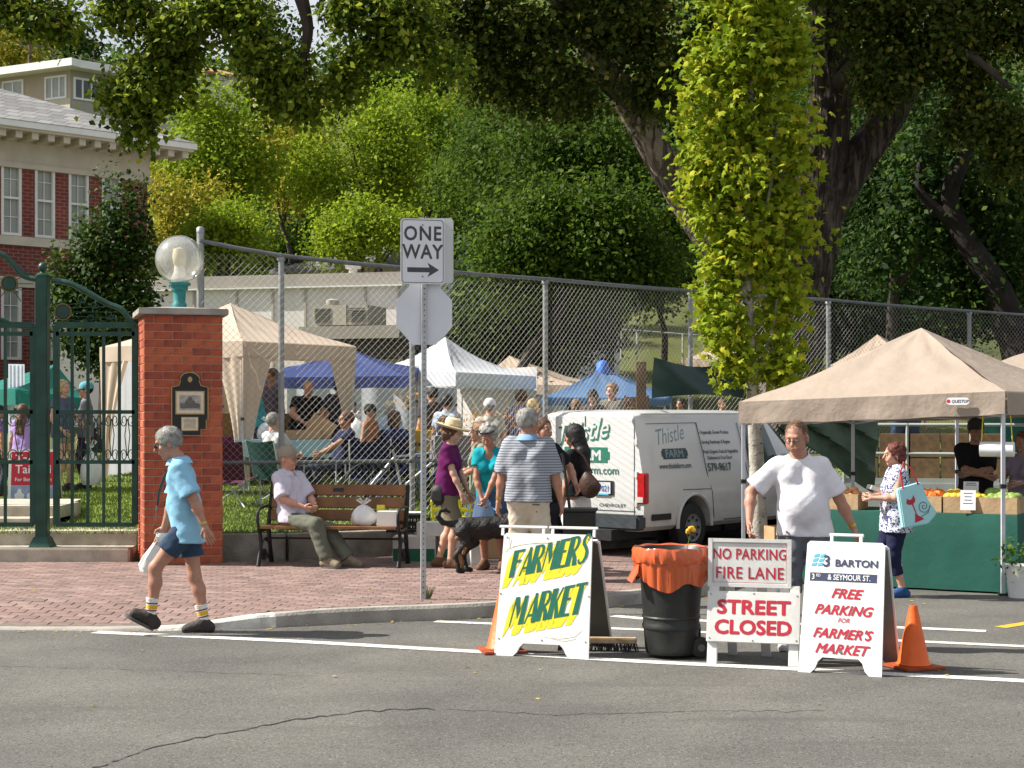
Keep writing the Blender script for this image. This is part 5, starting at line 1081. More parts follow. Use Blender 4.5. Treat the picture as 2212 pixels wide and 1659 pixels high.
deco('FARMERS', -.29, .60, .325, .735, .215, .24, 1, M, fm_); deco('MARKET', -.27, .225, .30, .345, .225, .25, 1, M, fm_)
GLD = mat('thin_gold_line', (.62, .52, .28), .6, .1)
for pts in ([(-.33, .80), (-.30, .84), (-.29, .90), (-.31, .92), (-.30, .83), (-.22, .86), (-.08, .88), (.05, .885)], [(-.28, .845), (-.16, .87), (0, .875), (.12, .868)], [(.02, .155), (.14, .145), (.26, .165), (.31, .21)], [(.08, .145), (.18, .128), (.27, .15)]):
    a = MB(); a.tube([M @ Vector((u, v, .0008)) for u, v in pts], .0013, 4); a.build('flourish', GLD, fm_)
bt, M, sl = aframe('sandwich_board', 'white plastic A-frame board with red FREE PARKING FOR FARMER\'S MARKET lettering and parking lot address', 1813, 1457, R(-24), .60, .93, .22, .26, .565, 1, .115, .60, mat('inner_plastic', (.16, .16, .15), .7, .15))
LGO = mat('logo_navy', (.045, .055, .11), .5, .1)
text('wordmark', 'BARTON', .072, LGO, bt, M, .085, .775, sx=1.08, off=.035); 
a = MB()
for i in range(3):
    for j in range(2):
        u = -.245+j*.045+(.008*i); v = .772+i*.032; a.prism([(u, v), (u+.035, v+.006), (u+.042, v+.028), (u+.007, v+.022)], .003, M)
a.build('logo_waves', SKY, bt); text('logo_digit', '3', .115, LGO, bt, M, -.132, .772, off=.025)
text('fine_print', 'FINANCIAL SERVICES GROUP', .011, mat('pale_grey_print', (.5, .5, .5), .6), bt, M, .09, .755, sx=1.4)
MB().prism([(-.25, .665), (.235, .665), (.235, .725), (-.25, .725)], .0025, M).build('address_strip', LGO, bt); text('address', '3', .056, PW, bt, M, -.225, .676, .004, off=.02, sx=.86); text('address', 'RD', .03, PW, bt, M, -.188, .695, .004, off=.012, sx=.8); text('address', '& SEYMOUR ST.', .056, PW, bt, M, .036, .676, .004, off=.016, sx=.80)
for s_, u, v, z in (('FREE', .015, .545, .098), ('PARKING', -.0, .425, .098), ('FARMER\'S', .0, .255, .098), ('MARKET', -.0, .135+.01, .098)): text('lettering', s_, z, RED, bt, M, u, v, off=.028, shear=.35, sx=1.0 if len(s_) > 4 else 1.05, rot=-.02)
text('lettering', 'FOR', .046, RED, bt, M, .01, .37, off=.012, shear=.3)
# no parking / street closed barricade
by = R(-15); nb = thing('barricade', 'white wooden barricade reading STREET CLOSED beside the wheelie bin', 'barricade', gpt(1625, 1438), by)
M = plane_m((0, 0, 0), (1, 0, 0), (0, .14, .52)); 
for s in (-1, 1):
    MB().beam(M @ Vector((s*.30, 0, -.01)), M @ Vector((s*.30, .60, -.01)), .075, .035, (0, 1, 0)).build('leg', PWD, nb, bevel=.004)
MB().beam((0.05, .50, 0), (0.05, .17, .62), .07, .03, (0, 1, 0)).build('leg', PWD, nb, bevel=.004); MB().beam((-.21, .52, 0), (-.19, .17, .62), .07, .03, (0, 1, 0)).build('leg', PWD, nb, bevel=.004)
MB().prism([(-.345, .165), (.345, .165), (.345, .545), (-.345, .545)], .032, M, .012).build('panel', PWD, nb, bevel=.003)
for u, v in ((-.32, .52), (0, .53), (.32, .52), (-.32, .19), (0, .18), (.32, .19)): MB().prism([(u+.006*math.cos(a), v+.006*math.sin(a)) for a in np.linspace(0, 6.28, 8)[:-1]], .035, M, .03).build('screw', SCR, nb)
text('lettering', 'STREET', .145, RED, nb, M, 0, .378, .0335, off=.038, sx=1.13, sp=1.02); text('lettering', 'CLOSED', .145, RED, nb, M, 0, .228, .0335, off=.038, sx=1.06, sp=1.0)
np_ = thing('parking_sign', 'white framed NO PARKING FIRE LANE sign standing on top of the barricade', 'sign', nb.location+Vector((.0, .17, .50)), by)
M = plane_m((.005, 0, .07), (1, 0, 0), (0, .02, .33))
MB().prism([(-.305, 0), (.305, 0), (.305, .345), (-.305, .345)], .01, M, -.012).build('panel', PWD, np_, bevel=.003)
for s in (-1, 1): MB().prism([(s*.295-.015, -.008), (s*.295+.015, -.008), (s*.295+.015, .353), (s*.295-.015, .353)], .022, M, -.016).build('frame_strip', PWD, np_)
for v0 in (-.008, .327): MB().prism([(-.28, v0), (.28, v0), (.28, v0+.026), (-.28, v0+.026)], .020, M, -.016).build('frame_strip', PWD, np_)
a = MB()
for q in ((-.272, .026, .272, .0275), (-.272, .318, .272, .3195), (-.272, .0275, -.2705, .318), (.2705, .0275, .272, .318)): a.prism([(q[0], q[1]), (q[2], q[1]), (q[2], q[3]), (q[0], q[3])], .0115, M, .0102)
a.build('border_line', RED, np_)
for s in (-.27, 0.0, .26): MB().prism([(s-.035, -.14), (s+.035, -.14), (s+.035, -.002), (s-.035, -.002)], .0, M, -.02).build('strut', PWD, np_)
text('lettering', 'NO PARKING', .112, RED, np_, M, 0, .20, .0115, off=.018, sx=.78, sp=1.06); text('lettering', 'FIRE LANE', .125, RED, np_, M, 0, .055, .0115, off=.012, sx=.86, sp=1.06)
# traffic cones
ORC = mat('cone_orange', (.75, .12, .015), .5, .12, 6, .15, 40); ORD = mat('cone_base', (.30, .06, .02), .7, .3, 8)
def cone(label, px, py, rz):
    c = thing('traffic_cone', label, 'traffic cone', gpt(px, py), rz, 'traffic cones by the street signs'); MB().box((0, 0, .012), (.34, .34, .024)).build('cone_base', ORD, c, bevel=.008)
    MB().lathe([(.125, .024), (.13, .034), (.115, .045), (.032, .44), (.028, .46), (.02, .462), (.018, .44)], n=28).build('cone_body', ORC, c, True)
cone('orange traffic cone right of the free parking board', 1973, 1443, R(22)); cone('orange traffic cone half hidden behind the FARMERS MARKET board', 1084, 1408, R(12))
# broom lying behind the board
br = thing('push_broom', 'wide push broom head lying on the road behind the FARMERS MARKET board', 'broom', gpt(1290, 1406), R(-6))
MB().box((.0, 0, .085), (.62, .08, .045)).build('broom_block', mat('broom_wood', (.42, .30, .18), .8, .2), br, bevel=.008); a = MB()
for i in range(150): x = random.uniform(-.30, .31); y = random.uniform(-.035, .035); a.tube([(x, y, .065), (x*1.03+random.gauss(0, .01), y*1.5, .003)], .004, 3)
o_ = a.build('bristles', DK, br); o_['kind'] = 'stuff'
# wheelie bin with orange liner
bn = thing('wheeled_bin', 'round black wheeled trash bin with glossy orange plastic liner', 'trash bin', gpt(1450, 1418), R(8)); BINM = mat('bin_black', (.016, .017, .016), .45, .25, 5, .15, 30)
MB().lathe([(.19, .03), (.20, .06), (.213, .22), (.222, .225), (.224, .25), (.216, .262), (.217, .30), (.224, .305), (.223, .315), (.218, .32), (.25, .78), (.275, .80), (.275, .83), (.26, .835), (.24, .80)], n=36).box((.15, .03, .12), (.14, .16, .22)).build('bin_body', BINM, bn, True)
for y in (-.12, .14):
    w_ = MB().lathe([(.03, -.025), (.075, -.025), (.082, -.015), (.082, .015), (.075, .025), (.03, .025)], (.20, y, .082), 20, Matrix.Rotation(R(90), 3, 'X')).build('wheel', DK, bn, True); MB().lathe([(0, -.03), (.028, -.03), (.028, .03), (0, .03)], (.20, y, .082), 12, Matrix.Rotation(R(90), 3, 'X')).build('hub', mat('hub_grey', (.12, .12, .12), .5), w_, True)
LIN = mat('orange_liner', (.52, .10, .03), .22, .12, 4, .12, 12, spec=.6); nn = 96; a = MB(); lv = [(.235, .70), (.265, .83), (.285, .845), (.295, .825), (.298, .77), (.296, .735), (.285, .725), (.284, .70), (.286, .0)]
for i, (r, z) in enumerate(lv):
    for j in range(nn):
        t_ = 2*math.pi*j/nn; drop = .0; cam_a = -1.57
        q = math.cos(t_-cam_a); lobe = .10+.13*max(0, math.cos((t_-cam_a-.1)*1.0))**2*(.5+.5*math.cos((t_-cam_a-.05)*4.3))+.05*math.sin(t_*5+1)*.5
        zz = z if i < 8 else .70-max(.02, lobe); rr = r-(.03 if i == 8 else 0)*(.7-zz)*3+.006*math.sin(t_*23+i*.8)*(i > 2)+.005*math.sin(t_*37-i)*(i > 2); a.v.append((rr*math.cos(t_), rr*math.sin(t_), zz+.004*math.sin(t_*9+i)))
a.f = [(i*nn+j, i*nn+(j+1) % nn, (i+1)*nn+(j+1) % nn, (i+1)*nn+j) for i in range(len(lv)-1) for j in range(nn)]
ln = a.build('liner', LIN, bn, True)
for sx_, d_ in ((-1, (-.36, -.06, .60)), (1, (.31, -.12, .60))):
    a = MB(); a.v = [(sx_*.275, -.10, .72), (sx_*.28, .04, .70), (d_[0], d_[1], d_[2]), (d_[0]*.93, d_[1]-.06, d_[2]-.02), (sx_*.285, -.12, .66), (sx_*.26, -.05, .69)]; a.f = [(0, 1, 2, 3), (0, 3, 4), (1, 5, 4, 2), (2, 4, 3)]; a.build('liner_corner', LIN, bn)
fl = thing('flower', 'yellow orange flower sticking up out of the orange lined bin', 'flower', bn.location+Vector((.12, .05, .80)), 0)
MB().tube([(0, 0, 0), (.02, 0, .08), (.03, 0, .15)], .003, 5).build('stem', mat('stem_green', (.08, .15, .03), .7), fl, True); a = MB(); 
for k in range(7): t_ = k*.9; a.ball((.035+.022*math.cos(t_), .02*math.sin(t_), .165+.016*math.sin(t_*1.7)), (.02, .015, .017), 8, 5)
a.build('petals', mat('petal_yellow', (.80, .42, .02), .5, .2, 20), fl, True)
# sign pole
SZ = .13; sb = gpt(914, 1294, SZ); sp_ = thing('traffic_sign_pole', 'perforated square steel signpost standing at the kerb edge', 'sign pole', sb, R(10)); GP = mat('galv_post', (.42, .43, .43), .45, .12, 12, .1, 60, metal=.35); HOLE = mat('post_hole', (.03, .03, .03), .9)
ph = (1294-470)/F*sb.y+.0; MB().beam((0, 0, -.05), (0.012, 0, ph), .048, .048, (0, 1, 0)).build('post', GP, sp_, bevel=.004)
k = 0; z = .06
hm_ = MB().prism([(.0062*math.cos(a), .0062*math.sin(a)) for a in np.linspace(0, 6.28, 9)[:-1]], .0008, plane_m((0, 0, 0), (1, 0, 0), (0, 0, 1)), -.001).build('post_hole', HOLE, sp_); hm_.location = (0, -.0242, z)
while z < ph-.05:
    z += .0254*2; c_ = hm_.copy(); COL.objects.link(c_); c_.location = (0.012*z/ph, -.0242, z)
SBK = mat('sign_aluminium', (.50, .50, .49), .4, .08, 3, metal=.25)
def rrect(w, h, r, n=5): return [(sx*(w/2-r)+r*math.cos(a), sy*(h/2-r)+r*math.sin(a)) for sx, sy, a0 in ((1, 1, 0), (-1, 1, 90), (-1, -1, 180), (1, -1, 270)) for a in np.linspace(R(a0), R(a0+90), n)]
ow = thing('one_way_sign', 'white ONE WAY sign with black right arrow facing the road', 'sign', sb+Vector((0, 0, ph-.32)), R(12)); BK = mat('sign_black', (.06, .06, .065), .5, .1)
M = plane_m((-.01, -.034, 0), (1, 0, 0), (0, 0, 1)); MB().prism(rrect(.415, .61, .035), .002, M, -.003).build('sign_panel', mat('sign_white_sheet', (.70, .71, .74), .4, .03), ow)
a = MB(); o1 = rrect(.395, .59, .03); i1 = rrect(.383, .578, .026); k = len(o1); a.v = [tuple(M @ Vector((u, v, .0028))) for u, v in o1+i1]; a.f = [(i, (i+1) % k, k+(i+1) % k, k+i) for i in range(k)]; a.build('border_line', BK, ow)
text('lettering', 'ONE', .185, BK, ow, M, 0, .105, .0028, off=.024, sx=.86, sp=1.14); text('lettering', 'WAY', .185, BK, ow, M, 0, -.065, .0028, off=.024, sx=.86, sp=1.06)
MB().prism([(-.145, -.195), (.065, -.195), (.045, -.24), (.155, -.172), (.045, -.105), (.065, -.15), (-.145, -.15)], .0032, M, .002).build('arrow', BK, ow)
for v in (.245, -.235): MB().prism([(.009*math.cos(q), v+.009*math.sin(q)) for q in np.linspace(0, 6.28, 9)[:-1]], .006, M).build('bolt', SCR, ow)
ob = thing('one_way_sign', 'grey back of a second rectangular sign behind the ONE WAY sign', 'sign', sb+Vector((.0, .03, ph-.31)), R(-8)); M = plane_m((.035, .01, 0), (1, 0, 0), (0, 0, 1)); MB().prism(rrect(.50, .61, .035), .002, M, -.002).build('sign_panel', SBK, ob)
oc_ = thing('stop_sign_back', 'bare aluminium back of an octagonal sign below the ONE WAY sign', 'sign', sb+Vector((0, .02, (1294-677)/F*sb.y)), R(6)); M = plane_m((.01, .012, 0), (1, 0, 0), (0, 0, 1)); r_ = .283
MB().prism([(r_*math.cos(R(22.5+45*i)), r_*1.12*math.sin(R(22.5+45*i))) for i in range(8)], .002, M, -.002).build('sign_panel', mat('octagon_back', (.66, .68, .72), .45, .05, 3), oc_)
tf = thing('weeds', 'tuft of dry green weeds at the foot of the signpost', 'plant', sb+Vector((.03, .03, 0)), 0); a = MB()
for i in range(46): t_ = random.uniform(0, 6.28); l_ = random.uniform(.05, .17); d_ = random.uniform(.01, .09); a.add([(.03*math.cos(t_), .03*math.sin(t_), 0), (.03*math.cos(t_)+.007, .03*math.sin(t_), 0), (d_*math.cos(t_)+.02, d_*math.sin(t_), l_)], [(0, 1, 2)])
o_ = a.build('blades', mat('weed_green', (.12, .16, .04), .8, .3, 20), tf); o_['kind'] = 'stuff'
# ---------------------------------------------------------------- bench
IRON = mat('cast_iron', (.013, .013, .014), .4, .2, 20); SLAT = mat('bench_wood', (.20, .085, .03), .55, .3, 3, .3, 30, col2=(.30, .14, .05))
Nn, L, b_ = nodes_of(SLAT)
bo = at(718, 1209, 18.55); bo.z = .13; bench = thing('bench', 'park bench with brown slats and ornate black iron ends', 'bench', bo, R(-7)); BW = 1.62
for x in (-BW/2, BW/2):
    a = MB(); a.tube([(x, .35, .0), (x, .28, .2), (x, .22, .42), (x, .30, .65), (x, .38, .90)], [.03, .024, .026, .026, .022], 8); a.tube([(x, -.22, 0), (x, -.17, .12), (x, -.1, .25), (x, -.14, .38), (x, -.2, .42)], [.028, .022, .022, .022, .02], 8)
    a.tube([(x, -.22, .42), (x, 0, .40), (x, .22, .42)], .022, 8); a.tube([(x, .30, .66), (x, .1, .67), (x, -.12, .66), (x, -.24, .61), (x, -.25, .52), (x, -.2, .43)], .018, 8); a.tube([(x, -.12, .24), (x, .05, .30), (x, .22, .25)], .014, 6)
    e_ = a.build('end_frame', IRON, bench, True); a = MB()
    a.tube([(x, -.2+.035*math.cos(q), .42+.035*math.sin(q)) for q in np.linspace(0, 6.28, 13)], .009, 5, False)
    for q in np.linspace(.3, 2.85, 6): a.tube([(x, .03, .08), (x, .03+.13*math.cos(q), .09+.09*math.sin(q)), (x, .03+.16*math.cos(q), .06+.08*math.sin(q))], [.012, .014, .006], 6)
    a.tube([(x, -.22, .02), (x, -.1, .1), (x, .03, .06), (x, .16, .1), (x, .35, .02)], .014, 6); a.build('ornament', IRON, e_, True)
for i in range(3): MB().box((0, -.17+i*.15, .445), (BW-.04, .135, .032)).build('slat', SLAT, bench, bevel=.006)
rm = Matrix.Rotation(R(-14), 3, 'X')
for i in range(3): MB().box((0, .25+i*.035, .56+i*.145), (BW-.04, .032, .128), rm).build('slat', SLAT, bench, bevel=.006)
MB().tube([(-BW/2, .1, .30), (BW/2, .1, .30)], .012, 6).build('tie_rod', IRON, bench, True); MB().box((.0, .30, .855), (.12, .006, .04), rm).build('name_plate', BLK, bench)
BAGM = mat('white_plastic_bag', (.72, .72, .70), .4, .05, 5, .5, 9)
def bag(name, label, loc, r, h, m=BAGM, rz=0, knot=True):
    g = thing(name, label, 'bag', loc, rz); a = MB(); n = 30; k = 12
    for i in range(k+1):
        f = i/k; rr = r*(math.sin(math.pi*min(1, f*1.05+.12))**.5)*(1-.45*f) if f < .97 else r*.12
        for j in range(n): t_ = 2*math.pi*j/n; q = 1+.10*math.sin(t_*3+f*4)+.05*math.sin(t_*7-f*9)+.03*math.sin(t_*13+f*17); a.v.append((rr*q*math.cos(t_)*1.15, rr*q*math.sin(t_)*.8, h*f+.02*math.sin(t_*4)*f))
    a.f = [(i*n+j, i*n+(j+1) % n, (i+1)*n+(j+1) % n, (i+1)*n+j) for i in range(k) for j in range(n)]+[tuple(range(n-1, -1, -1)), tuple(k*n+j for j in range(n))]
    a.build('bag_body', m, g, True)
    if knot:
        for s in (-1, 1): MB().tube([(s*.02, 0, h*.93), (s*r*.5, .01, h*1.08), (s*r*.25, 0, h*1.14), (s*.01, 0, h*.96)], [.012, .015, .012, .006], 6).build('bag_handle', m, g, True)
    return g
rb = Matrix.Rotation(R(-7), 3, 'Z'); bag('plastic_bag', 'bulging white plastic shopping bag on the bench seat beside the seated man', bo+rb @ Vector((.36, .02, .462)), .155, .27)
def box(name, label, cat, loc, sz, m, rz=0, group=None, lid=None, open_=False, band_=None, th=.012):
    g = thing(name, label, cat, loc, rz, group); x, y, z = sz
    if open_:
        for c, s in (((0, -y/2+th/2, z/2), (x, th, z)), ((0, y/2-th/2, z/2), (x, th, z)), ((-x/2+th/2, 0, z/2), (th, y-2*th-.002, z)), ((x/2-th/2, 0, z/2), (th, y-2*th-.002, z))): MB().box(c, s).build('side', m, g)
        MB().box((0, 0, th/2), (x-2*th-.002, y-2*th-.002, th)).build('bottom', m, g)
    else: MB().box((0, 0, z/2), sz).build('carton', m, g, bevel=.004)
    if lid: MB().box((0, 0, z+.012), (x+.012, y+.012, .022)).build('lid', lid, g, bevel=.003)
    if band_: MB().box((0, -y/2-.001, z*.28), (x-.01, .006, z*.5)).build('printed_band', band_, g)
    return g
CARD = mat('cardboard', (.42, .27, .14), .9, .15, 5); CWH = mat('white_carton', (.66, .65, .61), .8, .08, 5); CYE = mat('yellow_carton', (.75, .62, .05), .7, .1)
b1 = bo+rb @ Vector((.60, .03, .462)); box('carton', 'small white carton on the right end of the bench', 'box', bo+rb @ Vector((.66, -.06, .462)), (.23, .16, .17), CWH, R(-7)); box('carton', 'bright yellow packet on the bench behind the white bag', 'box', bo+rb @ Vector((.545, .10, .462)), (.09, .05, .23), CYE, R(-7))
# crates and boxes by the pavement
def crate(label, loc, sz, m, rz=0, fill=None):
    g = thing('crate', label, 'crate', loc, rz); x, y, z = sz
    for s in (-1, 1):
        a = MB(); n = 6
        for i in range(n+1): u = -x/2+x*i/n; a.beam((u, s*y/2, 0), (u*1.05, s*y/2*1.08, z), .02, .012)
        for v in (0.02, z*.5, z-.015): a.beam((-x/2*(1+.05*v/z), s*y/2*(1+.08*v/z), v), (x/2*(1+.05*v/z), s*y/2*(1+.08*v/z), v), .012, .03)
        a.build('long_side', m, g); a = MB()
        for i in range(4): u = -y/2+y*i/3; a.beam((s*x/2, u, 0), (s*x/2*1.05, u*1.08, z), .012, .02)
        for v in (0.02, z*.5, z-.015): a.beam((s*x/2*(1+.05*v/z), -y/2, v), (s*x/2*(1+.05*v/z), y/2, v), .012, .03)
        a.build('short_side', m, g)
    MB().box((0, 0, .01), (x, y, .015)).build('bottom', m, g); return g
YC = mat('yellow_crate_plastic', (.75, .66, .03), .45, .08); BC = mat('black_crate_plastic', (.015, .015, .015), .5, .1); GBX = mat('green_print', (.02, .14, .07), .7, .1)
def gp2(px, py, z=.13, D=None): return gpt(px, py, z)
box('produce_box', 'large white produce box with green printed base under the black crate', 'box', gp2(898, 1212), (.50, .34, .30), CWH, R(-4), band_=GBX)
box('produce_box', 'second white produce box with green base left of the purple shirted woman', 'box', gp2(985, 1214)+Vector((.02, .12, 0)), (.38, .3, .30), CWH, R(3), band_=GBX)
box('carton', 'plain white carton stacked on the green based box', 'box', gp2(930, 1212)+Vector((.05, .02, .302)), (.40, .28, .16), CWH, R(-4))
crate('black plastic crate behind the bench end', gp2(880, 1205)+Vector((.0, .12, .305)), (.46, .32, .20), BC, R(-5)); crate('bright yellow plastic crate behind the woman in the sun hat', gp2(985, 1208)+Vector((.04, .25, .47)), (.66, .40, .22), YC, R(4))
box('carton', 'brown cardboard box on the ground behind the dog', 'box', gp2(1120, 1206)+Vector((-.25, .1, 0)), (.3, .3, .26), CARD, R(12)); box('bucket', 'white tub standing between the woman and the dog', 'bucket', gp2(1005, 1218)+Vector((.12, -.1, 0)), (.16, .16, .3), CWH, R(20))
a = thing('produce_plate', 'white dish with leafy greens on top of the black crate', 'plate', gp2(880, 1205)+Vector((.05, .1, .51))); MB().lathe([(.08, 0), (.16, .03), (.165, .035), (.08, .01), (0, .01)]).build('dish', PW, a, True)
# flower baskets on stands behind
# ---------------------------------------------------------------- van
VA = R(40); vo = Vector((1.73, 20.9, 0)); vx = Vector((math.cos(VA), -math.sin(VA), 0)); vd = Vector((math.sin(VA), math.cos(VA), 0)); vc = vo-vx*.985
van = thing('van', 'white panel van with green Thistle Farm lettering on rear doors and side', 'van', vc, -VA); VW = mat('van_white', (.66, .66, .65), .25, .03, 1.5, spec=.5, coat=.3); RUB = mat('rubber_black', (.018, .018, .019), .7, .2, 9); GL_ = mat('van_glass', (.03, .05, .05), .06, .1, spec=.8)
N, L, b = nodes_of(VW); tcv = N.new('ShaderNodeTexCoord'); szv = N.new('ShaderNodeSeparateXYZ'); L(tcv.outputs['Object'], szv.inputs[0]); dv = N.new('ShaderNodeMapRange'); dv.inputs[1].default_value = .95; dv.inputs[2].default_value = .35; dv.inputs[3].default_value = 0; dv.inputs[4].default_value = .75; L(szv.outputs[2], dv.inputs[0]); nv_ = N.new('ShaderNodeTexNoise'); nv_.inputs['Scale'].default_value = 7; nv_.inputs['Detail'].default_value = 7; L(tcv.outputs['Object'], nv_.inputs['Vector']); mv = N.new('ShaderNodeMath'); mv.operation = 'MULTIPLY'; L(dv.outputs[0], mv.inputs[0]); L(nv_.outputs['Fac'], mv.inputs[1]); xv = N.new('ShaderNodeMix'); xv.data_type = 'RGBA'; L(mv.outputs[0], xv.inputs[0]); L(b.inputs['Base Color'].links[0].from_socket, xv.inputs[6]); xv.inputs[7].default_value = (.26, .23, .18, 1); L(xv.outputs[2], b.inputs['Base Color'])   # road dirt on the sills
# cross-section (x, z) right half; y along the van
def vsec(y):
    top = float(np.interp(y, [0, .06, .3, 2.8, 3.2, 3.75, 4.0, 4.75, 4.82], [1.84, 1.89, 1.925, 1.93, 1.88, 1.42, 1.12, .95, .8])); wd = float(np.interp(y, [0, .08, .3, 3.8, 4.6, 4.82], [.95, .97, .985, .985, .93, .85])); bt_ = .34
    hz_ = lambda z: 0.0 if z < 1.02 else (z-1.02)
    tw_ = wd-.20*min(1, max(0, top-1.02)/.9)
    pts = [(0, bt_), (wd-.10, bt_), (wd-.02, bt_+.06), (wd, .60), (wd, .98), (wd-.015, 1.04)]
    if top > 1.2: pts += [(wd-.09*(top-1.04)/.9, 1.04+(top-1.04)*.45), (tw_+.04, top-.16), (tw_-.02, top-.06), (tw_-.14, top-.012), (0, top)]
    else: pts += [(wd-.02, min(top, 1.06)-.005)]*1+[(wd-.06, top-.002)]*3+[(0, top)]
    return pts
ys = [0, .06, .3, .8, 1.4, 2.0, 2.6, 2.95, 3.2, 3.5, 3.8, 4.1, 4.5, 4.75, 4.82]; a = MB(); secs = []
for y in ys:
    p = vsec(y); full = [(-x, z) for x, z in p[::-1]]+p[1:-1]; secs.append(full)
k = len(secs[0])
for y, s in zip(ys, secs): a.v += [(x, y, z) for x, z in s]
a.f = [(i*k+j, i*k+(j+1) % k, (i+1)*k+(j+1) % k, (i+1)*k+j) for i in range(len(ys)-1) for j in range(k)]+[tuple(range(k-1, -1, -1)), tuple((len(ys)-1)*k+j for j in range(k))]
body = a.build('van_body', VW, van)
bm = bmesh.new(); bm.from_mesh(body.data); bmesh.ops.remove_doubles(bm, verts=bm.verts, dist=1e-4); bmesh.ops.recalc_face_normals(bm, faces=bm.faces); bm.to_mesh(body.data); bm.free()
cut = MB()
for y in (1.13, 3.95): cut.lathe([(.40, -.45), (.40, .45)], (.80, y, .37), 32, Matrix.Rotation(R(90), 3, 'Y')).build
cuts = []
for y in (1.13, 3.95):
    for s in (-1, 1): c = MB().lathe([(.40, -.35), (.40, .35)], (s*.85, y, .39), 32, Matrix.Rotation(R(90), 3, 'Y')).build('cut', DK, van); cuts.append(c)
for c in cuts: md = body.modifiers.new('b', 'BOOLEAN'); md.object = c; md.operation = 'DIFFERENCE'; md.solver = 'EXACT'
bpy.context.view_layer.update(); dg = bpy.context.evaluated_depsgraph_get(); nm_ = bpy.data.meshes.new_from_object(body.evaluated_get(dg)); body.modifiers.clear(); body.data = nm_; nm_.shade_smooth(); nm_.set_sharp_from_angle(angle=R(28)); nm_.materials.clear(); nm_.materials.append(VW)
for c in cuts: bpy.data.objects.remove(c)
for y in (1.13, 3.95):
    MB().box((0, y, .45), (1.3, .78, .55)).build('wheel_well', RUB, van)
    a = MB(); a.tube([(.985, y+.405*math.cos(t_), .39+.405*math.sin(t_)) for t_ in np.linspace(-.1, math.pi+.1, 26)], .028, 8); a.build('wheel_arch', VW, van, True)
    for s in (-1, 1):
        wh = MB().lathe([(.18, -.10), (.30, -.10), (.335, -.07), (.34, 0), (.335, .07), (.30, .10), (.19, .10), (.18, .06)], (s*.86, y, .34), 36, Matrix.Rotation(R(90)*s, 3, 'Y')).build('wheel', RUB, van, True)
        MB().lathe([(.20, .085), (.195, .10), (.17, .09), (.15, .06), (.09, .08), (.06, .11), (0, .115)], (s*.86, y, .34), 30, Matrix.Rotation(R(90)*s, 3, 'Y')).build('rim', mat('rim_grey', (.20, .20, .20), .45, .1, 20, metal=.2), wh, True)
        a = MB()
        for q in range(8): t_ = q*math.pi/4; a.box((s*.955, y+.135*math.cos(t_), .34+.135*math.sin(t_)), (.012, .035, .035))
        a.build('rim_openings', DK, wh)['kind'] = 'stuff'
MB().box((0, -.06, .46), (1.94, .20, .20)).build('rear_bumper', mat('bumper_grey', (.045, .055, .062), .5, .2, 8), van, bevel=.03)
MB().box((0, 1.0, .30), (1.3, 2.6, .14)).box((0, 3.2, .3), (1.3, 1.6, .14)).build('underbody', RUB, van)
REDL = mat('tail_red', (.42, .01, .012), .15, .2, 20, spec=.7, coat=.5)
for s in (-1, 1):
    tl = MB().box((s*.915, .03, .90), (.13, .10, .40)).build('tail_light', REDL, van, bevel=.012); MB().box((s*.905, -.023, .755), (.09, .01, .07)).build('reverse_lens', mat('clear_lens', (.6, .55, .5), .2), tl)
SEAM = mat('seam_dark', (.10, .10, .10), .8)
def rear(mb, u0, u1, v0, v1, off=.0): mb.box(((u0+u1)/2, -.004-off, (v0+v1)/2), (abs(u1-u0), .008, abs(v1-v0))); return mb
for q in ((-.004, .004, .55, 1.84), (-.80, .80, .547, .553), (-.80, -.796, .55, 1.80), (.796, .80, .55, 1.80)): rear(MB(), *q).build('door_seam', SEAM, van)
for z in (.70, 1.08, 1.5): MB().box((.84, -.015, z), (.045, .03, .08)).build('hinge', VW, van, bevel=.004)
rear(MB(), .09, .47, .80, .99, .006).build('plate_recess', DK, van); lp_ = MB().box((.28, -.022, .895), (.30, .006, .15)).build('licence_plate', mat('plate_white', (.62, .63, .66), .5, .05), van)
Mr = plane_m((0, -.009, 0), (1, 0, 0), (0, 0, 1)); Mr2 = plane_m((.28, -.026, .895), (1, 0, 0), (0, 0, 1)); PB = mat('plate_blue', (.05, .12, .42), .5); text('plate_number', '7021', .11, PB, lp_, Mr2, .05, -.045, off=.01, sx=.8); rear(MB(), .15, .40, .802, .822, .02).build('plate_strip', SKY, lp_)
SG = mat('sign_script_green', (.03, .19, .13), .4, .05); CHR = mat('badge_grey', (.08, .08, .09), .4)
Mr1 = plane_m((0, -.003, 0), (1, 0, 0), (0, 0, 1))
def van_sign(Mx, u, v, k, col, par, wht=VW, bo_=.035):
    text('script_lettering', 'Thistle', .34*k, col, par, Mx, u, v, .002, off=bo_, shear=.45, sx=.86, rot=.12); text('script_lettering', 'Thistle', .34*k, wht, par, Mx, u-.012*k, v+.012*k, .0042, off=.006 if bo_ < .04 else 0, shear=.45, sx=.86, rot=.12)
    a = MB(); q = [(-.30, -.01), (.34, -.01), (.34, .03), (.37, .03), (.37, .12), (.34, .12), (.34, .17), (-.30, .17), (-.30, .12), (-.33, .12), (-.33, .03), (-.30, .03)]; a.prism([(u+.04*k+x*k, v-.235*k+y*k) for x, y in q], .003, Mx, .001); a.build('farm_plate', col, par); text('farm_lettering', 'FARM', .165*k, wht, par, Mx, u+.05*k, v-.215*k, .0045, off=.035, sx=1.18)
van_sign(Mr1, -.06, 1.50, 1.12, SG, van); text('web_address', 'www.thistlefarm.com', .155, SG, van, Mr1, -.10, 1.075, .003, off=.008, sx=.98); text('maker_badge', 'CHEVROLET', .058, CHR, van, Mr1, .45, .65, .003, off=.012, sx=1.35)
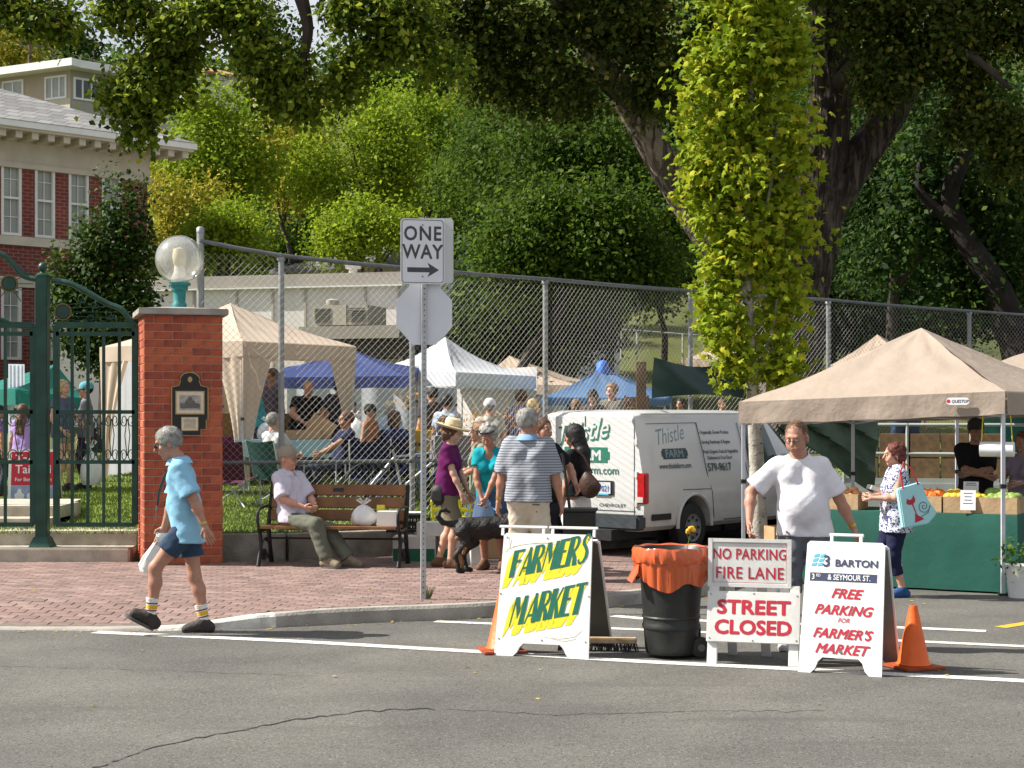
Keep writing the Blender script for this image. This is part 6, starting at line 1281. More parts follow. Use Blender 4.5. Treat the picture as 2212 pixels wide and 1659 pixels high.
# right side: decals follow the tumblehome plane
zs0, zs1 = 1.08, 1.77; xs_ = lambda z: np.interp(z, [1.04, 1.04+.89*.45, 1.77], [.97, .985-.09*.45*.99, .985-.2+.045])
Ms = plane_m((.975, 0, 1.06), (0, 1, 0), (-.155, 0, .71)); SGS = mat('side_lettering_slate', (.03, .075, .085), .5)
van_sign(Ms, .70, .43, .88, SGS, van, mat('side_script_light', (.22, .29, .31), .5), .05); text('web_address', 'www.thistlefarm.com', .10, SGS, van, Ms, .72, .09, .006, off=.016, sx=.86)
for i, s_ in enumerate(('-Organically Grown Produce', '-Serving Kamloops & Region', '-Fresh Organic Fruits & Vegetables')): text('side_lettering', s_, .072, SGS, van, Ms, 1.42, .545-i*.135, .006, off=.014, sx=.88, al='LEFT')
text('side_lettering', 'Delivered to Your Door!', .068, SGS, van, Ms, 1.52, .19, .006, off=.014, sx=.9, al='LEFT'); text('phone_number', '579-9617', .155, SGS, van, Ms, 1.48, .03, .006, off=.018, sx=1.0, al='LEFT')
a = MB(); a.tube([(.835, 1.38, 1.75), (.935, 1.40, 1.35), (.972, 1.46, 1.04), (.987, 1.56, .8), (.987, 1.60, .45)], .006, 4); a.tube([(.835, 1.38, 1.75), (.84, .20, 1.74)], .004, 4); a.tube([(.987, .85, .86), (.987, 1.52, .85)], .007, 4); a.build('door_seam', SEAM, van)
a = MB(); a.tube([(.987, 2.52, .45), (.987, 2.50, .8), (.975, 2.48, 1.04), (.90, 2.42, 1.5), (.84, 2.40, 1.75)], .005, 4); a.build('door_seam', SEAM, van)
MB().box((.985, 2.36, .93), (.03, .07, .13)).build('door_handle', DK, van, bevel=.008); MB().box((.985, .35, .52), (.02, .42, .08)).build('side_moulding', RUB, van); MB().box((.99, 2.1, .42), (.012, .5, .012)).build('side_moulding', RUB, van)
a = MB(); a.v = [(.972, 2.55, 1.08), (.965, 3.42, 1.08), (.87, 3.05, 1.72), (.868, 2.55, 1.72)]; a.v += [(x-.02, y, z) for x, y, z in a.v[:4]]; a.f = [(0, 1, 2, 3), (7, 6, 5, 4), (0, 4, 5, 1), (1, 5, 6, 2), (2, 6, 7, 3), (3, 7, 4, 0)]; a.v = [(x+.016, y, z) for x, y, z in a.v]; a.build('side_window', GL_, van)
a = MB(); a.v = [(-.80, 3.86, 1.36), (.80, 3.86, 1.36), (.70, 3.28, 1.83), (-.70, 3.28, 1.83)]; a.v = [(x, y+.03, z+.03) for x, y, z in a.v]+[(x, y, z) for x, y, z in a.v]; a.f = [(0, 1, 2, 3), (7, 6, 5, 4), (0, 4, 5, 1), (1, 5, 6, 2), (2, 6, 7, 3), (3, 7, 4, 0)]; a.build('windscreen', GL_, van)
a = MB(); a.tube([(.80, .12, 1.865), (.82, 1.5, 1.875), (.82, 2.9, 1.875)], .012, 6); a.build('drip_rail', VW, van, True); MB().box((.10, -.012, 1.02), (.05, .02, .10)).build('door_handle', VW, van, bevel=.006); rear(MB(), -.82, .82, .60, .606).build('trim_line', SEAM, van)
mr_ = MB().box((1.08, 3.35, 1.20), (.16, .09, .20)).build('wing_mirror', VW, van, bevel=.02)

# ---------------------------------------------------------------- canopies
ALU = mat('tent_leg', (.55, .56, .60), .4, .08, 8, metal=.2); BGE = mat('canopy_beige', (.42, .34, .26), .75, .05, 3, .35, 5)
def fabric(name, c, tr=.3, bump=.5, sc=4.):
    m = mat(name, c, .7, .05, 3, bump, sc); N, L, b = nodes_of(m); t_ = N.new('ShaderNodeBsdfTranslucent'); L(b.inputs['Base Color'].links[0].from_socket, t_.inputs[0]); mx = N.new('ShaderNodeMixShader'); mx.inputs[0].default_value = tr; L(b.outputs[0], mx.inputs[1]); L(t_.outputs[0], mx.inputs[2]); L(mx.outputs[0], N['Material Output'].inputs[0]); return m
FBG = fabric('tent_beige', (.38, .305, .245), .15, 1., 5.5); FCR = fabric('tent_cream', (.62, .50, .40), .3, .3, 3); FNV = fabric('tent_navy', (.035, .06, .21), .35); FWH = fabric('tent_white', (.72, .74, .80), .3); FBL = fabric('tent_blue', (.12, .24, .46), .35); FTL = fabric('tent_teal', (.02, .22, .18), .35); FLT = fabric('tent_light_beige', (.46, .36, .28), .2)
def quad(mb, a, b, c, d, n=12, m=6, f=None):
    o = len(mb.v)
    for i in range(m+1):
        for j in range(n+1):
            u, v = j/n, i/m; p = a.lerp(b, u).lerp(d.lerp(c, u), v); p = p+(f(u, v) if f else Vector((0, 0, 0))); mb.v.append(tuple(p))
    mb.f += [(o+i*(n+1)+j, o+i*(n+1)+j+1, o+(i+1)*(n+1)+j+1, o+(i+1)*(n+1)+j) for i in range(m) for j in range(n)]
def tent(label, cs, peak, fab, val=.22, zg=None, legs=(0, 1, 2, 3), group=None, sag=.06, drapes=False, truss=True, legr=.022, vfab=None, logo=None, cat='canopy tent'):
    """cs: four eave corners (world, top of valance) going round; peak: apex"""
    g0 = zg if zg is not None else 0; b = Vector((cs[0].x, cs[0].y, g0 if not callable(g0) else g0(cs[0]))); t = thing('canopy_tent', label, cat, b, 0, group); C = [c-b for c in cs]; P = peak-b; ctr = sum(C, Vector())/4
    for i in range(4):
        a, c = C[i], C[(i+1) % 4]; m_ = MB()
        q1 = random.uniform(0, 6)
        def f(u, v): s = math.sin(math.pi*v); return Vector((0, 0, -sag*s*(1+.5*math.sin(math.pi*u))-.014*math.sin(u*19+v*5+q1)*s-.010*math.sin(u*31-v*17+q1*2)*s))
        quad(m_, a, c, P, P, 16, 8, f); m_.build('roof_panel', fab, t, True)
        nrm = ((a+c)/2-ctr); nrm.z = 0; nrm.normalize(); m_ = MB(); q2 = random.uniform(0, 6)
        quad(m_, a, c, c-Vector((0, 0, val)), a-Vector((0, 0, val)), 30, 4, lambda u, v: nrm*(.012+.012*math.sin(u*31+q2)*v+.01*math.sin(u*13)*v)+Vector((0, 0, -.012*math.sin(u*math.pi)*v-.006*math.sin(u*23)*v))); m_.build('valance', vfab or fab, t, True)
    for i in legs:
        c = C[i]; inn = (ctr-c); inn.z = 0; inn.normalize(); p = c+inn*.05; zl = (zg(cs[i]) if callable(zg) else g0)-b.z; lg = MB(); lg.beam((p.x, p.y, zl), (p.x, p.y, p.z-.03), legr*1.7); lg.build('leg', ALU, t)
        MB().box((p.x, p.y, zl+1.12), (.055, .055, .045)).build('leg_bracket', DK, t); MB().box((p.x, p.y, zl+.01), (.09, .09, .02)).build('foot_plate', DK, t)
        if drapes:
            for nb_ in (C[(i+1) % 4], C[(i-1) % 4]):
                d = (nb_-c); d.z = 0; d.normalize(); m_ = MB(); top = c+Vector((0, 0, -val*.9)); w0 = .62
                def dr(u, v): return Vector((0, 0, 0))
                quad(m_, top-d*.0, top+d*w0, Vector((p.x, p.y, zl+.05))+d*.10, Vector((p.x, p.y, zl+.05)), 12, 12, lambda u, v: Vector((d.y, -d.x, 0))*.025*math.sin(u*14)*(1-v*.6)+d*(-.16*w0*math.sin(math.pi*v)*u)); m_.build('drape', fab, t, True)
    if truss:
        for i in range(4):
            a, c = [q_+((ctr-q_)*Vector((1, 1, 0))).normalized()*.09-Vector((0, 0, val+.02)) for q_ in (C[i], C[(i+1) % 4])]; m_ = MB(); dz = Vector((0, 0, .0))
            mid = (a+c)/2; a1 = a-dz*0; lo = Vector((0, 0, -.0)); up_ = Vector((0, 0, min(.16, val*.8))); m_.beam(a, mid+up_, .018); m_.beam(a+up_*.9, mid, .018); m_.beam(mid, c+up_*.9, .018); m_.beam(mid+up_, c, .018); m_.build('truss', ALU, t)
        m_ = MB()
        for c in C: m_.beam(c.lerp(ctr, .05)*Vector((1, 1, 0))+Vector((0, 0, c.z-.16)), P-Vector((0, 0, .16)), .018)
        m_.build('roof_strut', ALU, t)
    return t, C, P
ev = lambda px, py, Z: at(px, py, Z)
c0, c1 = ev(1597, 868, 17.9), ev(2172, 845, 16.6); sid = Vector((1.75, 2.45, 0)); t1, C, P = tent('large beige pop up canopy over the produce stall at right', [c0, c1, c1+sid, c0+sid], at(1990, 708, 18.5), FBG, .235, 0., sag=.03)
# brand patch on the valance
d_ = (c1-c0); d_.z = 0; d_.normalize(); nrm = Vector((d_.y, -d_.x, 0)); Ml = plane_m(c0.lerp(c1, .835)-Vector((c0.x, c0.y, 0))+nrm*.045-Vector((0, 0, .085)), d_, (0, 0, 1)); MB().prism(rrect(.235, .075, .036), .003, Ml).build('logo_patch', PW, t1); text('logo_lettering', 'QUESTOP', .046, LGO, t1, Ml, .02, -.016, .0045, off=.01, shear=.3, sx=.85); MB().prism([(-.095+.02*math.cos(q), .0+.02*math.sin(q)) for q in np.linspace(0, 6.28, 10)[:-1]], .0045, Ml).build('logo_dot', RED, t1)
ce = [ev(2060, 812, 21.0), ev(2560, 806, 19.6), ev(2700, 806, 22.5), ev(2230, 812, 24.)]; tent('second beige canopy partly visible behind the large one at the right edge', ce, ev(2390, 688, 21.8), FBG, .2, 0.)
ga = lambda p: TX(p.y)
tent('cream gazebo with gathered fabric drapes behind the brick pillar', [ev(525, 736, 24.7), ev(768, 748, 26.8), ev(480, 748, 29.2), ev(216, 750, 26.6)], ev(498, 655, 27.), FCR, .24, ga, drapes=True, truss=False, legs=(0, 1, 2, 3))
tent('navy blue canopy behind the men at the table', [ev(560, 816, 29.5), ev(887, 812, 28.5), ev(905, 795, 31.5), ev(600, 798, 32.)], ev(752, 750, 30.5), FNV, .20, ga)
tent('bright white canopy with tall peak right of the signpost', [ev(985, 803, 30), ev(1157, 812, 33), ev(985, 812, 35.5), ev(790, 800, 32.5)], ev(962, 728, 32.7), FWH, .27, ga, sag=.14)
tent('pale beige canopy behind the white one', [ev(1010, 830, 36), ev(1245, 832, 35), ev(1290, 828, 38), ev(1080, 828, 39)], ev(1100, 768, 37), FLT, .2, ga)
tent('blue canopy with blue cap behind the van roof', [ev(1172, 858, 31), ev(1440, 860, 31.8), ev(1452, 850, 34.5), ev(1215, 850, 34.3)], ev(1302, 792, 32.8), FBL, .15, ga)
o_ = ev(1302, 800, 32.7); a = MB().lathe([(.16, -.15), (.14, .0), (.12, .14), (.05, .20), (0, .21)], (0, 0, 0), 14); x_ = a.build('tent_cap', mat('royal_blue', (.03, .15, .6), .6), None, True); x_.location = o_; tag(x_, 'royal blue fabric cap on top of the blue canopy', 'cap')
tent('small brown canopy peak just left of the large beige one', [ev(1790, 790, 40), ev(1990, 790, 39), ev(2020, 785, 42), ev(1830, 785, 43)], ev(1895, 722, 41), FLT, .25, ga, legs=())
tent('low brown canopy top under the columnar maple', [ev(1480, 775, 42), ev(1620, 775, 41), ev(1640, 772, 44), ev(1500, 772, 44)], ev(1545, 742, 43), FLT, .2, ga, legs=())
tent('green canopy behind the left iron gate', [ev(34, 840, 28), ev(195, 862, 30.5), ev(115, 850, 33), ev(-120, 845, 30)], ev(120, 786, 30.8), FTL, .27, ga)
# side walls of tents (white sheets)
def wallsheet(label, p, q, h, m, cat='tent wall'):
    b = Vector((p.x, p.y, TX(p.y))); a = MB(); quad(a, Vector((0, 0, 0)), Vector((q.x-p.x, q.y-p.y, 0)), Vector((q.x-p.x, q.y-p.y, h)), Vector((0, 0, h)), 24, 4, lambda u, v: Vector((0, .03*math.sin(u*26), 0))); o = a.build('tent_wall', m, None, True); o.location = b; tag(o, label, cat)
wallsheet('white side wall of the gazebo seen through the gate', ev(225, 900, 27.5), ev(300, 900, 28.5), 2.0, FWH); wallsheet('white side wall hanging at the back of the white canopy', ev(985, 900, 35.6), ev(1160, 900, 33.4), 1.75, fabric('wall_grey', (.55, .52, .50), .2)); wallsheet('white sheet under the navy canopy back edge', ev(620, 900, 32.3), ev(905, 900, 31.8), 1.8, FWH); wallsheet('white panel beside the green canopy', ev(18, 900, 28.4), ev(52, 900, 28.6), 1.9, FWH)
wallsheet('white side wall inside the cream gazebo', ev(330, 900, 29.0), ev(480, 900, 29.3), 1.9, FWH)
# green tarp on the fence
a = MB(); p, q = at(1408, 860, 23.3), at(1612, 860, 24.8); quad(a, Vector((0, 0, 0)), q-p, at(1610, 772, 24.8)-p, at(1412, 772, 23.3)-p, 20, 8, lambda u, v: Vector((0, .08*math.sin(u*9+v*4), -.14*math.sin(math.pi*u)*(v)+.05*math.sin(math.pi*u)*(1-v)))); o = a.build('tarp', mat('tarp_green', (.006, .032, .024), .45, .25, 3, .6, 3), None, True); o.location = p; tag(o, 'dark green tarp sagging along the fence above the van', 'tarp')
for px, py0, Z, lab in ((1385, 782, 24.2, 'brown wooden post left of the green tarp'),): o = MB().beam((0, 0, 0), (0, 0, 1.75+(897-py0)/F*Z), .14).build('wooden_post', mat('brown_wood', (.22, .12, .05), .8, .3, 3), None); o.location = at(px, 897, Z)-Vector((0, 0, 1.75)); tag(o, lab, 'post')
sh = thing('wooden_screen', 'brown slatted wooden screen beside the post behind the van roof', 'screen', at(1375, 897, 24.6)-Vector((0, 0, .8)))
for i in range(9): MB().box((0, 0, .62+i*.055), (.32, .02, .035)).build('slat', MATS['brown_wood'], sh)
for s in (-1, 1): MB().box((s*.17, 0, .55), (.035, .035, 1.1)).build('stile', MATS['brown_wood'], sh)
# ---------------------------------------------------------------- produce stall
TBG = mat('table_cloth_green', (.010, .085, .062), .8, .12, 2, .3, 6); so0 = gpt(1800, 1296); ta = thing('market_table', 'long folding table at the front of the produce stall', 'table', Vector((4.35, 17.62, 0)), R(-29)); LG = 2.35
MB().box((0, 0, .80), (LG, .75, .03)).build('table_top', mat('table_ply', (.4, .3, .2), .8), ta)
for x in (-1, 1):
    for y in (-1, 1): MB().box((x*(LG/2-.08), y*.3, .39), (.04, .04, .78)).build('leg', DK, ta)
a = MB(); n = 60; prof = [(1.0, .822), (1.01, .81), (1.03, .5), (1.06, .02)]; per = []
for j in range(n):
    t_ = j/n*4; s_ = int(t_); f = t_-s_; X_, Y_ = LG/2+.02, .40; c4 = [(-X_, -Y_), (X_, -Y_), (X_, Y_), (-X_, Y_)]; p0, p1 = c4[s_], c4[(s_+1) % 4]; per.append((p0[0]+(p1[0]-p0[0])*f, p0[1]+(p1[1]-p0[1])*f))
for i, (k_, z) in enumerate(prof):
    for j, (x, y) in enumerate(per): w_ = 1+(.022*math.sin(j*1.9)+.012*math.sin(j*3.3))*(i > 1)*(1 if i == 3 else .6); a.v.append((x*(1+(k_-1)*.35)*(1+(w_-1)*.4), y*k_*w_, z))
a.f = [(i*n+j, i*n+(j+1) % n, (i+1)*n+(j+1) % n, (i+1)*n+j) for i in range(3) for j in range(n)]+[tuple(range(n-1, -1, -1))]
o = a.build('tablecloth', TBG, None, True); o.location = ta.location; o.rotation_euler = ta.rotation_euler; tag(o, 'dark green cloth hanging to the ground round the produce table', 'tablecloth')
rt = Matrix.Rotation(R(-29), 3, 'Z'); tp = lambda x, y, z=0: ta.location+rt @ Vector((x, y, z))
CRT = mat('wooden_crate', (.40, .27, .15), .85, .25, 4, .3, 20)
FR = {'pumpkin': mat('pumpkin_orange', (.72, .16, .015), .5, .2, 9), 'squash': mat('squash_yellow', (.75, .52, .04), .5, .2, 9), 'melon': mat('gourd_green', (.20, .30, .06), .5, .3, 9), 'apple': mat('peach', (.70, .32, .12), .5, .25, 9)}
def crate_f(label, x, y, sz, kind, n, r, z=.824, extra=None):
    g = thing('produce_crate', label, 'crate', tp(x, y, z), R(-29)); X_, Y_, Z_ = sz
    for s in (-1, 1): MB().box((0, s*Y_/2, Z_/2), (X_, .015, Z_)).build('side', CRT, g); MB().box((s*(X_/2-.008), 0, Z_/2), (.016, Y_-.016, Z_)).build('end', CRT, g)
    MB().box((0, 0, .008), (X_-.03, Y_-.02, .015)).build('bottom', CRT, g)
    for i in range(n):
        f = thing(kind, '%s among those heaped in the %s' % ({'pumpkin': 'orange pumpkin', 'squash': 'yellow squash', 'melon': 'green gourd', 'apple': 'peach coloured fruit'}[kind], extra), kind if kind != 'apple' else 'fruit', tp(x+random.uniform(-.42, .42)*X_, y+random.uniform(-.38, .38)*Y_, z+Z_*.82+random.uniform(0, .03)), random.uniform(0, 6), '%ss in the %s' % (kind, extra)) if False else None
        nm = kind; a = MB(); nn = 14; rr = r*random.uniform(.8, 1.15)
        for i_ in range(9):
            th = math.pi*i_/8
            for j in range(nn): t_ = 2*math.pi*j/nn; q = 1+(.07*math.cos(t_*7) if kind == 'pumpkin' else 0); a.v.append((rr*math.sin(th)*math.cos(t_)*q, rr*math.sin(th)*math.sin(t_)*q, -rr*(.8 if kind != 'melon' else .75)*math.cos(th)))
        a.f = [(i_*nn+j, i_*nn+(j+1) % nn, (i_+1)*nn+(j+1) % nn, (i_+1)*nn+j) for i_ in range(8) for j in range(nn)]
        if kind == 'pumpkin': a.tube([(0, 0, rr*.7), (.01, 0, rr*1.05)], [.012, .008], 6)
        col_ = i % 6; row_ = i//6
        o = a.build({'pumpkin': 'pumpkin', 'squash': 'squash', 'melon': 'gourd', 'apple': 'peach'}[kind], FR[kind], None, True); o.location = tp(x-X_*.42+X_*.84*(col_+.5*(row_ % 2))/5.6, y-Y_*.3+row_*Y_*.2, z+Z_*.9+row_*.025+random.uniform(-.01, .02)); o.rotation_euler = (random.uniform(-.3, .3), random.uniform(-.3, .3), random.uniform(0, 6))
        tag(o, {'pumpkin': 'orange pumpkin', 'squash': 'yellow squash', 'melon': 'green gourd', 'apple': 'peach coloured fruit'}[kind]+', %s from the left in the %s row of its stall crate' % (['first', 'second', 'third', 'fourth', 'fifth', 'last'][col_], ['front', 'middle', 'back'][min(row_, 2)]), {'pumpkin': 'pumpkin', 'squash': 'squash', 'melon': 'gourd', 'apple': 'fruit'}[kind], {'pumpkin': 'pumpkins on the stall', 'squash': 'yellow squashes on the stall', 'melon': 'green gourds on the stall', 'apple': 'peaches on the stall'}[kind])
crate_f('shallow wooden crate of peach coloured fruit at the left end of the stall', -.80, -.18, (.62, .36, .17), 'apple', 18, .042)
crate_f('wooden crate heaped with orange pumpkins on the stall', .08, -.18, (.66, .36, .17), 'pumpkin', 12, .075); crate_f('wooden crate heaped with yellow squashes on the stall', .64, -.18, (.42, .36, .17), 'squash', 14, .05); crate_f('wooden crate of green gourds by the right canopy leg', 1.02, -.18, (.34, .36, .17), 'melon', 14, .062)
def card(label, loc, w, h, rz, lines, tilt=12):
    g = thing('price_card', label, 'price card', loc, rz); M_ = plane_m((0, 0, 0), (1, 0, 0), (0, .2, 1)); MB().prism([(-w/2, 0), (w/2, 0), (w/2, h), (-w/2, h)], .003, M_).build('card', PW, g); 
    a = MB()
    for i in range(lines): v = h*(.82-.17*i); w_ = w*random.uniform(.22, .36); a.prism([(-w_, v), (w_, v), (w_, v+.008), (-w_, v+.008)], .0042, M_, .0032)
    a.build('handwriting', NAVY, g)
card('tall white handwritten price card leaning on the gourd crate', tp(.70, -.42, .86), .155, .21, R(-20), 4); card('small white price card standing behind the pumpkins', tp(.62, .05, 1.02), .16, .12, R(-26), 2); card('white price card at the left end of the stall', tp(-1.10, -.40, .84), .15, .24, R(-20), 3)
o = MB().box((0, 0, 0), (.32, .22, .05), Matrix.Rotation(R(20), 3, 'Y')).build('white_tray', PW, None, bevel=.005); o.location = tp(-.28, -.15, 1.02); tag(o, 'tilted white tray beside the pumpkins', 'tray')
# paper roll on yellow cords
pr_ = thing('paper_bag_roll', 'roll of white plastic bags hanging on yellow cords at the right canopy leg', 'roll', c1+Vector((-.02, .22, -.60)), R(-25)); MB().lathe([(.075, -.17), (.078, -.168), (.078, .168), (.075, .17), (.025, .17)], (0, 0, 0), 24, Matrix.Rotation(R(90), 3, 'Y')).build('roll', PW, pr_, True)
MB().lathe([(.024, -.172), (0, -.172)], (0, 0, 0), 12, Matrix.Rotation(R(90), 3, 'Y')).build('core', DK, pr_, True); a = MB().tube([(-.16, 0, 0), (-.14, 0, .42)], .006, 5); a.build('cord', CYE, pr_); MB().tube([(.16, 0, 0), (.13, 0, .42)], .006, 5).build('cord', CYE, pr_)
# white flatbed truck behind the stall
tk = thing('flatbed_truck', 'white flatbed truck with tubular side rails behind the produce stall', 'truck', at(2000, 1180, 22.3), R(-14)); tk.location.z = 0; TWH = mat('truck_white', (.34, .37, .34), .6, .15, 2)
MB().box((.6, .9, .86), (3.6, 1.9, .10)).build('bed', TWH, tk); MB().box((.6, -.03, .62), (3.6, .05, .40)).build('side_board', TWH, tk)
MB().box((.6, -.01, .93), (3.6, .04, .10)).build('side_board', TWH, tk)
for z in (1.32, 1.72): MB().tube([(-1.1, -.03, z), (2.4, -.03, z)], .022, 8).build('side_rail', TWH, tk, True)
for x in (-1.1, -.25, .6, 1.5, 2.4): MB().tube([(x, -.03, .9), (x, -.03, 1.74)], .022, 8).build('rail_post', TWH, tk, True)
text('side_print', 'FREIGHT CO', .16, DK, tk, plane_m((.35, -.057, .55), (1, 0, 0), (0, 0, 1)), 0, 0, off=.03)
for x in (-.6, 1.8): w_ = MB().lathe([(.2, -.1), (.36, -.1), (.38, 0), (.36, .1), (.2, .1)], (x, .15, .38), 24, Matrix.Rotation(R(90), 3, 'X')).build('wheel', RUB, tk, True)
MB().box((.6, 1.2, .6), (3.4, .9, .35)).build('chassis', RUB, tk)
o = MB().box((0, 0, 1.35), (1.5, .05, 1.1)).build('dark_crates', mat('stack_wood', (.16, .10, .05), .9, .3), None, bevel=.01); bpy.data.objects.remove(o)
for i in range(5):
    for j in range(2): box('wooden_box', 'brown wooden box in the stack on the truck bed, row %s' % ['bottom', 'top'][j]+', %s from the left' % ['first', 'second', 'third', 'fourth', 'fifth'][i], 'box', tk.location+Matrix.Rotation(R(-14), 3, 'Z') @ Vector((-.85+.42*i, .55, .92+j*.34)), (.40, .4, .33), mat('stack_wood', (.07, .045, .025), .9, .3), R(-14), 'boxes stacked on the truck')
o = MB(); quad(o, Vector((0, 0, 0)), Vector((1.3, .2, -.75)), Vector((1.45, .5, .25)), Vector((.15, .3, .45)), 20, 12, lambda u, v: Vector((0, .07*math.sin(u*9+v*13), .05*math.sin(u*5+v*17)))); o = o.build('green_tarp', mat('tarp_olive', (.045, .08, .045), .5, .3, 4, .5, 4), None, True); o.location = at(1680, 935, 21.2); tag(o, 'crumpled pale green tarp slung behind the head of the man in the white T-shirt', 'tarp')
o = MB(); quad(o, Vector((0, 0, 0)), Vector((2.6, .0, 0)), Vector((2.6, .0, 1.1)), Vector((0, .0, 1.1)), 24, 8, lambda u, v: Vector((0, .06*math.sin(u*19+v*3), 0))); o = o.build('green_backdrop', TBG, None, True); o.location = at(2120, 1000, 24.5)-Vector((0, 0, .1)); tag(o, 'green cloth backdrop behind the vendors at the right edge', 'cloth')
# stack of boxes left of stall
box('carton', 'open brown cardboard box on the ground behind the man in the white T-shirt', 'box', gpt(1672, 1235)+Vector((.1, 0, .28)), (.34, .3, .26), CARD, R(15), open_=True); box('carton', 'closed brown carton under the open cardboard box', 'box', gpt(1672, 1235)+Vector((.1, 0, 0)), (.4, .36, .275), CARD, R(8)); 
tb = thing('bucket', 'white bucket with leafy seedlings at the right edge by the stall', 'bucket', gpt(2205, 1290)); MB().lathe([(.12, 0), (.15, .32), (.16, .33), (.145, .33), (.12, .05)]).build('bucket_body', PW, tb, True); crown('foliage', [((-.06, 0, .42), (.16, .15, .12))], 120, .06, L_MID, tb)
# ---------------------------------------------------------------- people
def cloth(n, c, var=.08, bump=.25, sc=18, rough=.85): return mat('cloth_'+n, c, rough, var, 6, bump, sc, spec=.15)
def striped(n, base, col, freq, axis=2, thr=.5, check=False, jit=0.):
    m = cloth(n, base); N, L, b = nodes_of(m); tc = N.new('ShaderNodeTexCoord'); w_ = N.new('ShaderNodeTexWave'); w_.bands_direction = 'XYZ'[axis]; w_.inputs['Scale'].default_value = freq; w_.inputs['Distortion'].default_value = jit; L(tc.outputs['Object'], w_.inputs['Vector'])
    mr = N.new('ShaderNodeMapRange'); mr.inputs[1].default_value = thr-.08; mr.inputs[2].default_value = thr+.08; L(w_.outputs['Fac'], mr.inputs[0]); fac = mr.outputs[0]
    if check:
        w2 = N.new('ShaderNodeTexWave'); w2.bands_direction = 'X'; w2.inputs['Scale'].default_value = freq; L(tc.outputs['Object'], w2.inputs['Vector']); mm = N.new('ShaderNodeMath'); mm.operation = 'MAXIMUM'; L(fac, mm.inputs[0]); m2 = N.new('ShaderNodeMapRange'); m2.inputs[1].default_value = thr; m2.inputs[2].default_value = thr+.1; L(w2.outputs['Fac'], m2.inputs[0]); L(m2.outputs[0], mm.inputs[1]); fac = mm.outputs[0]
    mx = N.new('ShaderNodeMix'); mx.data_type = 'RGBA'; L(fac, mx.inputs[0]); L(b.inputs['Base Color'].links[0].from_socket, mx.inputs[6]); mx.inputs[7].default_value = (*col, 1); L(mx.outputs[2], b.inputs['Base Color']); return m
def printed(n, base, col, sc, lo=.5):
    m = cloth(n, base); N, L, b = nodes_of(m); tc = N.new('ShaderNodeTexCoord'); w_ = N.new('ShaderNodeTexNoise'); w_.inputs['Scale'].default_value = sc; w_.inputs['Distortion'].default_value = 2.5; L(tc.outputs['Object'], w_.inputs['Vector'])
    mr = N.new('ShaderNodeMapRange'); mr.inputs[1].default_value = lo; mr.inputs[2].default_value = lo+.04; L(w_.outputs['Fac'], mr.inputs[0]); mx = N.new('ShaderNodeMix'); mx.data_type = 'RGBA'; L(mr.outputs[0], mx.inputs[0]); L(b.inputs['Base Color'].links[0].from_socket, mx.inputs[6]); mx.inputs[7].default_value = (*col, 1); L(mx.outputs[2], b.inputs['Base Color']); return m
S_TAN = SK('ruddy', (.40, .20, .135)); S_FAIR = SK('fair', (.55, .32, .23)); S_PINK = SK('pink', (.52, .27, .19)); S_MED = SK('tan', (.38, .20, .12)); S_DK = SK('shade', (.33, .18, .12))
def hairm(n, c, c2=None): return mat('hair_'+n, c, .6, .35, 22, .4, 45, col2=c2)
H_GREY = hairm('grey', (.24, .23, .21), (.38, .37, .34)); H_SILV = hairm('silver', (.32, .31, .29), (.48, .46, .43)); H_BRN = hairm('brown', (.09, .045, .025), (.16, .08, .04)); H_BLK = hairm('black', (.008, .007, .007), (.02, .018, .018)); H_RED = hairm('auburn', (.10, .025, .02), (.20, .05, .03)); H_BLD = hairm('blond', (.35, .23, .10), (.60, .45, .22)); H_SAND = hairm('sandy', (.20, .10, .05), (.32, .17, .09))
K_ = lambda n, c, **k: dict(m=cloth(n, c), **k)
GOLDW = mat('gold_watch', (.55, .38, .10), .3, .1, metal=.8); SHB = mat('shoe_dark', (.035, .028, .024), .7, .3, 15, .4, 40); SHT = mat('shoe_tan', (.20, .16, .11), .8, .2, 15); SOLE = mat('sole_grey', (.10, .095, .09), .8); SUNG = mat('sun_lens', (.01, .01, .01), .08, .1, spec=.8)
FRAME = mat('thin_frame', (.12, .09, .07), .4); SHW = mat('shoe_white', (.5, .5, .5), .7); SND = mat('sandal_brown', (.12, .06, .03), .7)
def sock(J, s, stripes=True):
    An, K = J['A'+s], J['K'+s]; u = (K-An)/np.linalg.norm(K-An); W_ = mat('sock_white', (.72, .70, .66), .9, .05, 20, .5, 60)
    P_ = lambda q: An+u*q
    o = MB().tube([P_(-.02), P_(.03), P_(.09), P_(.155)], [.05, .044, .046, .055], 20).build('sock', W_, J['t'], True)
    if stripes:
        rr = lambda q: float(np.interp(q, [.03, .09, .155], [.044, .046, .055]))+.0012
        for q0, q1, m_ in ((.045, .056, 'sock_maroon'), (.064, .096, 'sock_gold'), (.106, .117, 'sock_maroon')):
            MB().tube([P_(q0), P_(q1)], [rr(q0), rr(q1)], 20, False).build('stripe', mat(m_, (.20, .02, .03) if 'mar' in m_ else (.70, .42, .02), .9), o, True)
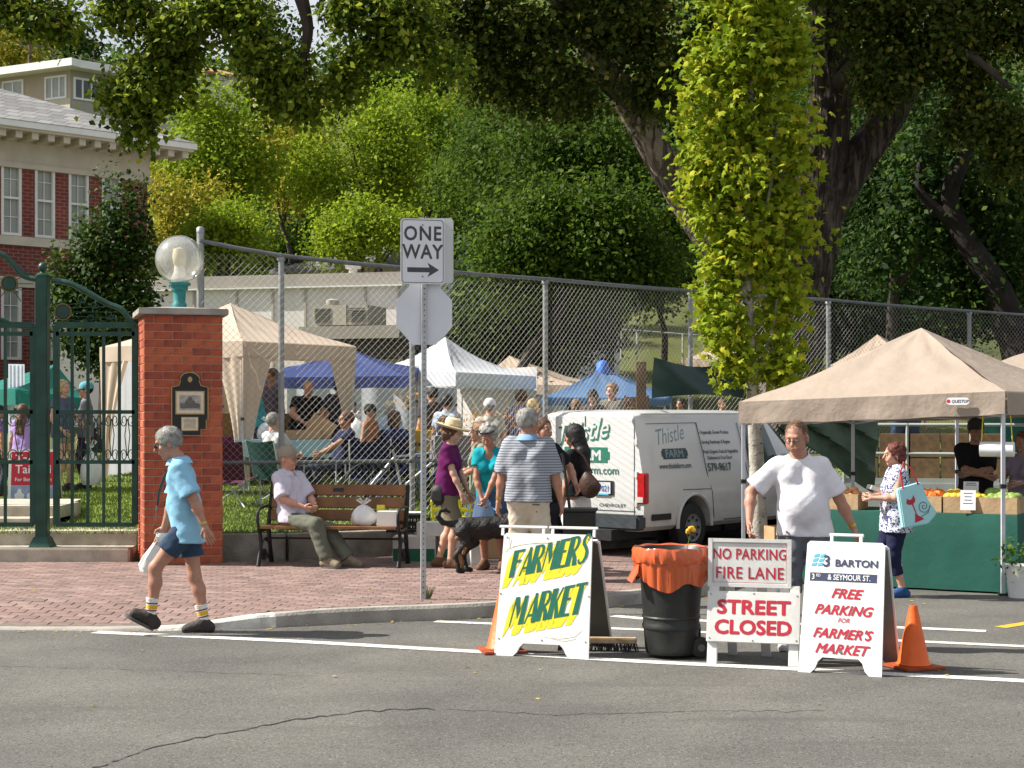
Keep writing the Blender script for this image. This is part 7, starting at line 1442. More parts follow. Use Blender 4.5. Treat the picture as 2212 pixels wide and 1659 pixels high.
# walking man in blue
W_ = gpt(397, 1369); LB = cloth('light_blue', (.25, .49, .66), .05)
J = person('elderly man in light blue shirt, navy shorts and striped socks walking left along the kerb', W_, R(-84), 1.73, S_TAN, dict(m=LB, hem=.785, sleeve=.86, loose=.038, collar=True, inf=.017, wr=.0022, name='shirt'), dict(m=cloth('navy_shorts', (.035, .06, .10)), len=.60, loose=.032, name='shorts', wr=.003), dict(m=SHB, sole=SOLE), dict(m=H_GREY, th=.014, style='short'), det=2,
    neck=(0, -.07), pel=(0, .03), pelz=.945, headoff=(0, -.085), hp=.32, wl=(.25, .20, .93), wr_=(-.22, -.19, .90), el=(.35, 1, -.2), er=(-.3, .9, -.3), al=(.07, -.27, .165), ar=(-.07, .17, .085), fl=(.0, -1, .55), fr=(0, -1, 0), kl=(0, -1, 0), kr=(0, -1, 0), belly=.25, bulk=1.06, fat=.95, curl=.45)
glasses(J, DK, SUNG); band(J, 'L', .03, GOLDW, 'watch', .032, .011); sock(J, 'L'); sock(J, 'R')
a = MB(); N_ = J['N']; a.tube([N_+V3(.07, .03, .01), N_+V3(.085, -.05, -.01), N_+V3(.075, -.12, -.12), N_+V3(.055, -.165, -.25), N_+V3(.03, -.18, -.37)], .0075, 6); a.tube([N_+V3(-.07, .03, .01), N_+V3(-.085, -.05, -.01), N_+V3(-.07, -.12, -.12), N_+V3(-.04, -.165, -.25), N_+V3(.02, -.18, -.37)], .0075, 6); a.build('lanyard', DK, J['t'], True)
a = MB(); e_ = N_+V3(.025, -.185, -.37); a.tube([e_, e_+V3(0, -.005, -.05)], .006, 6); a.box(e_+V3(0, -.008, -.09), (.02, .008, .06)); a.box(e_+V3(.01, -.01, -.12), (.008, .006, .05), Matrix.Rotation(.4, 3, 'X')); a.build('keys', SCR, J['t'])
wp = J['t'].location+Matrix.Rotation(R(-84), 3, 'Z') @ Vector(tuple(J['pR']))*(1.73/1.75)
g = thing('plastic_bag', 'thin white plastic bag in the hand of the walking man', 'bag', wp, 0); a = MB(); a.tube([(.015, 0, .04), (.01, 0, .0), (-.01, 0, -.04), (-.04, 0, -.10), (-.075, 0, -.18), (-.105, 0, -.26), (-.12, 0, -.30)], [.045, .052, .035, .045, .07, .082, .055], 18); 
for i, v in enumerate(a.v): v = Vector(v); q = .007*math.sin(v.z*60+i*1.3); a.v[i] = (v.x+q, v.y*.75+q, v.z)
a.build('bag_body', BAGM, g, True)
# seated man
sl_ = at(633, 1130, 18.55); J = person('seated man in pale polo shirt, beige cap and olive trousers on the bench', Vector((sl_.x, 18.62, .13)), R(52), 1.74, S_PINK, dict(m=striped('polo', (.66, .63, .68), (.50, .46, .56), 26, 2, .72, True), hem=.50, sleeve=.92, loose=.035, collar=True, inf=.016, wr=.004), dict(m=cloth('olive_trousers', (.125, .13, .10)), loose=.034, cuff=.078, wr=.004), dict(m=SHT, sole=SOLE), dict(m=H_GREY, style='short', th=-.003), det=2,
    pelz=.56, neck=(.03, .14), neckz=1.06, hy=.28, hp=-.02, wl=(.10, -.24, .69), wr_=(-.06, -.22, .68), el=(.7, .3, -.5), er=(-.8, .5, -.4), al=(.19, -.68, .10), ar=(-.05, -.58, .10), kl=(.05, -.3, 1), kr=(-.05, -.3, 1), fl=(.25, -1, 0), fr=(.1, -1, 0), curl=1.2)
cap_hat(J, cloth('cap_beige', (.30, .25, .19)))
# purple woman
pw_ = gpt(966, 1226, .13); PUR = cloth('purple', (.115, .012, .085)); J = person('woman in purple T-shirt, khaki shorts and straw hat standing by the dog', pw_, R(78), 1.66, S_FAIR, dict(m=PUR, hem=.86, sleeve=.62, loose=.02, inf=.012), dict(m=cloth('khaki', (.20, .18, .12)), len=.86, loose=.04, name='shorts'), dict(m=SND), dict(m=H_BRN, style='bob', th=.012), det=2, fem=True, fat=1.08,
    neck=(0, -.03), headoff=(0, -.03), hp=.25, wl=(.2, -.22, .86), wr_=(-.18, -.24, .84), el=(.5, .8, 0), er=(-.4, .9, 0), al=(.09, .13, .085), ar=(-.09, -.06, .085), kl=(0, -1, 0), kr=(0, -1, 0))
STW = mat('straw', (.62, .52, .34), .85, .15, 40, .6, 90); on_head(J, MB().lathe([(.19, .058), (.165, .035), (.12, .036), (.092, .045), (.088, .10), (.082, .135), (.06, .15), (.03, .142), (0, .14)], (0, .015, .0), 28, sy=1.12)).build('straw_hat', STW, J['t'], True); on_head(J, MB().lathe([(.0935, .05), (.0905, .075)], (0, .015, 0), 28, sy=1.12)).build('hat_band', cloth('hat_band', (.5, .4, .25)), J['t'], True)
a = MB(); a.ball((-.185, .06, .87), (.05, .095, .125), 14, 9); o = a.build('waist_bag', DK, J['t'], True); MB().box((-.235, .06, .86), (.02, .12, .12)).build('bag_pocket', DK, o, bevel=.008)
# teal woman
tw_ = gpt(1066, 1230, .13); J = person('grey haired woman in turquoise T-shirt bending over the dog', tw_, R(-14), 1.64, S_TAN, dict(m=cloth('turquoise', (.01, .30, .36)), hem=.80, sleeve=.5, loose=.02, inf=.013, vneck=True), dict(m=cloth('denim', (.07, .11, .18)), skirt=.52), dict(m=SND), dict(m=H_SILV, style='curly', th=.0), det=2, fem=True, fat=1.1,
    neck=(0, -.17), headoff=(.0, -.075), hp=.62, neckz=1.43, wl=(-.02, -.26, .87), wr_=(-.08, -.25, .86), el=(.8, .1, -.1), er=(-.8, .1, -.1), curl=1.)
on_head(J, MB().tube([(-.083, -.03, .085), (-.05, -.085, .098), (0, -.10, .102), (.05, -.085, .098), (.083, -.03, .085)], .012, 8)).build('sunglasses', SUNG, J['t'], True)
# curly haired woman behind
person('woman with curly light brown hair facing left behind the turquoise shirted woman', at(1036, 1150, 19.5)*V3(1, 1, 0)+Vector((0, 0, .13)) if False else Vector((at(1036, 900, 19.6).x, 19.6, .13)), R(-80), 1.64, S_PINK, dict(m=cloth('sage', (.22, .27, .20)), hem=.82, sleeve=.6), dict(m=cloth('denim2', (.06, .09, .16))), dict(m=SHB), dict(m=H_SAND, style='curly', th=.0), det=1, fem=True, wl=(.1, -.3, 1.05), wr_=(-.1, -.3, 1.05))
# dog
dg_ = thing('dog', 'black and tan dog with curled tail standing among the people', 'dog', gpt(1042, 1236, .13), R(8)); DM = mat('dog_fur', (.010, .009, .008), .55, .4, 5, .6, 60, col2=(.018, .016, .014)); DT = mat('dog_tan', (.22, .12, .05), .7, .3, 9, .5, 60)
c_ = cap; db = [c_((-.20, 0, .50), (.02, 0, .48), .105, .115, .06), c_((.02, 0, .48), (.30, 0, .50), .115, .135, .06), c_((.30, 0, .52), (.42, 0, .62), .11, .085, .05), c_((.42, 0, .62), (.52, 0, .68), .075, .07, .04), c_((.52, 0, .70), (.58, 0, .69), .075, .06, .03), c_((.58, 0, .675), (.70, 0, .645), .04, .03, .02),
    c_((.50, .05, .75), (.52, .075, .70), .02, .015, .02), c_((.50, -.05, .75), (.52, -.075, .70), .02, .015, .02)]
for s in (-1, 1):
    dx = .05*s
    db += [c_((-.20+dx*.6, s*.06, .46), (-.13+dx, s*.075, .33), .085, .055, .04), c_((-.13+dx, s*.075, .33), (-.25+dx, s*.075, .20), .05, .027, .03), c_((-.25+dx, s*.075, .20), (-.22+dx, s*.075, .04), .026, .022, .02), c_((-.22+dx, s*.075, .03), (-.17+dx, s*.075, .022), .028, .024, .015),
           c_((.30, s*.07, .45), (.28+dx*.6, s*.085, .28), .065, .035, .03), c_((.28+dx*.6, s*.085, .28), (.29+dx*.6, s*.085, .05), .033, .022, .02), c_((.29+dx*.6, s*.085, .03), (.34+dx*.6, s*.085, .022), .028, .024, .015)]
tl = [(-.27, 0, .55), (-.35, 0, .53), (-.44, 0, .55), (-.49, 0, .61), (-.47, 0, .67), (-.41, 0, .69), (-.36, 0, .665)]
for i in range(6): db.append(c_(tl[i], tl[i+1], .034-.003*i, .031-.003*i, .02))
blob('body', [(db, .010, ())], DM, dg_, .0025, 1.6); q = [c_((-.185, -.088, .36), (-.22, -.098, .22), .036, .022, .02), c_((-.26, -.083, .20), (-.24, -.083, .10), .026, .022, .02), c_((.30, -.09, .24), (.30, -.09, .06), .032, .025, .02), c_((-.20, -.08, .42), (-.28, -.06, .38), .035, .03, .02)]
[blob('tan_marking', [([q_], .008, ())], DT, dg_, .001) for q_ in q]; MB().tube([(.42+.005*math.cos(t_), .09*math.cos(t_), .62+.09*math.sin(t_)*.9) for t_ in np.linspace(0, 6.28, 18)], .011, 6, False).build('collar', RED, dg_, True)
a = MB().tube([at(1074, 1105, 17.7), at(1066, 1098, 17.8), at(1056, 1086, 17.95)], .006, 5); tag(a.build('leash', mat('leash_blue', (.05, .25, .5), .6), None, True), 'blue dog leash hanging from the turquoise shirted woman\'s hands', 'leash')
# striped man from behind
sm = Vector((at(1141, 900, 15.72).x, 15.72, .13)); ST = striped('striped_polo', (.33, .35, .385), (.10, .11, .14), 12.5, 2, .78); J = person('grey haired man in striped polo and cream trousers seen from behind', sm, R(166), 1.785, S_TAN, dict(m=ST, hem=.865, sleeve=.95, loose=.038, collar=cloth('collar_blue', (.20, .34, .52)), inf=.018, wr=.0022, ws=1.), dict(m=cloth('cream_trousers', (.56, .50, .40)), loose=.035, cuff=.075, wr=.004, inf=.015), dict(m=SHB), dict(m=H_SILV, th=.014), det=2,
    bulk=1.12, fat=1.06, belly=.3, hy=-.55, hp=.05, wl=(.30, -.02, .85), wr_=(-.30, -.08, .86), el=(.6, .7, 0), er=(-.6, .7, 0), curl=.6)
glasses(J, FRAME); band(J, 'L', .025, GOLDW, 'watch', .033, .012); a = MB(); P_ = J['P']; a.box((-.115, .165, .845), (.07, .008, .012)); a.build('pocket_slit', DK, J['t']); MB().ball((-.12, .163, .78), .008, 8, 5).build('button', DK, J['t'])
# man in black behind him
J = person('person in black T-shirt half hidden behind the striped polo man', Vector((at(1172, 900, 16.9).x, 16.9, .13)), R(40), 1.70, S_TAN, K_('black_tee', (.012, .012, .014), hem=.84, sleeve=.7, loose=.03, inf=.016), K_('dark_trousers', (.03, .03, .035)), dict(m=SHB), dict(m=H_BRN, th=.008), det=1, wl=(.32, -.18, 1.02), wr_=(-.2, -.1, .9), el=(.9, .3, -.3))
# black haired woman
bw_ = Vector((at(1246, 900, 17.5).x, 17.5, .11)); J = person('woman with long black hair, black top and white skirt standing by the van', bw_, R(-118), 1.64, S_MED, K_('black_top', (.010, .010, .013), hem=.93, sleeve=.42, loose=.012, inf=.009, wr=.0012), dict(m=cloth('white_skirt', (.58, .55, .52)), skirt=.30), dict(m=SND), dict(m=H_BLK, style='long', len=.36, th=.014), det=2, fem=True,
    hp=.25, headoff=(0, -.03), wl=(.17, -.10, .86), wr_=(-.18, -.2, .95), el=(.3, 1, 0), er=(-.3, 1, 0))
MB().tube([J['P']+V3(.115*math.cos(q)*1.22, .115*math.sin(q)*1.08, .045) for q in np.linspace(0, 6.28, 24)], .03, 8, False).build('waistband', cloth('navy_band', (.02, .025, .07)), J['t'], True)
g = thing('shoulder_bag', 'dark brown leather shoulder bag on the back of the black haired woman', 'bag', bw_+Matrix.Rotation(R(-118), 3, 'Z') @ Vector((.10, .20, 1.0)), R(-118)); LEA = mat('leather_brown', (.055, .025, .016), .5, .3, 9, .3, 30); a = MB(); a.ball((0, 0, 0), (.07, .13, .15), 18, 12); a.v = [(x, y*(1-.55*max(0, z)/.15)-.04*max(0, z)/.15, z) for x, y, z in a.v]; a.build('bag_body', LEA, g, True); MB().tube([(0, .03, .12), (.04, -.05, .30), (.06, -.14, .38)], .012, 6).build('strap', LEA, g, True)
# cart
g = thing('shopping_cart', 'tall black wheeled shopping cart with long handle in front of the van', 'cart', Vector((at(1252, 900, 16.75).x, 16.75, .13)), R(-6)); MB().box((0, 0, .46), (.33, .26, .56)).build('bin', BINM, g, bevel=.02); MB().box((0, 0, .745), (.37, .30, .03)).build('lid', DK, g, bevel=.008); MB().tube([(-.17, -.02, .2), (-.10, -.03, .75), (-.17, -.05, 1.30), (-.19, -.05, 1.33)], .016, 8).build('handle', DK, g, True)
for s in (-1, 1): MB().lathe([(.03, -.02), (.075, -.018), (.08, 0), (.075, .018), (.03, .02)], (s*.17, .08, .08), 16, Matrix.Rotation(R(90), 3, 'Y')).build('wheel', DK, g, True)
MB().tube([(-.17, .08, .08), (.17, .08, .08)], .01, 6).box((0, .05, .16), (.3, .16, .03)).build('axle', DK, g)
# man in the white T-shirt
J = person('man in white T-shirt and glasses looking down behind the street closed barricade', Vector((at(1738, 900, 12.85).x, 12.85, 0)), R(-8), 1.81, S_TAN, dict(m=cloth('white_tee', (.70, .68, .72), .03, .3), hem=.865, sleeve=.84, loose=.034, inf=.015, wr=.0016, ws=1.), dict(m=cloth('grey_trousers', (.12, .125, .14)), loose=.035, cuff=.08, wr=.004), dict(m=SHW, sole=DK), dict(m=H_BRN, th=-.002), det=2,
    bulk=1.02, fat=1.03, belly=.7, neck=(-.045, -.03), headoff=(-.02, -.03), hy=-.35, hp=.30, wl=(.37, .02, .92), wr_=(-.42, -.16, .98), el=(.6, .8, 0), er=(-.8, .6, .1), al=(.14, .05, .085), ar=(-.14, -.02, .085), curl=.8)
glasses(J, FRAME); band(J, 'L', .028, GOLDW, 'watch', .034, .011)
# woman with the tote
ws_ = gpt(1936, 1289); PRT = printed('print', (.62, .62, .66), (.05, .06, .16), 19, .5); J = person('woman with short auburn hair in sleeveless print top at the produce stall', ws_, R(-86), 1.57, S_PINK, dict(m=PRT, hem=.74, sleeve=.0, inf=.022, wr=.003), dict(m=cloth('navy_capri', (.015, .018, .05)), len=1.55, loose=.025, cuff=.06), dict(m=cloth('blue_shoe', (.03, .08, .20))), dict(m=H_RED, style='curly', th=-.008), det=2, fem=True, fat=1.18, bulk=1.05,
    hp=.12, headoff=(0, -.02), wl=(.10, -.30, 1.13), wr_=(-.06, -.30, 1.14), el=(.5, .3, -1), er=(-.5, .3, -1), al=(.08, .05, .085), ar=(-.08, -.10, .085), curl=1.1)
on_head(J, MB().ball((.088, .012, -.045), .007, 8, 5)).build('earring', SCR, J['t'], True)
AQ = mat('tote_aqua', (.36, .66, .70), .6, .04); tl_ = ws_+Vector((.10, -.30, .97)); g = thing('tote_bag', 'pale aqua tote bag with red cat drawing and dark spiral hanging from the shoulder', 'bag', tl_, R(12)); M = plane_m((0, 0, 0), (math.cos(.22), 0, math.sin(.22)), (-math.sin(.22), 0, math.cos(.22)))
MB().prism([(-.17, -.215), (.10, -.235), (.22, -.15), (.15, .0), (.12, .19), (-.145, .18)], .035, M, -.035).build('bag_body', AQ, g, bevel=.012)
for k in (-.008, .0): MB().tube([M @ Vector((-.09, .17, .03+k)), M @ Vector((-.07, .33, 0)), M @ Vector((.0, .42, -.03)), M @ Vector((.06, .33, 0)), M @ Vector((.08, .17, .03+k))], .009, 6).build('strap', RED, g, True) if k == 0 else None
a = MB(); a.prism([(-.09, .02), (-.075, .065), (-.05, .045), (-.02, .05), (.0, .085), (.012, .04), (.0, .01), (-.03, -.005), (-.07, .0)], .038, M, .034); a.prism([(-.035, 0), (-.02, 0), (.0, -.12), (-.01, -.12)], .0376, M, .034); a.prism([(-.02, -.10), (.065, -.175), (-.04, -.19)], .0382, M, .034); a.build('cat_drawing', RED, g)
a = MB(); a.tube([M @ Vector((.085+.013*t_*math.cos(t_*1.0)*.42, -.05+.013*t_*math.sin(t_)*.42, .037)) for t_ in np.linspace(.5, 12.5, 60)]+[M @ Vector((.12, -.12, .037)), M @ Vector((.02, -.15, .037))], .0035, 5); a.build('spiral_drawing', FRAME, g)
# vendors
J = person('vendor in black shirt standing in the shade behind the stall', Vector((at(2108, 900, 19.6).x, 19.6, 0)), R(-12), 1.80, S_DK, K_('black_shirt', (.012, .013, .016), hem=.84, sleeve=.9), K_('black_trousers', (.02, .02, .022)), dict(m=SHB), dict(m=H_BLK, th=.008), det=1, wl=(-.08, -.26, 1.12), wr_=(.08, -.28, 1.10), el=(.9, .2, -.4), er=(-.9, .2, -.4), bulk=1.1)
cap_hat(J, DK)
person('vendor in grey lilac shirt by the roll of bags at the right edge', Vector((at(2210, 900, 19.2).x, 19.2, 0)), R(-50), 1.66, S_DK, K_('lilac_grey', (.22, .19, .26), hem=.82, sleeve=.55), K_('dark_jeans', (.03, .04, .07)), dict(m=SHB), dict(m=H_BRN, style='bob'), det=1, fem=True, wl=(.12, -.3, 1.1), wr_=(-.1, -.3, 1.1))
person('person in bright blue shirt and jeans standing on the truck bed, seen from behind', Vector((at(1956, 900, 23.0).x, 23.0, .93)), R(175), 1.72, S_FAIR, K_('bright_blue', (.03, .10, .30), hem=.92, sleeve=.6), K_('jeans_mid', (.06, .10, .18)), dict(m=SHB), dict(m=H_BRN), det=1, wl=(.3, -.2, 1.1), fat=1.15)
# crowd behind the fence
def crowd(label, px, ytop, Z, rz, shirt, hair, skin=S_FAIR, pants=None, seated=False, hat=None, z0=None, **k):
    zt_ = HC+(HY-ytop)/F*Z; g0 = TX(Z) if z0 is None else z0; p = Vector((at(px, 900, Z).x, Z, g0))
    base = dict(det=k.pop('det', 1 if Z < 26.5 else 0))
    if seated: hgt = 1.70; base.update(pelz=.54, neckz=1.05, neck=(0, .08), al=(.12, -.48, .09), ar=(-.12, -.5, .09), kl=(0, -.2, 1), kr=(0, -.2, 1), wl=(.15, -.3, .72), wr_=(-.15, -.3, .72))
    else: hgt = zt_-g0-(.015 if hat else 0)
    base.update(k); sh_ = dict(m=shirt, hem=(.5 if seated else .84), sleeve=base.pop('sleeve', .6), inf=.014); J = person(label, p, R(rz), hgt, skin, sh_, dict(m=pants or cloth('crowd_dark', (.04, .045, .06)), len=base.pop('plen', 2.), name='trousers'), dict(m=SHB), hair, 'people at the market stalls behind the fence', **base)
    if hat: cap_hat(J, *hat if isinstance(hat, tuple) else (hat,))
    return J
B_ = lambda n, c: cloth(n, c)
J = crowd('bald bearded man in black polo leaning over a market table', 652, 820, 27, 25, B_('blk', (.012, .012, .014)), dict(m=H_GREY, style='bald', th=.0), S_PINK, neck=(.05, -.16), headoff=(0, -.05), hp=.6, neckz=1.43, det=1, bulk=1.2, belly=.8, fat=1.15, wl=(.25, -.38, 1.0), wr_=(-.1, -.4, 1.0), er=(-1, .2, 0), el=(1, .2, 0))
crowd('man in navy cap and dark shirt looking down at the table', 735, 812, 27, -5, B_('charcoal', (.04, .045, .06)), dict(m=H_BRN), S_MED, hat=(B_('cap_navy', (.03, .04, .10)),), det=1, hp=.5, neck=(0, -.1), neckz=1.43, wl=(.2, -.35, 1.0), wr_=(-.2, -.35, 1.0), bulk=1.1)
crowd('person in bright turquoise T-shirt beyond the gazebo leg', 562, 812, 27.3, -75, B_('aqua_tee', (.05, .42, .52)), dict(m=H_BRN), S_MED, hp=.5, neck=(0, -.1), wl=(.1, -.4, 1.0), wr_=(-.1, -.4, 1.), det=1)
crowd('dark haired person in purple grey top behind the fence post', 588, 796, 28.3, -40, B_('mauve', (.10, .09, .13)), dict(m=H_BRN), S_MED, hp=.3)
crowd('seated man in dark navy T-shirt in a camp chair, seen from behind', 738, 888, 23.3, -60, B_('dk_navy', (.015, .02, .05)), dict(m=H_BRN), S_MED, seated=True, det=1, wl=(.2, -.45, .70), el=(.5, .5, -.5))
crowd('seated woman with brown hair in navy camp chair left of the signpost', 855, 902, 23.4, 170, B_('dim_blue', (.03, .05, .12)), dict(m=H_BRN, style='bob'), S_MED, seated=True, det=1)
crowd('seated person in white sleeve in the green camp chair', 600, 925, 22.8, 140, B_('white_sl', (.5, .5, .5)), dict(m=H_GREY), S_PINK, seated=True, det=1)
crowd('woman in orange top and dark cap seated by the canopy', 800, 872, 23.2, 60, B_('orange_top', (.35, .14, .06)), dict(m=H_BLK), S_MED, hat=(B_('cap_dk', (.04, .035, .03)),), z0=TX(23.2), det=1, sleeve=.0)
crowd('grey haired person in pale blue top and braces', 843, 866, 24, 160, B_('pale_blue', (.35, .45, .55)), dict(m=H_SILV, style='bob'), S_PINK, hat=(STW,), det=1)
crowd('man in dark brown shirt just right of the signpost', 934, 836, 25, -150, B_('dk_brown', (.06, .045, .05)), dict(m=H_BLK), S_MED, det=1, bulk=1.1)
J = crowd('person in light blue shirt carrying a dark backpack', 966, 852, 23, 160, B_('lt_blue2', (.40, .50, .62)), dict(m=H_BLK, th=.016), S_MED, det=1); MB().ball((-.02, .19, 1.22), (.13, .09, .2), 14, 10).build('backpack', cloth('pack', (.03, .035, .06)), J['t'], True)
crowd('person in white baseball cap and cream shirt behind the flowers', 1058, 860, 22.3, 175, B_('cream_sh', (.42, .40, .33)), dict(m=H_GREY), S_PINK, hat=(B_('cap_white', (.62, .62, .64)),), det=1)
crowd('man in blue and red striped shirt with brown hair', 1126, 842, 24, 165, striped('plaid', (.35, .42, .58), (.20, .05, .08), 8, 0, .6), dict(m=H_BRN, th=.018), S_MED, det=1, bulk=1.1)
crowd('blond haired person above the grey haired man\'s head', 1152, 862, 22.6, 150, B_('blue_tee', (.10, .20, .35)), dict(m=H_BLD, th=.016), S_PINK, det=1)
crowd('dark haired woman looking down beyond the van roof', 1282, 842, 25.6, -15, B_('brown_top', (.08, .06, .05)), dict(m=H_BLK, style='bob'), S_PINK, hp=.6, headoff=(0, -.05), det=1, fem=True)
crowd('young man with sandy hair beyond the van roof', 1322, 828, 25.8, -35, B_('grey_top', (.14, .13, .11)), dict(m=H_SAND, th=.018), S_PINK, det=1)
crowd('person with light brown hair beyond the van, left of the dark haired woman', 1245, 862, 26, 160, B_('tan_top', (.3, .22, .15)), dict(m=H_SAND, style='bob'), S_PINK)
crowd('person in dark jacket beside the wooden screen', 1362, 858, 26.4, 120, B_('dk_jkt', (.05, .05, .05)), dict(m=H_BRN), S_MED)
crowd('person in a shadowy blue shirt under the green tarp', 1560, 862, 27, 20, B_('sh_blue', (.05, .08, .18)), dict(m=H_BRN), S_MED)
crowd('person in khaki shirt under the green tarp beside the post', 1470, 860, 27.5, -30, B_('khaki_sh', (.16, .14, .09)), dict(m=H_BLK), S_MED)
# people behind the gate
J = crowd('blonde woman in shorts and dark top beyond the iron gate', 136, 820, 25.0, 60, B_('denim_top', (.10, .12, .18)), dict(m=H_BLD, style='long', len=.30), S_FAIR, pants=B_('khaki_sh2', (.26, .24, .17)), plen=.38, det=1, fem=True, sleeve=.4, wl=(.1, -.3, 1.05), wr_=(-.15, -.15, .95))
J = crowd('young woman in pink and blue cap and dark leggings beyond the gate', 186, 824, 25.4, -78, B_('grey_tee2', (.16, .15, .18)), dict(m=H_BLK, th=.004), S_PINK, pants=B_('plum', (.04, .02, .05)), det=1, fem=True, hat=(B_('cap_teal', (.12, .35, .40)), B_('cap_pink', (.70, .12, .25))), wl=(.2, .05, .86), wr_=(-.2, -.1, .86))
bag('plastic_bag', 'long white plastic bag carried by the young woman in the pink and blue cap', Vector((at(196, 1040, 25.1).x, 25.1, TX(25.1)+.08)), .17, .62); bag('shoulder_bag', 'dark handbag at the side of the woman in the pink and blue cap', Vector((at(205, 1000, 25.5).x, 25.5, TX(25.5)+.55)), .14, .36, DK)
crowd('girl with long brown hair in lilac top behind the red poster', 50, 872, 23.6, 165, B_('lilac', (.36, .24, .50)), dict(m=H_BRN, style='long', len=.2), S_MED, det=1, fem=True)
crowd('person in violet top at the very left edge beyond the gate', -2, 874, 24.2, 120, B_('violet', (.20, .13, .28)), dict(m=H_BLK), S_MED, det=1)
# poster stand
PR_ = mat('poster_red', (.48, .02, .04), .5, .05); g, M, sl = aframe('poster_stand', 'red and white A-frame poster for Taoist Tai Chi beyond the left gate', 70, 1072, R(4), .66, .80, .10, .3, .66, 0, .04, .5); zq = 22.6; g.location = Vector((at(68, 900, zq).x, zq, TX(zq)))
MB().prism([(-.29, .30), (.29, .30), (.29, .77), (-.29, .77)], .003, M, .001).build('poster_field', PR_, g); text('lettering', 'Taoist', .17, PW, g, M, -.24, .615, .004, off=.006, al='LEFT'); text('lettering', 'Tai Chi', .17, PW, g, M, -.24, .47, .004, off=.006, al='LEFT'); text('lettering', 'For Better Health', .07, PW, g, M, -.24, .36, .004, off=.012, al='LEFT')
MB().prism([(-.29, .07), (.29, .07), (.29, .295), (-.29, .295)], .003, M, .001).build('poster_photo', mat('poster_blue', (.28, .34, .50), .6, .2, 9), g)
for u in (-.17, .0, .16): a = MB(); a.prism([(u-.05, .08), (u+.05, .08), (u+.07, .17), (u+.03, .20), (u+.02, .25), (u-.02, .25), (u-.03, .20), (u-.07, .17)], .0045, M, .003); a.build('poster_figure', PW, g)
# camp chairs, tables, bicycle
def camp(label, px, Z, rz, m):
    p = Vector((at(px, 900, Z).x, Z, TX(Z))); g = thing('camp_chair', label, 'chair', p, R(rz), 'folding camp chairs on the lawn'); a = MB(); quad(a, Vector((-.28, -.22, .44)), Vector((.28, -.22, .44)), Vector((.27, .2, .38)), Vector((-.27, .2, .38)), 8, 4, lambda u, v: Vector((0, 0, -.05*math.sin(math.pi*u)))); a.build('seat', m, g, True)
    a = MB(); quad(a, Vector((-.27, .2, .38)), Vector((.27, .2, .38)), Vector((.29, .34, .92)), Vector((-.29, .34, .92)), 8, 5, lambda u, v: Vector((0, .05*math.sin(math.pi*u), -.03*math.sin(math.pi*u)*v))); a.build('backrest', m, g, True)
    for s in (-1, 1):
        MB().tube([(s*.28, -.22, .44), (-s*.27, .22, 0)], .011, 6).build('leg', ALU, g, True); MB().tube([(s*.28, -.24, 0), (s*.27, .2, .40), (s*.29, .34, .92)], .011, 6).build('leg', ALU, g, True); MB().box((s*.32, 0, .62), (.07, .48, .015)).build('armrest', m, g); MB().tube([(s*.3, -.22, 0), (s*.3, -.22, .62)], .011, 6).build('arm_post', ALU, g, True)
CG = cloth('chair_green', (.012, .05, .04)); CN = cloth('chair_navy', (.012, .02, .06)); CM = cloth('chair_maroon', (.08, .015, .04))
camp('dark green camp chair with the seated person in white sleeves', 600, 22.8, 140, CG); camp('navy camp chair under the man in the navy T-shirt', 738, 23.3, -60, CN); camp('navy camp chair left of the signpost', 855, 23.4, 170, CN); camp('maroon camp chair just right of the brick pillar', 505, 22.6, 165, CM); camp('empty navy camp chair between the two seated people', 795, 22.9, 190, CN)
def table(label, px, Z, w, d, rz, m, h=.76, cl=.25):
    p = Vector((at(px, 900, Z).x, Z, TX(Z))); g = thing('folding_table', label, 'table', p, R(rz)); MB().box((0, 0, h-.015), (w, d, .03)).build('table_top', CWH, g)
    for x in (-1, 1):
        for y in (-1, 1): MB().tube([(x*(w/2-.1), y*(d/2-.06), 0), (x*(w/2-.1), y*(d/2-.06), h-.03)], .014, 6).build('leg', ALU, g, True)
    a = MB(); n = 48
    for z, k in ((h+.006, 1.0), (h-.02, 1.02), (h-cl, 1.05)):
        for j in range(n):
            t_ = j/n*4; s_ = int(t_); f = t_-s_; c4 = [(-w/2-.02, -d/2-.02), (w/2+.02, -d/2-.02), (w/2+.02, d/2+.02), (-w/2-.02, d/2+.02)]; p0, p1 = c4[s_], c4[(s_+1) % 4]; q = 1+.03*math.sin(j*2.1)*(k > 1.03); a.v.append(((p0[0]+(p1[0]-p0[0])*f)*k**.4*q, (p0[1]+(p1[1]-p0[1])*f)*k*q, z))
    a.f = [(i*n+j, i*n+(j+1) % n, (i+1)*n+(j+1) % n, (i+1)*n+j) for i in range(2) for j in range(n)]+[tuple(range(n-1, -1, -1))]; o = a.build('tablecloth', m, None, True); o.location = p; o.rotation_euler = (0, 0, R(rz)); tag(o, 'cloth draped on the '+label, 'tablecloth'); return p, h
pA, _ = table('table with pale aqua cloth between the leaning men and the chairs', 690, 24.7, 2.4, .8, 3, cloth('aqua_cloth', (.30, .48, .52)), .80)
box('carton', 'brown cardboard box open on the aqua table', 'box', pA+Vector((-.25, 0, .81)), (.5, .4, .14), CARD, R(10), open_=True); MB_ = MB().box((0, 0, .14), (.4, .012, .3), Matrix.Rotation(.5, 3, 'Y')).build('cardboard_flap', CARD, None); MB_.location = pA+Vector((.0, .2, .85)); tag(MB_, 'upright cardboard flap on the aqua table', 'cardboard')
bag('plastic_bag', 'white plastic bag standing on the aqua table', pA+Vector((.55, 0, .81)), .2, .38); bag('plastic_bag', 'crumpled white plastic bag left on the aqua table', pA+Vector((-.8, 0, .81)), .16, .3)
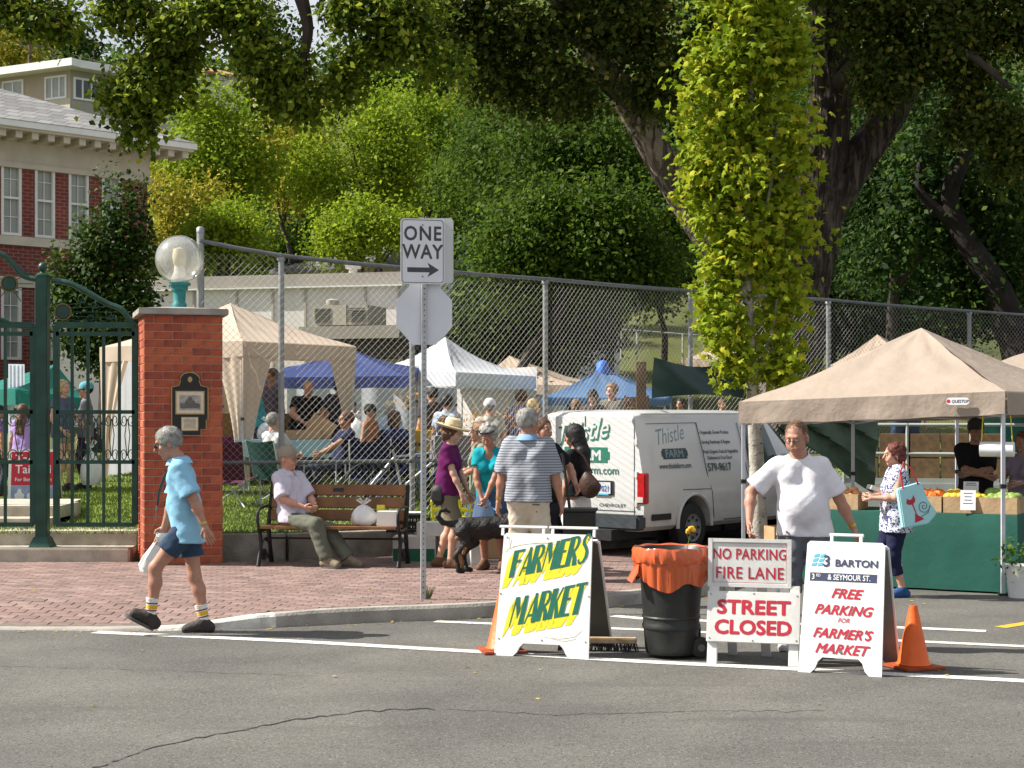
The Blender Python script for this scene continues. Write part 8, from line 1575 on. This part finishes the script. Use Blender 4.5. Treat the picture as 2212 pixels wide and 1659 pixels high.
table('table with maroon cloth under the cream gazebo', 525, 26.2, 1.6, .7, 0, cloth('maroon_cloth', (.10, .015, .05)), .76, .6)
pC, _ = table('table with yellow cloth right of the chairs', 905, 24.6, 1.1, .7, 4, cloth('yellow_cloth', (.60, .36, .03)), .95, .3); pF, _ = table('plant table with grey cloth behind the fence near the white canopy', 1085, 22.75, 1.9, .55, 8, cloth('grey_cloth', (.16, .16, .16)), .98, .5)
FLO = leafmat('petals_orange', (.20, .09, .02), (.50, .22, .03), (.75, .45, .05)); POT = mat('flower_pot', (.25, .27, .20), .8)
for i, x in enumerate((-.75, -.35, .0, .35, .72)):
    g = thing('flower_pot', ['leftmost', 'second', 'middle', 'fourth', 'rightmost'][i]+' pot of orange flowers on the grey cloth table', 'flower pot', pF+Vector((x, .14*x, .99)), 0, 'flower pots on the table'); MB().lathe([(.06, 0), (.085, .12), (.08, .12), (.05, .1)], n=14).build('pot', POT, g, True); crown('foliage', [((0, 0, .19), (.14, .13, .08))], 160, .05, FLO, g, tw=5)
hp_ = thing('hanging_flowers', 'small orange flower basket hanging from the navy canopy corner post', 'flower basket', at(887, 862, 28.4)); MB().lathe([(.05, -.12), (.1, 0), (0, 0)], n=12).build('pot', POT, hp_, True); crown('foliage', [((0, 0, .05), (.13, .12, .1))], 90, .07, FLO, hp_, tw=5)
def bicycle(label, px, Z, rz, m):
    p = Vector((at(px, 900, Z).x, Z, TX(Z))); g = thing('bicycle', label, 'bicycle', p, R(rz)); 
    for x in (-.52, .52):
        w_ = MB().tube([(x+.33*math.cos(t_), 0, .34+.33*math.sin(t_)) for t_ in np.linspace(0, 2*math.pi, 33)], .018, 7, False).build('wheel', RUB, g, True); a = MB()
        for k in range(14): t_ = k*math.pi/7; a.tube([(x, 0, .34), (x+.32*math.cos(t_), 0, .34+.32*math.sin(t_))], .0022, 3)
        a.build('spokes', SCR, w_)
    a = MB()
    for q in (((-.52, 0, .34), (-.08, 0, .33)), ((-.08, 0, .33), (-.2, 0, .85)), ((-.52, 0, .34), (-.17, 0, .75)), ((-.17, 0, .75), (.36, 0, .80)), ((-.08, 0, .33), (.38, 0, .70)), ((.34, 0, .88), (.52, 0, .34))): a.tube(q, .017, 8)
    a.build('frame', m, g, True); MB().box((-.21, 0, .88), (.24, .11, .05)).build('saddle', DK, g, bevel=.02); MB().tube([(.30, -.28, .98), (.34, 0, .95), (.30, .28, .98)], .013, 7).tube([(.34, 0, .86), (.34, 0, .95)], .015, 7).build('handlebar', SCR, g, True)
bicycle('silver bicycle leaning by the signpost behind the fence', 880, 21.9, 12, mat('bike_silver', (.4, .4, .42), .4, metal=.4)); bicycle('dark blue bicycle behind the silver one', 925, 22.5, -8, mat('bike_blue', (.03, .06, .2), .4))
box('wooden_box', 'low brown wooden wall of crates under the cream gazebo', 'box', Vector((at(560, 900, 28).x, 28, TX(28))), (2.2, .5, 1.05), MATS['brown_wood'])

# litter: dry leaves blown along the kerb, the wall foot and under the bench
LT = leafmat('dry_leaf', (.16, .10, .03), (.34, .24, .05), (.50, .38, .08), .2)
P = []
for _ in range(420):
    k = random.random()
    if k < .35: x = random.uniform(-6, 2.2); y = kerbY(x)-abs(random.gauss(0, .10))-.02; z = .008
    elif k < .7: x = random.uniform(-3.2, .8); y = backY(x)-abs(random.gauss(0, .16))-.05; z = pz(x, y)+.008
    elif k < .82: x = random.gauss(1.95, .35); y = random.gauss(17.1, .3); z = .14
    else: x = random.uniform(-5, 5); y = random.uniform(10, 18.5); z = (pz(x, y)+.012) if y > kerbY(x)+.1 and x < 2.5 else .008
    P.append((x, y, z))
P = np.array(P); V, Q, k_ = leafcloud(P, .045, np.zeros((len(P), 3)), 'kite', 0.); V[:, 2] = np.repeat(P[:, 2], k_)+(V[:, 2]-np.repeat(P[:, 2], k_))*.22
V[:, 2] = np.maximum(V[:, 2], np.repeat(P[:, 2], k_)-.003); LEAFY.add('fallen_leaves'); me = nmesh('fallen_leaves', V, Q, LT, False); a_ = me.attributes.new('tint', 'FLOAT', 'POINT'); a_.data.foreach_set('value', np.repeat(RNG.random(len(P)), k_).astype(np.float32)); tag(link('fallen_leaves', me), kind='stuff')
